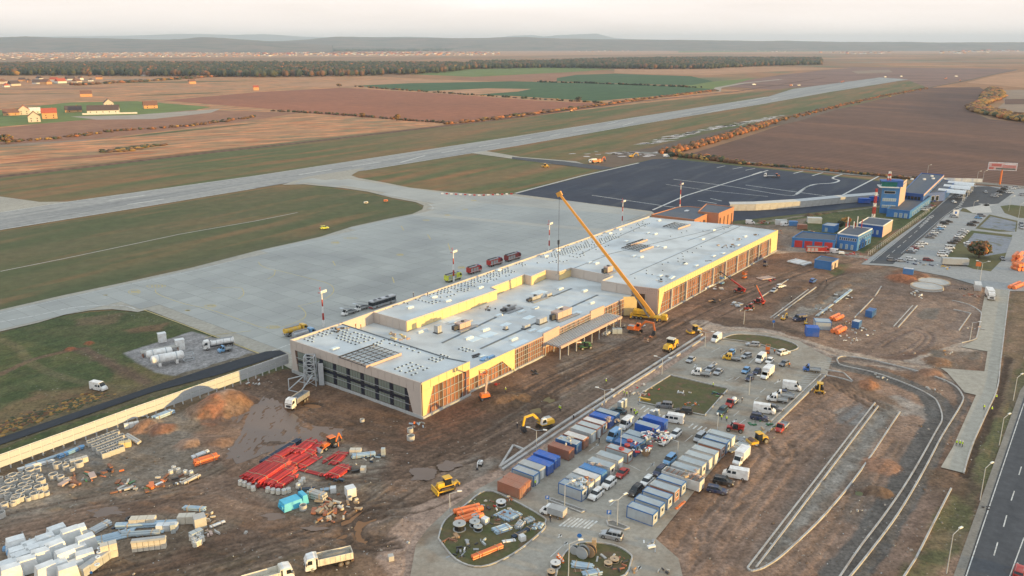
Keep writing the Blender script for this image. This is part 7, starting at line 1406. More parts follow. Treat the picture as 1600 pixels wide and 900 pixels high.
for q in ([(1528,318),(1560,320),(1540,322)],[(1508,325),(1545,318),(1550,332),(1520,333)]): sheet('traffic_island',q,.11,'con_light')
kerb([(1410,398),(1440,372),(1462,352)],.5,.12,.1,'dark_metal',sm_=False)
for k,(px,py) in enumerate([(1453,442),(1442,450)]): tag(link('manhole_slab',MB().cyl((0,0,-.3),(0,0,.35 + .5 * k),6.2,'con_light',28).ring(0,0,.36 + .5 * k,.5 + .5 * k,6.2,5.7,'wood_pale',28).mesh('manhole_slab'),None,at(px + 6,py - 1 + k,0)),['round concrete tank cover, upper of the two in the dirt','round concrete tank cover with a pale rim, lower of the two'][k],'tank cover')
def goods(name,parts,px,py,az,label,cat,group=None,z=None): return spawn(name,parts,label,cat,at(px,py,z),rot(az),group)
def bundle(p0,p1,wd,nz,r,mat,label,name='pipe_bundle',cat='pipes',band='wood_pale',nx_=None,jit=.25):
    A,B = G(*p0),G(*p1);L_ = (B - A).length;c_ = (A + B) / 2;n = nx_ or max(2,int(wd / (2 * r)))
    t = tag(link(name,None,None,(c_.x,c_.y,max(0,ground_z(c_.x,c_.y)))),label,cat);t.rotation_euler = (0,0,math.atan2(B.y - A.y,B.x - A.x));t['group'] = 'pipes and profiles stored in the yard'
    me_ = MB().cyl((-L_ / 2,0,0),(L_ / 2,0,0),r * .96,mat,8).mesh('pipe')
    for j in range(nz):
        for i in range(n): o = link('pipe',me_,t,(random.uniform(-jit,jit),(i - (n - 1) / 2) * 2 * r,r + j * 2 * r * .98 + (random.random() < .25) * r * .35 * (j == nz - 1)))
    for x in (-.3,.3): link('strap',MB().box(x * L_ - .05,x * L_ + .05,-n * r - .06,n * r + .06,nz * 2 * r * .98 + .01,nz * 2 * r * .98 + .08,band).box(x * L_ - .07,x * L_ + .07,-n * r - .1,-n * r - .02,0,nz * 2 * r,band).mesh('strap'),t)
    return t
RP = 'plastic_red'
for p0,p1,wd,nz,lb in [((384,752),(432,722),3.2,3,'red pipe bundle at the low left end of the red stack'),((398,760),(447,727),3.6,5,'tallest red pipe bundle at the low end of the stack'),((418,762),(458,735),3.0,3,'red pipe bundle right of the tallest one'),((432,764),(460,745),2.2,2,'low red pipe bundle at the right foot of the stack'),((428,722),(462,702),2.4,3,'red pipe bundle beside the long black pipes'),((444,730),(484,706),4.6,2,'flat wide red pipe bundle in the middle of the stack'),((468,732),(496,715),2.6,1,'flat red pipe bundle with white caps'),((464,712),(490,692),3.4,3,'red pipe bundle at the upper end of the stack'),((482,711),(502,695),2.4,2,'red pipe bundle below the backhoe'),
                       ((504,724),(530,708),1.2,1,'narrow red pipe bundle right of the backhoe'),((520,727),(540,708),2.6,1,'loose red pipes with white collars'),((472,735),(508,744),1.4,1,'red pipes lying crosswise'),((516,748),(540,731),3.6,2,'red pipe bundle, farthest right')]: bundle(p0,p1,wd,nz,.19,RP,lb,jit=.7)
bundle((410,726),(468,690),1.6,3,.16,'plastic_navy','long black pipes along the upper side of the red stack');bundle((304,727),(340,716),2.2,3,.2,'plastic_orange','orange pipe bundle by the small sand heap');bundle((300,717),(326,707),1.4,1,.35,'plastic_white','white wrapped pack beside the orange pipes')
bundle((286,757),(312,744),1.3,1,.3,'con_light','pair of pale concrete beams in the yard','beam_stack','beams');bundle((738,874),(785,855),1.5,2,.2,'plastic_orange','orange pipes at the lower edge of the grass teardrop');bundle((714,818),(752,806),3.2,1,.55,'plastic_orange','big orange corrugated pipes, front row on the grass teardrop');bundle((712,805),(752,795),1.2,1,.6,'plastic_orange','big orange corrugated pipes, back row on the grass teardrop')
for p0,p1,wd,nz,r,m_,lb in [((772,808),(790,799),.9,1,.2,'plastic_paleblue','pale blue profiles at the top of the teardrop'),((783,811),(803,799),2.4,1,.2,'plastic_paleblue','pale blue boards in the upper teardrop'),((790,815),(812,804),1.6,2,.15,'plastic_paleblue','pale blue tubes beside the boards'),((773,833),(797,825),2,2,.2,'plastic_paleblue','pale blue pack in the middle of the teardrop'),((800,842),(832,825),1.2,2,.16,'plastic_navy','dark blue tubes across the teardrop'),((786,848),(806,845),.8,1,.22,'plastic_white','white tube near the lower teardrop edge'),((808,828),(816,818),1.6,2,.2,'galv','short steel profiles in the teardrop'),((820,817),(832,812),2,1,.25,'box_slate','grey slabs beside the right tip of the teardrop'),((834,828),(839,820),.7,1,.3,'plastic_paleblue','short pale block at the teardrop tip'),((841,827),(847,819),1.1,1,.35,'plastic_paleblue','blue white pack at the teardrop tip'),
    ((893,884),(926,889),1.8,2,.2,'plastic_paleblue','pale blue tubes on the lower island'),((912,901),(938,896),1.8,2,.2,'plastic_paleblue','pale blue tubes at the bottom edge of the picture'),((896,893),(910,892),.8,1,.1,'rust','rusty bars on the lower island'),((40,730),(120,703),1.4,1,.25,'plastic_paleblue','long pale profiles under the jet blast screen'),((28,737),(85,722),1.2,2,.2,'plastic_white','long white profiles under the jet blast screen'),((92,716),(130,700),1.4,2,.2,'paint_skyblue','blue wrapped profiles beside the concrete cells'),((240,657),(270,645),2.4,2,.25,'plastic_paleblue','pale planks near the large earth heap'),((198,682),(218,694),1.6,1,.35,'con_light','sloping pale concrete beam in the yard'),
    ((135,838),(172,818),2.2,2,.2,'galv','steel profiles above the white packs'),((146,848),(212,832),3.4,1,.25,'plastic_paleblue','pale blue sheets in the near yard'),((182,825),(278,820),1.6,2,.25,'plastic_paleblue','long pale blue tubes behind the bales'),((190,838),(250,834),1.4,1,.4,'box_slate','slate blue profiles in front of the bales'),((215,838),(258,832),.8,1,.2,'plastic_paleblue','thin pale strips in the near yard'),((288,796),(321,798),1.4,2,.2,'plastic_paleblue','pale tubes behind the concrete cube'),((327,826),(350,817),1.4,1,.25,'plastic_white','white beams at the right end of the near yard'),((550,716),(586,712),1.6,2,.2,'plastic_paleblue','pale blue tubes right of the red pipes'),((484,776),(508,783),2.2,3,.3,'con_light','stack of pale concrete beams beside the cyan pack'),((466,768),(492,766),1.2,2,.2,'plastic_navy','dark tubes behind the concrete beams'),((502,767),(518,765),1,1,.25,'plastic_paleblue','short pale tubes behind the rubbish'),
    ((1112,690),(1148,706),3,1,.25,'steel','steel forms at the head of the long cabin row'),((1124,682),(1160,690),2.4,2,.2,'steel','grey forms right of the small loader'),((1150,702),(1168,692),3,1,.25,'box_pale','pale panel pack above the white box lorry'),((1276,495),(1300,477),1.6,1,.3,'box_pale','pale grey packs at the near end of the gravel strip'),((1304,474),(1330,454),1.6,1,.3,'plastic_paleblue','pale blue packs at the far end of the gravel strip'),((1056,796),(1070,784),.5,1,.15,'paint_orange','orange boards on the pavement by the office cabins'),((1300,502),(1313,496),4,1,.7,'plastic_orange','orange corrugated pipes behind the blue green cabin'),((1304,522),(1317,515),2,1,.8,'plastic_orange','orange corrugated pipes below the others'),((1584,420),(1596,424),4,2,.9,'plastic_orange','big orange pipe stack at the right edge'),((1580,452),(1596,445),2.6,1,.8,'plastic_orange','orange pipes lying beside the concrete road'),((1586,410),(1592,404),2,2,.9,'plastic_orange','upright orange pipes at the right edge'),((1100,453),(1112,447),2.4,1,.4,'plastic_white','white pack below the long hall wall'),((1186,437),(1206,434),4,1,.25,'insul_pink','peach boards on the dirt by the far hall'),((944,525),(953,519),2.5,1,.5,'con_light','pale packs left of the orange excavator'),((1236,408),(1262,414),7,1,.35,'plastic_white','white blocks laid out by the blue pump house')]:
    bundle(p0,p1,wd,nz,r,m_,lb)
spawn('wrapped_pack',[P_('pack',MB().box(-2.6,1.9,-1.6,1.6,0,1.7,'plastic_cyan',(.3,.3,.3,.3))),P_('pack',MB().box(1.8,3.2,-1.4,1.4,0,2.1,'plastic_cyan',(.2,.2,.2,.2))),P_('end_tubes',MB().cyl((-2.75,-.7,.7),(-2.3,-.7,.7),.5,'plastic_cyan',8).cyl((-2.75,.7,.7),(-2.3,.7,.7),.5,'plastic_cyan',8))],'bright cyan wrapped pipe pack beside the red pipes','pack',at(457,790),rot(50))
# concrete rings, one thing each
ringm = {k: MB().ring(0,0,0,h,r,r - .14,'con_light',14).mesh('concrete_ring') for k,(r,h) in dict(a=(.78,1.1),b=(.62,.8),c=(1.0,1.2)).items()}
RL = [(2 + i % 7 * 9.5 + (i // 7) * 3.5,752 + (i // 7) * 9 - (i % 7) * 2.4) for i in range(35)] + [(84,747),(94,750),(103,752),(92,731),(104,733),(113,736),(122,728),(107,725),(97,728),(43,768),(8,792),(20,790),(28,781),(474,796),(546,781),(642,687),(641,675),(566,659),(1,808),(4,776)]
for i,(px,py) in enumerate(RL):
    if i < 48: px += random.uniform(-2,2);py += random.uniform(-1.2,1.2)
    lb = {48: 'single concrete ring beside the cyan pack',50: 'concrete ring, lower of two on the mud by the terminal corner',51: 'concrete ring, upper of two on the mud by the terminal corner',52: 'concrete ring lying in the mud below the west front'}.get(i,f'concrete ring, {ordn[i % 7]} from the left in the {ordn[i // 7]} row of the ring field' if i < 35 else 'concrete ring apart from the ordered ring field in the yard')
    tag(link('concrete_ring',ringm['abc'[i % 3]],None,at(px,py),i),lb,'concrete ring','concrete rings stored in the yard' if i not in (48,50,51,52) else None)
# open concrete cells
cell = MB().box(-.9,.9,-.75,-.63,0,1.3,'con_light').box(-.9,.9,.63,.75,0,1.3,'con_light').box(-.9,-.78,-.62,.62,0,1.3,'con_light').box(.78,.9,-.62,.62,0,1.3,'con_light').box(-.77,.77,-.62,.62,0,.12,'con_grey').mesh('concrete_cell')
for r_ in range(4):
    for k in range(6 if r_ < 3 else 4):
        tag(link('concrete_cell',cell,None,at(143 + r_ * 7.5 + k * 7.6,696 + r_ * 6 - k * 3),rot(50)),f'open concrete cell, {ordn[k]} from the left in the {ordn[r_]} row of the cell block','concrete cell','block of open concrete cells')
# white wrapped packs, bottom left corner
wp = [MB().box(-1.9,1.9,-1.3,1.3,0,h,'plastic_white',(.4,.35,.3,.4)).mesh('wrapped_pack') for h in (2.2,2.9,1.7)]
WP = [(14,893,0),(34,880,0),(56,868,0),(20,905,1),(44,892,1),(66,880,1),(30,868,2),(50,858,2),(72,852,0),(88,868,1),(104,880,1),(92,893,0),(74,903,1),(122,868,0),(116,890,2),(96,850,2),(112,846,1),(90,838,0),(122,838,0),(136,858,1),(76,862,0),(26,856,0),(108,905,1),(134,878,0)]
for i,(px,py,k) in enumerate(WP): tag(link('wrapped_pack',wp[k],None,at(px,py),rot(50 + random.uniform(-8,8))),'white shrink wrapped pack in the heap at the bottom left corner','wrapped pack','white wrapped packs in the bottom left corner')
drumb = MB().dome((0,0,0),.5,.5,1.0,'paint_skyblue',8,3).mesh('blue_sack')
for px,py in ((8,860),(14,866),(36,853)): tag(link('blue_sack',drumb,None,at(px,py),0),'bright blue sack behind the white packs','sack','blue sacks by the white packs')
def cubes(px,py,az,nx_,nz,s,mat,label,top=None,name='block_stack',cat='stack of blocks'):
    t = tag(link(name,None,None,at(px,py),rot(az)),label,cat);me_ = MB().box(-s / 2 + .04,s / 2 - .04,-s / 2,s / 2,.03,s - .03,mat).mesh('pack')
    for j in range(nz):
        for i in range(nx_): link('pack',me_,t,((i - (nx_ - 1) / 2) * s,0,j * s))
    if top: link('cover',MB().box(-nx_ * s / 2 - .1,nx_ * s / 2 + .1,-s / 2 - .1,s / 2 + .1,nz * s,nz * s + .35,top,(.15,.15,.15,.15)).mesh('cover'),t)
cubes(234,858,78,6,2,1.05,'boxes','two layers of pale blocks under a grey cover','tarp_grey');cubes(172,870,60,2,2,1.5,'boxes','banded beige blocks beside the tyre studded cover');cubes(152,884,20,5,1,1.5,'tarp_grey','long grey covered pile held down by white rings','tarp_grey');cubes(224,820,85,3,1,1.7,'boxes','row of three tall beige bales');cubes(262,828,85,3,1,1.4,'plastic_white','three low white packs in front of the bales');cubes(292,816,85,2,1,1.7,'boxes','pair of beige bales beside the concrete cube')
cubes(313,822,60,1,1,2.4,'con_light','pale concrete cube with round holes');cubes(271,832,70,1,2,1.0,'box_pale','small pale green pack alone in the near yard');cubes(307,838,40,2,1,1.3,'box_pale','pale boxes behind the white barrels');cubes(196,698,70,2,1,1.4,'insul','orange banded pack right of the concrete cells');cubes(124,724,50,3,1,1.3,'boxes','beige packs left of the concrete cells');cubes(548,774,60,1,1,2.1,'plastic_white','white wrapped pallet right of the rubbish');cubes(556,710,90,2,1,1.4,'boxes','beige packs right of the red pipes');cubes(599,712,90,1,2,1,'box_pale','small pale crate at the right end of the yard');cubes(568,737,90,1,1,1.3,'boxes','beige open sack by the dark sheets');cubes(521,769,80,1,1,1.3,'plastic_white','white and red canister');cubes(611,875,70,1,1,1.1,'con_light','pale concrete block alone beside the dusty lane');cubes(206,667,60,3,1,1.2,'plastic_white','white sacks near the sand heaps');cubes(964,521,90,2,1,1.7,'box_pale','grey white box left of the orange excavator');cubes(928,855,100,1,2,.9,'wood_pale','wooden pallet box on the lower island');cubes(758,818,40,1,1,1.3,'plastic_white','white sack beside the orange pipes on the teardrop');cubes(816,845,60,1,1,1.2,'plastic_white','white bag at the lower right of the teardrop')
bag = MB().dome((0,0,0),.62,.62,1.1,'boxes',8,3,.05).ring(0,0,.8,1.05,.5,.4,'plastic_white',8).mesh('big_bag')
for i,(px,py) in enumerate([(376,757),(383,759),(390,762),(396,766),(402,760),(419,768),(427,770),(435,771),(444,771),(451,769),(470,757),(474,753),(466,762),(304,848),(300,843),(311,841),(316,845),(306,853),(312,850),(272,735),(279,738),(290,741),(299,742),(267,741)]):
    tag(link('big_bag',bag,None,at(px,py),i),f'open pale big bag, {ordn[i]} from the left at the foot of the red pipes' if i < 13 else 'white barrel shaped bag in the yard','big bag','big bags in the yard')
@lru_cache(None)
def drum(r,w_=1.0,c='box_grey',lying=False):
    mb = MB().cyl((0,0,0),(0,0,.1),r,c,16).cyl((0,0,w_ - .1),(0,0,w_),r,c,16);co_ = MB().cyl((0,0,.1),(0,0,w_ - .1),r * .78,'plastic_black',14);ce = MB().cyl((0,0,w_ + .002),(0,0,w_ + .03),r * .2,'dark_metal',8)
    if lying:
        for b_ in (mb,co_,ce): b_.v = [(z - w_ / 2,y,x + r) for x,y,z in b_.v]
    return [P_('flange',mb),P_('wound_cable',co_),P_('hub',ce)]
for px,py,r,w_,c_,ly,lb in [(718,828,1.35,1.5,'box_grey',0,'large flat cable drum in front of the orange pipes'),(742,822,1.15,1.1,'box_grey',0,'cable drum right of the large one'),(743,812,.9,.9,'box_grey',0,'cable drum standing behind its neighbour'),(747,829,.95,1,'box_grey',0,'small cable drum right of the pair'),(783,790,1.1,1,'box_white',0,'pale cable drum at the top of the teardrop'),(910,872,1.3,1.1,'box_grey',1,'black upright cable drum, left of two on the lower island'),(921,870,1.3,1,'wood',1,'upright cable drum with wooden flange on the lower island'),(868,886,1.0,1,'box_white',0,'pale cable drum by the orange cones'),(861,899,.8,.9,'wood_pale',0,'small drum at the bottom edge'),(1009,713,1.0,.8,'wood',1,'wooden cable drum beside the grey open container'),(898,866,.9,.9,'box_grey',1,'dark drum behind the black ones'),(950,884,.8,.7,'wood_pale',0,'wooden reel, left of the group on the lower island'),(960,878,.9,.7,'wood_pale',0,'wooden reel, right of the group on the lower island')]: goods('cable_drum',drum(r,w_,c_,bool(ly)),px,py,30,lb,'cable drum','cable drums')
cone = [P_('cone',MB().cyl((0,0,.05),(0,0,.9),.3,'paint_orange',10,.06).box(-.35,.35,-.35,.35,0,.05,'paint_orange')),P_('stripe',MB().cyl((0,0,.4),(0,0,.6),.23,'paint_white',10,.17))]
for i in range(4): goods('traffic_cone',cone,872 + i * 2.5,874 + i * 3 - 3,0,'orange traffic cone on the lane by the pale cable drum','cone','cones by the lower island')
for i in range(16): goods('barrier_marker',[(None,MB().box(-.8,.8,-.25,.25,0,.8,'paint_red' if i % 2 else 'paint_white').mesh('barrier_marker'),[])],691 + i * 7.2,303 + .35 * (i if i < 8 else 16 - i),100,'red and white barrier block on the taxiway edge','barrier','barrier blocks along the taxiway edge',-.08)
# gas tanks on the pad
def tank(px,py,L_,r,label):
    t = tag(link('gas_tank',None,None,at(px,py,.05),rot(56)),label,'gas tank');cap = lambda s: [[(s * (L_ / 2 + k),r * c_ * math.cos(a),r + .9 + r * c_ * math.sin(a)) for a in np.linspace(0,2 * math.pi,17)[:-1]] for k,c_ in ((0,1),(.35,.9),(.6,.6),(.7,.15))]
    link('shell',MB().loft(cap(-1)[::-1] + cap(1),'paint_white').mesh('shell',True),t)
    for x in (-.3,.3): link('saddle',MB().box(x * L_ - .4,x * L_ + .4,-r * .8,r * .8,0,1.3,'paint_white').mesh('saddle'),t);link('band',MB().ring(0,0,-.15,.15,r + .05,r,'galv',16).mesh('band'),t,(x * L_,0,r + .9)).rotation_euler = (0,math.pi / 2,0)
tank(263,569,8.4,1.35,'large white gas tank at the front of the grey pad');tank(250,561,6.5,1.25,'white gas tank behind the front one')
t = tag(link('pipe_rack',None,None,at(252,552),rot(56)),'long silver pipe assembly behind the white tanks','pipes')
for k in range(5): link('pipe',MB().cyl((-6,k * .45 - .9,1.5 + .2 * (k % 2)),(5.5,k * .45 - .9,1.5 + .2 * (k % 2)),.26,'con_light',8).mesh('pipe'),t)
for x in (-5.5,0,5): link('support',MB().box(x - .15,x + .15,-1,1,0,1.3,'rust').mesh('support'),t)
for px,py,w_,h,lb in [(282,546,2.6,3.4,'tall white cabinet at the end of the silver pipes'),(254,534,2.4,3,'white cabinet at the back of the grey pad')]: goods('cabinet',[P_('body',MB().box(-w_ / 2,w_ / 2,-1,1,0,h,'paint_white')),P_('door',MB().box(w_ / 2,w_ / 2 + .05,-.8,.8,.3,h - .3,'plastic_white')),P_('roof',MB().box(-w_ / 2 - .1,w_ / 2 + .1,-1.1,1.1,h,h + .12,'trim_white'))],px,py,56,lb,'cabinet')
t = tag(link('pipe_cage',MB().path([(-1.5,-1,.1),(1.5,-1,.1),(1.5,1,.1),(-1.5,1,.1),(-1.5,-1,.1),(-1.5,-1,2),(1.5,-1,2),(1.5,1,2),(-1.5,1,2),(-1.5,-1,2)],.14,'galv').bar((1.5,-1,0),(1.5,-1,2),.14,'galv').bar((1.5,1,0),(1.5,1,2),.14,'galv').mesh('pipe_cage'),None,at(295,562),rot(56)),'grey pipe cage right of the white tanks','frame')
# heaps of mixed materials and scrap
PL = lambda n,px,py,r,k,ms,lb,**kw: pile(n,px,py,0,r,k,ms.split(),lb,'material heap',**kw)
for a in [(1290,487,4,20,'steel box_pale plastic_white','grey and white packs on the gravel strip',1.6),(1318,465,4,20,'steel plastic_white dark_metal','steel and white wrapped goods on the gravel strip',1.6),(526,794,5.5,60,'wood wood_pale rust boxes brickred','rubbish heap of broken pallets and boards beside the yard',1.9),(505,800,2,14,'wood_pale brickred wood','splintered timber at the lower end of the rubbish heap',2.2),(521,752,2,10,'plastic_navy plastic_black','crumpled dark blue sheets below the red pipes',1.6),(552,735,1.8,8,'plastic_navy plastic_black','dark blue sheets right of the red pipes',1.6),(575,717,4,16,'plastic_paleblue plastic_navy boxes','pale and blue waste right of the red pipes',1.6),(120,752,3.5,14,'rust dark_metal wood insul_pink','brown steel forms in the middle of the yard',3),(148,745,3,12,'dark_metal steel paint_orange paint_green','dark forms with a striped barrier in the yard',2.6),(175,737,3,12,'rust paint_orange paint_green dark_metal','green and rusty scaffold pieces in the yard',2.4),(188,762,3,12,'paint_green rust brickred','green and red frames in the middle of the yard',2.2),(210,758,3,12,'con_light steel','pale concrete sleepers in the yard',2.6),(240,762,3.2,14,'paint_green rust steel paint_orange','green skip pieces and rusty frames',2.6),(263,752,3.5,16,'rust boxes dark_metal plastic_white','rusty boards beside the white sacks',2.2),(230,651,1.5,6,'plastic_white con_light','small white heap under the screen',1),(327,811,2.2,14,'wood wood_pale boxes','brown pallets right of the concrete cube',1.4),(334,830,2,10,'wood_pale insul_pink con_light','timber beside the white beams',1.8),(185,830,2,10,'plastic_white plastic_navy steel','white and navy bundle beside the tyre',1.6),(60,842,3,8,'steel dark_metal','dark frames behind the white packs',2),(128,898,2,6,'plastic_navy sign_blue','navy wrapped box by the grey cover',2),(398,601,3,18,'plastic_white con_light rust','white rubble under the screen by the big earth heap',1),(655,663,2.5,10,'plastic_paleblue steel plastic_orange','debris at the foot of the terminal corner',1.5),(576,605,2.5,10,'plastic_white steel dark_metal','white wrapped items below the west front',1.4),
          (838,582,2.5,10,'plastic_black dark_metal','black sheets on the dirt in front of the stud wall',1.8),(777,602,1,5,'plastic_red paint_red','pink red sack at the foot of the yellow fascia',1.4),(960,512,5,26,'steel con_light wood dark_metal','scattered steel and boards left of the orange excavator',2),(1000,510,4,16,'steel plastic_white dark_metal','white scrap between excavator and crane',1.6),(1010,530,2.4,8,'brickred insul_pink','orange brick bits in front of the excavator',1),(1060,437,3,8,'dark_metal wood','dark box beside the red handler',2),(1115,470,2.5,8,'wood dark_metal','dark cage on the dirt left of the red handler',2.2),(1152,477,3,12,'galv steel','grey steel frames below the red handler',2.6),(1120,451,2.5,8,'plastic_white con_light','white packs in front of the blue lift',1.8),(1206,436,4,16,'plastic_red insul_pink boxes','pink and red rubbish by the far hall',1.8),(1254,415,1.5,4,'galv box_pale','grey window frame standing near the pump house',2.4),(1325,507,3,12,'plastic_white wood rust','white rubbish beside the blue skip',1.4),(1322,530,5,20,'plastic_white con_light','white scraps blown over the dirt',1),(1355,520,5,16,'plastic_white box_pale','white plastic scraps right of the skip',1),(1505,452,2,8,'plastic_black dark_metal','black tyres on the dirt left of the white container',1.4),(1514,462,3,12,'brickred insul_pink wood','red frames under the white container',2),(1520,512,3,12,'wood insul_pink con_light','timber and boards by the curved kerb',1.6),(1440,461,5,14,'plastic_white con_light','flat white sheets on the dirt',1.6),
          (1440,412,6,24,'plastic_white steel dark_metal paint_navy','row of scrap at the front of the far car park',2.4),(1470,417,5,18,'paint_blue plastic_white dark_metal paint_yellow','blue and yellow scrap beside the grey trailer',2),(1190,347,6,26,'brickred rust plastic_white dark_metal paint_red','mixed red and white goods behind the far terminal end',2),(1214,362,4,14,'brickred wood rust','brown boards by the garage',2),(1262,362,4,14,'paint_green brickred wood_pale','green and rust goods behind the fire garage',2.2),(1335,398,4,12,'dark_metal plastic_white paint_red','dark machines in front of the blue offices',1.8),(1352,405,2.5,6,'plastic_red dark_metal','red machine beside the fence corner',1.8),(1188,665,4,20,'paint_green wood_pale paint_green','green netting and branches below the navy car',1.6),(1170,690,3,10,'plastic_white box_pale steel','white tanks beside the yellow roller',1.8),(1080,632,2.5,12,'paint_orange dark_metal steel','orange machine parts on the grass triangle',1.4),(1118,616,2.2,8,'paint_navy dark_metal paint_green','dark box and green frame on the grass triangle',1.4),(1002,628,2.5,8,'paint_yellow dark_metal steel','yellow skip pieces at the corner of the grass triangle',1.8),(1065,614,3,10,'con_light plastic_white','pale scraps in the middle of the grass triangle',1),(1006,610,5,22,'wood_pale insul_pink boxes plastic_red','timber stack along the pavement edge',1.6),(790,803,2.5,14,'boxes rust plastic_white','tyres and cartons at the top of the teardrop',1.2),(756,790,3,14,'boxes dark_metal paint_red steel','boxes and a red machine at the top of the teardrop',1.4),(789,818,4,18,'dark_metal wood rust','dark brushwood in the middle of the teardrop',1.4),(740,852,2.5,12,'steel box_pale dark_metal','grey mixer frame in the lower teardrop',1.8),(705,845,2.4,10,'rust wood','brown plates at the left of the teardrop',2.2),(712,864,2.2,10,'dark_metal steel','dark crate at the lower left of the teardrop',1.8),(727,866,1.6,8,'plastic_white dark_metal','small white and black waste in the teardrop',1.2),(784,783,2.5,16,'brickred rust boxes','rusty frames and gas bottles beside the rust container',1.2),
          (970,884,3,20,'wood brickred dark_metal','pallets and dark rubble on the lower island',1.2),(942,870,2.5,8,'con_light wood','grey boards behind the black drums',2),(1022,852,2.2,8,'box_pale plastic_white steel','broken pale furniture on the pavement',1.8),(1038,893,1.2,5,'con_light dark_metal','pale lump at the bottom right of the island',1),(1090,740,2,8,'wood_pale insul_pink','planks on the roofless container edge',2),(1380,590,3,8,'con_light','pale stones on the curved kerb',1),(1340,800,2,4,'con_light','small stones by the trench',.6),(1460,610,2,6,'con_light','pale kerb stones left beside the curve',1.2),(1485,553,3,8,'con_light wood','slabs in the island of dirt',1.4),(1540,793,1.5,4,'dark_metal','black buckets on the verge by the highway',.8)]:
    PL('material_heap',a[0],a[1],a[2],int(a[3] * .8),a[4],a[5],smax=a[6])
for px,py,z,r,n,ms,lb in [(1025,684,2.7,3.6,70,'plastic_white plastic_white plastic_black plastic_red','layer of white sacks and cartons on the blue container roof'),(1003,700,2.6,2.6,22,'plastic_black plastic_white paint_red','dark clutter and red cups on the blue container roof'),(904,756,2.7,2.6,40,'plastic_white plastic_paleblue con_light','white netting on the cabin roof'),(914,752,2.7,1.8,14,'brickred wood_pale','brown bits beside the netting on the cabin roof'),(886,689,2.6,2.4,10,'boxes con_light','pale bales on the rust container roof'),(932,727,2.7,1.6,8,'insul_pink boxes','small carton heap on the cream cabin roof'),(957,657,2.6,1.8,12,'insul_pink wood_pale','cartons on the far container roof'),(1080,741,2.6,2.2,18,'insul_pink wood_pale','sunlit timber heap on the white cabin roof')]: pile('roof_clutter',px,py,z,r,n,ms.split(),lb,'clutter',smax=1.3)
for px,py in ((971,703),(980,697),(984,690)): spawn('red_barrel',[(None,MB().cyl((0,0,0),(0,0,.5),.7,'paint_red',10).mesh('red_barrel'),[])],'red tub on the blue container roof','tub',(G(px,py,2.62).x,G(px,py,2.62).y,2.6),0,'red tubs on the blue container')
bl = MB()
random.seed(3)
for i in range(1500):
    if i % 3 == 0: px,py = random.uniform(0,640),random.uniform(700,900)
    elif i % 3 == 1: px,py = random.uniform(500,1500),random.uniform(430,900)
    else: px,py = random.uniform(1180,1540),random.uniform(440,900)
    p = G(px,py);s = random.uniform(.05,.17) * (1 + (random.random() < .05) * 1.6)
    if any(inside(FLAT_W[k],p.x,p.y) for k in FLAT_W) and random.random() < .8: continue
    bl.moved(p.x,p.y,ground_z(p.x,p.y) - .02,i,MB().box(-s,s,-s * .7,s * .7,0,s * .8,random.choice(['m_gravel','m_track','m_track','con_grey','m_pale_road']),(s * .3,s * .2,s * .2,s * .2)))
stuff('rubble',bl)['label'] = 'stones and scraps strewn over the site'
# mesh fence beside the airport road
A,B = G(1356,401),G(1452,331);n = 34;t = tag(link('wire_fence',None,None),'pale wire fence on posts between the lawn and the airport road','fence');pf = MB().cyl((0,0,-.2),(0,0,2.4),.09,'con_light',5).mesh('post')
for k in range(n): p = A.lerp(B,k / (n - 1));link('post',pf,t,(p.x,p.y,0))
link('rail',MB().bar(A + Vector((0,0,2.2)),B + Vector((0,0,2.2)),.06,'galv').bar(A + Vector((0,0,1.2)),B + Vector((0,0,1.2)),.06,'galv').mesh('rail'),t)
tag(link('site_tyre',MB().ring(0,0,0,.4,1.0,.55,'plastic_black',14).mesh('site_tyre'),None,at(204,812),0),'big black tyre in front of the beige bales','tyre')
for px,py in ((164,862),(163,868),(161,876),(160,888)): tag(link('white_ring',MB().ring(0,0,1.86,2.0,.5,.25,'plastic_white',10).mesh('white_ring'),None,at(px - 6,py + 8),0),'white ring weighing down the grey cover','ring','rings on the grey cover')
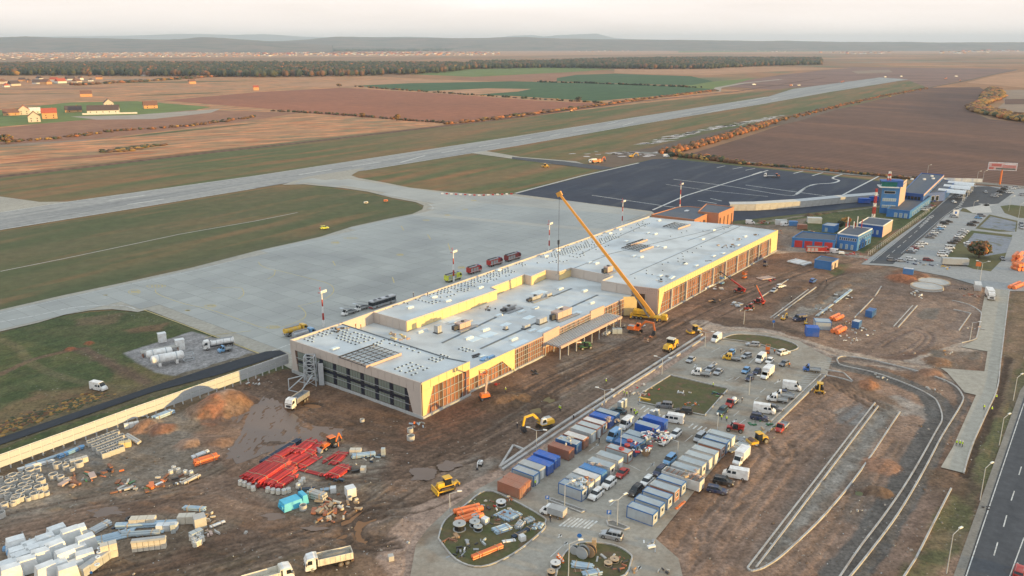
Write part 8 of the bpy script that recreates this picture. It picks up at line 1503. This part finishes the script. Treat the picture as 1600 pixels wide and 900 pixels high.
# ================================================================== far woods, towns, hills, air
def ico():
    p = (1 + 5 ** .5) / 2
    v = np.array([(-1,p,0),(1,p,0),(-1,-p,0),(1,-p,0),(0,-1,p),(0,1,p),(0,-1,-p),(0,1,-p),(p,0,-1),(p,0,1),(-p,0,-1),(-p,0,1)]) / math.hypot(1,p)
    f = np.array([(0,11,5),(0,5,1),(0,1,7),(0,7,10),(0,10,11),(1,5,9),(5,11,4),(11,10,2),(10,7,6),(7,1,8),(3,9,4),(3,4,2),(3,2,6),(3,6,8),(3,8,9),(4,9,5),(2,4,11),(6,2,10),(8,6,7),(9,8,1)])
    return v,f
def crowns(name,cen,rad,hh,mats,mi,squash=1.):
    """many small uneven leaf masses as one mesh; cen (n,3), rad (n,), hh (n,) half heights"""
    V,F = ico();n = len(cen);rs = np.random.RandomState(n)
    A = rs.rand(n) * 6.28;vv = V[None] * (1 + (rs.rand(n,12,1) - .5) * .55);x = vv[...,0] * np.cos(A)[:,None] - vv[...,1] * np.sin(A)[:,None];y = vv[...,0] * np.sin(A)[:,None] + vv[...,1] * np.cos(A)[:,None]
    P = np.stack([x * rad[:,None] + cen[:,:1],y * rad[:,None] + cen[:,1:2],vv[...,2] * hh[:,None] + cen[:,2:3]],-1).reshape(-1,3)
    T = (F[None] + (np.arange(n) * 12)[:,None,None]).reshape(-1,3)
    me = bpy.data.meshes.new(name);me.vertices.add(len(P));me.vertices.foreach_set('co',P.ravel().astype(np.float32));me.loops.add(len(T) * 3);me.loops.foreach_set('vertex_index',T.ravel().astype(np.int32))
    me.polygons.add(len(T));me.polygons.foreach_set('loop_start',np.arange(len(T),dtype=np.int32) * 3);me.polygons.foreach_set('loop_total',np.full(len(T),3,np.int32))
    for k in mats: me.materials.append(MATS[k])
    me.polygons.foreach_set('material_index',np.repeat(mi,20).astype(np.int32));me.update(calc_edges=True);return me
pm('leaf_dark',(.036,.046,.025),rough=.9,var=.3,scale=.2);pm('leaf_mid',(.065,.068,.03),rough=.9,var=.3,scale=.2);pm('leaf_rust',(.15,.075,.036),rough=.9,var=.3,scale=.2)
pm('leaf_gold',(.30,.17,.045),rough=.9,var=.3,scale=.2);pm('leaf_orange',(.36,.13,.045),rough=.9,var=.3,scale=.2);pm('bark',(.10,.075,.055),rough=.95);pm('blue_wood',(.065,.080,.070),rough=.95,var=.25,scale=.01)
LM = ['leaf_dark','leaf_mid','leaf_rust','leaf_gold','leaf_orange']
def scatter(poly,n,seed,world=False):
    P = np.array(poly,float) if world else gpoly(poly);rs = np.random.RandomState(seed);lo,hi = P.min(0),P.max(0);out = []
    while len(out) < n:
        q = lo + rs.rand(n * 3,2) * (hi - lo);q = q[sdist(q[:,0],q[:,1],P) < 0];out += list(q)
    return np.array(out[:n]),rs
def wood(name,poly,n,h,r,wts,label,seed=1,warm=None):
    q,rs = scatter(poly,n,seed);tone = vnoise(160,seed + 4,3,x=q[:,0],y=q[:,1]);mi = rs.choice(5,n,p=wts)
    mi = np.where((tone > .58) & (rs.rand(n) < .35),2,mi)
    hh = h * (.8 + .4 * rs.rand(n));rr = r * (.7 + .7 * rs.rand(n))
    cen = np.stack([q[:,0],q[:,1],hh * .55 - .3],-1)
    o = stuff(name,crowns(name,cen,rr,hh * .5,LM,mi));o['label'] = label;return o
wood('far_forest',[(-500,118),(0,118),(200,119),(400,121),(560,119),(650,116),(700,113),(742,107),(742,103),(600,102),(400,102),(170,102),(0,104),(-500,104)],15000,19,8,[.45,.40,.13,.01,.01],'long dark autumn wood stretching across behind the fields',2)
wood('far_forest',[(735,108),(860,106),(1000,108),(1100,108),(1200,103),(1283,101),(1283,94),(1100,93),(950,95),(850,99),(735,100)],11000,19,9,[.52,.38,.1,0,0],'dark wood on the plain right of the long autumn wood',3)
wood('tree_belt',[(1546,139),(1562,141),(1570,152),(1550,160),(1535,166),(1560,176),(1600,184),(1760,196),(1760,203),(1600,192),(1555,183),(1518,175),(1512,169),(1530,160),(1536,148)],1500,6,4.5,[.05,.1,.25,.45,.15],'golden autumn thicket curling between the ploughed fields',4)
def hedge(name,pts,wid,n,h,r,wts,label,seed=1,z=0):
    W = [G(*p) for p in pts];rs = np.random.RandomState(seed);L_ = [0]
    for a,b_ in zip(W,W[1:]): L_.append(L_[-1] + (b_ - a).length)
    t = rs.rand(n) * L_[-1];cen = np.zeros((n,3))
    for i,d in enumerate(t):
        k = max(j for j in range(len(L_)) if L_[j] <= d) if d > 0 else 0;k = min(k,len(W) - 2);f = (d - L_[k]) / max(1e-6,L_[k + 1] - L_[k]);p = W[k].lerp(W[k + 1],f);cen[i,:2] = p.x + rs.randn() * wid / 3,p.y + rs.randn() * wid / 3
    hh = h * (.5 + rs.rand(n));cen[:,2] = hh * .4 + z - .3
    o = stuff(name,crowns(name,cen,r * (.6 + .8 * rs.rand(n)),hh * .55,LM,rs.choice(5,n,p=wts)));o['label'] = label;return o
hedge('shrub_hedge',[(1044,239),(1100,224),(1150,209),(1210,190)],9,700,3.4,2.2,[.02,.05,.43,.05,.45],'thick rust orange hedge along the edge of the ploughed field',1)
hedge('shrub_hedge',[(1210,190),(1290,170),(1370,152),(1450,137)],10,420,2,2,[.02,.08,.6,.05,.25],'thin rust coloured scrub strip beside the far field road',2)
hedge('shrub_hedge',[(1050,243),(1110,249),(1160,256)],6,90,3.5,2.4,[.15,.2,.45,.1,.1],'dark brushy scrub above the new tarmac',3)
hedge('shrub_hedge',[(1160,255),(1280,265),(1400,277),(1500,283)],3,420,1.6,1.2,[.1,.1,.6,.1,.1],'low rusty weeds between gravel road and ploughed field',4)
hedge('shrub_hedge',[(700,193),(790,183),(900,169),(1010,154),(1120,141)],14,400,2.5,4,[.02,.05,.6,.1,.23],'long rusty scrub line beside the perimeter road',5)
hedge('shrub_hedge',[(0,222),(90,216),(160,206),(300,196),(400,182)],12,200,2,2.2,[.02,.1,.68,.1,.1],'scattered tawny bushes between the brown field and the scrubland',6)
hedge('shrub_hedge',[(425,173),(540,179),(640,188),(700,192)],8,150,2.4,2,[.1,.25,.55,.05,.05],'straggling brown hedge along the lower edge of the red ploughed field',7)
hedge('shrub_hedge',[(120,133),(240,126),(330,120),(380,118)],25,220,5,6,[.1,.2,.5,.1,.1],'low russet scrub by the far village',8)
hedge('shrub_hedge',[(553,135),(690,145),(840,155),(950,161)],6,120,3,3.2,[.3,.3,.3,.1,0],'thin field edge bushes between the green field and the red one',9)
hedge('shrub_hedge',[(840,128),(920,130),(1000,133),(1100,137)],6,90,4,4,[.5,.3,.2,0,0],'dark field edge bushes between the two green fields',10)
hedge('dry_grass',[(-30,682),(20,663),(70,645),(120,629),(155,618)],5,900,.45,.7,[0,.4,.25,.35,0],'tall dry grass beside the service road',11)
hedge('reed_bed',[(175,236),(215,230),(245,226)],14,120,1.4,3,[0,.4,.2,.4,0],'olive gold reed patch in the scrubland',12)
# single bushes that can be told apart
def leafy(name,c,r,h,wts,label,cat,n=120,trunk=.25,group=None,seed=1):
    rs = np.random.RandomState(seed);t = tag(link(name,None,None,c),label,cat,group)
    u = rs.randn(n,3);u /= np.linalg.norm(u,axis=1)[:,None];u *= (rs.rand(n,1) ** .4);u[:,2] *= .85
    cen = u * np.array([r,r,h * .42]) + np.array([0,0,h * .58]);cen[:,:2] *= (1.15 - .45 * np.clip(cen[:,2:3] / h,0,1))
    link('crown',crowns('crown',cen,r * .17 * (.6 + .8 * rs.rand(n)),r * .14 * (.6 + .8 * rs.rand(n)),LM,rs.choice(5,n,p=wts)),t)
    mb = MB().cyl((0,0,-.5),(0,0,h * .5),r * .08 + .05,'bark',7,r * .04)
    for k in range(5): a = k * 1.25;mb.cyl((0,0,h * .2),(math.cos(a) * r * .6,math.sin(a) * r * .6,h * .6),r * .03 + .02,'bark',5,.02)
    link('trunk',mb.mesh('trunk'),t);return t
c = G(1529,403);leafy('autumn_tree',c,5.2,8.5,[.12,.33,.33,.1,.12],'broad autumn tree turning green to rust beside the far car park','tree',380)
for i,(px,py,r,h,lb) in enumerate([(620,188,6,9,'pale rust bush, tallest on the lower edge of the red ploughed field'),(566,183,5,6,'small olive bush on the lower edge of the red ploughed field'),(10,224,9,9,'pale tawny bush at the left edge of the picture'),(530,136,8,8,'lone brown bush at the tip of the dark green field'),(904,158,7,8,'olive bush on the field edge below the dark green field')]):
    leafy('bush',G(px,py),r,h,[.02,.2,.4,.35,.03] if i != 4 else [.3,.5,.2,0,0],lb,'bush',50,group='lone bushes on the field edges',seed=i)
leafy('bush',G(1322,349),3.2,3.6,[0,.1,0,.9,0],'golden yellow bush behind the blue two storey building','bush',90,seed=9);leafy('bush',G(1312,358),2.6,5,[.8,.2,0,0,0],'dark green conifer beside the small blue building','tree',90,seed=10)
# houses ---------------------------------------------------------------------
pm('wall_cream',(.60,.52,.44),rough=.9);pm('wall_white',(.70,.67,.62),rough=.9);pm('wall_orange',(.62,.33,.16),rough=.9);pm('roof_red',(.42,.09,.05),rough=.85);pm('roof_dark',(.10,.07,.065),rough=.85);pm('roof_brown',(.20,.10,.07),rough=.85)
def house(px,py,w_,d_,h,wall,roof,az,label,n=2,eave=.5):
    t = tag(link('house',None,None,G(px,py,-.4),rot(az)),label,'house','village houses beyond the runway')
    a,b_ = w_ / 2,d_ / 2;rh = d_ * .42
    link('wall',MB().box(-a,a,-b_,b_,0,h,wall).add([(-a,-b_,h),(-a,b_,h),(-a,0,h + rh)],[(0,2,1)],wall).add([(a,-b_,h),(a,b_,h),(a,0,h + rh)],[(0,1,2)],wall).mesh('wall'),t)
    e = eave;mb = MB();k = rh * e / b_
    for s in (-1,1): mb.add([(-a - e,s * (b_ + e),h - k),(a + e,s * (b_ + e),h - k),(a + e,0,h + rh),(-a - e,0,h + rh),(-a - e,s * (b_ + e),h - k + .3),(a + e,s * (b_ + e),h - k + .3),(a + e,0,h + rh + .3),(-a - e,0,h + rh + .3)],[(0,1,2,3),(4,5,6,7),(0,1,5,4),(1,2,6,5),(3,0,4,7)],roof)
    rf = link('roof',mb.mesh('roof'),t);link('chimney',MB().box(a * .4,a * .4 + .8,-.4,.4,h + rh * .5,h + rh + 1.2,'brickred').mesh('chimney'),rf)
    for fl in range(2 if h > 4.5 else 1):
        for k in range(n):
            y = -b_ + d_ * (k + .5) / n
            link('window',MB().box(a + .003,a + .08,y - .6,y + .6,fl * 2.9 + .9,fl * 2.9 + 2.3,'glass_dark').mesh('window'),t)
            link('window',MB().box(-a + w_ * (k + .5) / n - .6,-a + w_ * (k + .5) / n + .6,-b_ - .08,-b_ - .003,fl * 2.9 + .9,fl * 2.9 + 2.3,'glass_dark').mesh('window'),t)
house(54,190,16,14,7,'wall_cream','roof_brown',150,'cream two storey gabled house nearest the brown field');house(78,185,18,13,8,'wall_orange','roof_red',60,'house with a bright red roof and salmon walls')
house(38,179,14,14,7,'wall_cream','roof_red',150,'cream gabled house with red roof behind the nearest one');house(18,180,20,11,4,'wall_orange','roof_brown',60,'low salmon house left of the gabled houses')
house(115,175,22,13,3.5,'wall_orange','roof_dark',60,'low house with a wide dark roof right of the red roofed one');house(170,168,15,14,7.5,'wall_cream','roof_dark',150,'tall pale house with dark roof beside the long white bungalow')
house(162,176,42,16,4,'wall_white','roof_dark',70,'long white bungalow with a dark roof',5);house(235,169,20,14,5,'wall_orange','roof_brown',60,'orange brick house standing alone to the right');house(55,177,14,10,4,'wall_white','wall_white',60,'small white flat looking house behind the cream ones')
wl = tag(link('garden_wall',MB().box(-36,36,-.3,.3,0,2.2,'wall_white').mesh('garden_wall'),None,G(172,178.5,-.4),rot(72)),'long white garden wall in front of the white bungalow','wall')
rs_ = random.Random(5)
VL = [(10,136),(22,134),(5,131),(60,131),(45,129),(72,132),(85,128),(95,130),(62,126),(120,129),(126,125),(142,127),(35,127),(110,126),(155,124),(196,118),(208,117),(222,116),(228,119),(244,116),(400,141),(300,131),(135,151)]
VL[:20] = sorted(VL[:20])
for i,(px,py) in enumerate(VL):
    t = tag(link('house',None,None,G(px,py,-.4),rs_.uniform(0,3)),{20: 'small barn on the dry land left of the red ploughed field',21: 'tiny shed alone in the scrubland below the far wood',22: 'low white hut on the track above the meadow'}.get(i,f'small distant village house, {ordn[i % 20]} from the left below the long wood'),'house','small distant village houses' if i < 20 else None)
    a = rs_.uniform(7,13) * (1 if i < 20 else .8);b_ = a * .7;h = rs_.uniform(3.5,6.5)
    link('wall',MB().box(-a,a,-b_,b_,0,h,rs_.choice(['wall_cream','wall_white','wall_white','wall_orange'])).mesh('wall'),t)
    link('roof',MB().side([(-b_ - .5,h + .02),(b_ + .5,h + .02),(0,h + b_ * .9)],-a,a,rs_.choice(['roof_red','roof_dark','roof_brown','roof_brown'])).mesh('roof'),t).rotation_euler = (0,0,math.pi / 2)
def town(name,poly,n,s,label,seed):
    q,rs = scatter(poly,n,seed);mb = MB()
    for i in range(n):
        a = s * (.6 + .8 * rs.rand());b2 = a * .7;h = a * .55;o_ = MB().box(-a,a,-b2,b2,0,h,['wall_cream','wall_white','wall_orange'][rs.randint(3)])
        k = len(o_.v);r_ = ['roof_red','roof_dark','roof_brown'][rs.randint(3)];o_.add([(-a,-b2,h),(a,-b2,h),(a,b2,h),(-a,b2,h),(-a,0,h * 1.7),(a,0,h * 1.7)],[(0,1,5,4),(2,3,4,5),(0,4,3),(1,2,5)],r_)
        mb.moved(q[i,0],q[i,1],-.5,rs.rand() * 3,o_)
    o = stuff(name,mb);o['label'] = label
town('distant_town',[(-200,96),(0,95),(200,90),(400,88),(390,80),(200,79),(0,80),(-200,80)],1500,9,'distant town of pale houses behind the long wood',1)
town('distant_town',[(400,88),(480,87),(620,87),(780,86),(780,82),(560,82),(400,83)],420,14,'thin line of distant houses above the long wood',2)
town('distant_town',[(880,81),(1080,79),(1250,82),(1250,80),(1000,77),(880,79)],130,12,'scattered far houses on the plain',3)
town('distant_town',[(1460,84),(1600,82),(1800,84),(1800,78),(1500,78)],120,22,'far sheds and houses on the right of the plain',4)
town('distant_town',[(1280,85),(1400,84),(1400,82),(1280,82)],26,14,'far farm buildings on the plain',5)
# hills ------------------------------------------------------------------------
def hills(name,pts,dist,depth,mat,label,n=160,seed=1):
    """a ridge whose crest stands at the given pixel heights, dist metres away"""
    xs = np.linspace(pts[0][0],pts[-1][0],n);ys = np.interp(xs,[p[0] for p in pts],[p[1] for p in pts])
    rs = np.random.RandomState(seed);V = [];K = 7
    for j in range(K):
        t = j / (K - 1);prof = math.sin(t * math.pi / 2) if j < K else 1
        for i in range(n):
            Y = dist + depth * t;X = (xs[i] - 800) / CF * (dist * _c + CH * _s) * (Y / dist)
            zt = CH + (70.0 - ys[i]) / CF * (dist + depth) / _c / _c * 1.0 + (rs.rand() - .5) * 6
            V.append((X,Y,-3 + (zt + 3) * prof + (math.sin(i * .35 + j) + math.sin(i * .13 - 2 * j)) * (zt * .05 if 0 < j < K - 1 else 0)))
    for i in range(n): V.append((V[i + (K - 1) * n][0] * 1.1,dist + depth * 1.6,-5))
    F = [(j * n + i,j * n + i + 1,(j + 1) * n + i + 1,(j + 1) * n + i) for j in range(K) for i in range(n - 1)]
    me = bpy.data.meshes.new(name);me.from_pydata(V,[],F);me.polygons.foreach_set('use_smooth',[True] * len(F));me.materials.append(MATS[mat]);me.update()
    o = structure(name,me);o['label'] = label
field_mat('m_hill',(.10,.105,.085),(.22,.155,.12),.0016,(1,2.5,1),0,c3=(.07,.085,.07),fine=.004)
field_mat('m_hill_far',(.10,.12,.11),(.12,.13,.12),.001,fine=.002)
hills('hills',[(-700,62),(0,60),(60,60),(130,61),(200,62),(260,63),(320,61),(380,63),(440,66),(520,70)],11000,2500,'m_hill','low wooded hills at the left behind the town',seed=2)
hills('hills',[(330,70),(400,67),(480,63),(530,59),(580,60),(700,61),(800,61),(900,62),(1000,63),(1100,64),(1200,65),(1300,66),(1450,67),(1700,66),(2100,65)],14000,2500,'m_hill','long flat wooded ridge on the horizon',seed=3)
hills('far_mountains',[(760,63),(800,58),(830,57),(850,59),(880,57),(905,56),(930,56),(945,59),(960,61),(1000,63)],34000,4000,'m_hill_far','faint far mountain summits beyond the ridge',60,4)
hills('far_mountains',[(-700,66),(200,58),(280,56),(360,58),(420,57),(480,60),(560,60),(640,59),(760,63)],34000,4000,'m_hill_far','faint far mountains behind the left hills',60,5)
town('distant_town',[(430,76),(620,76),(640,73.5),(460,73.5)],260,26,'pale hillside village below the ridge',6)
q,rs = scatter([(300,80.5),(400,81.5),(480,81),(620,80),(800,79),(800,77),(600,78),(470,79),(330,79)],900,8)
o = stuff('far_forest',crowns('far_forest',np.stack([q[:,0],q[:,1],q[:,0] * 0 + 14],-1),45 * (1 + rs.rand(900)),16 * (1 + rs.rand(900)),LM,np.zeros(900,int)));o['label'] = 'thin blue dark wood far beyond the villages'
# air
hb = MB().box(-30000,30000,-500,42000,-1.6,520,'con_grey');hm = bpy.data.materials.new('air');hm.use_nodes = True;hm.cycles.volume_sampling = 'DISTANCE';tn = hm.node_tree;tn.nodes.clear()
ou = tn.nodes.new('ShaderNodeOutputMaterial');pv = tn.nodes.new('ShaderNodeVolumePrincipled');pv.inputs['Color'].default_value = (.62,.78,1.0,1);pv.inputs['Density'].default_value = 4.6e-5;pv.inputs['Anisotropy'].default_value = 0.0
tn.links.new(pv.outputs[0],ou.inputs['Volume']);hme = hb.mesh('haze');hme.materials.clear();hme.materials.append(hm);ho = link('haze',hme);ho['kind'] = 'stuff'
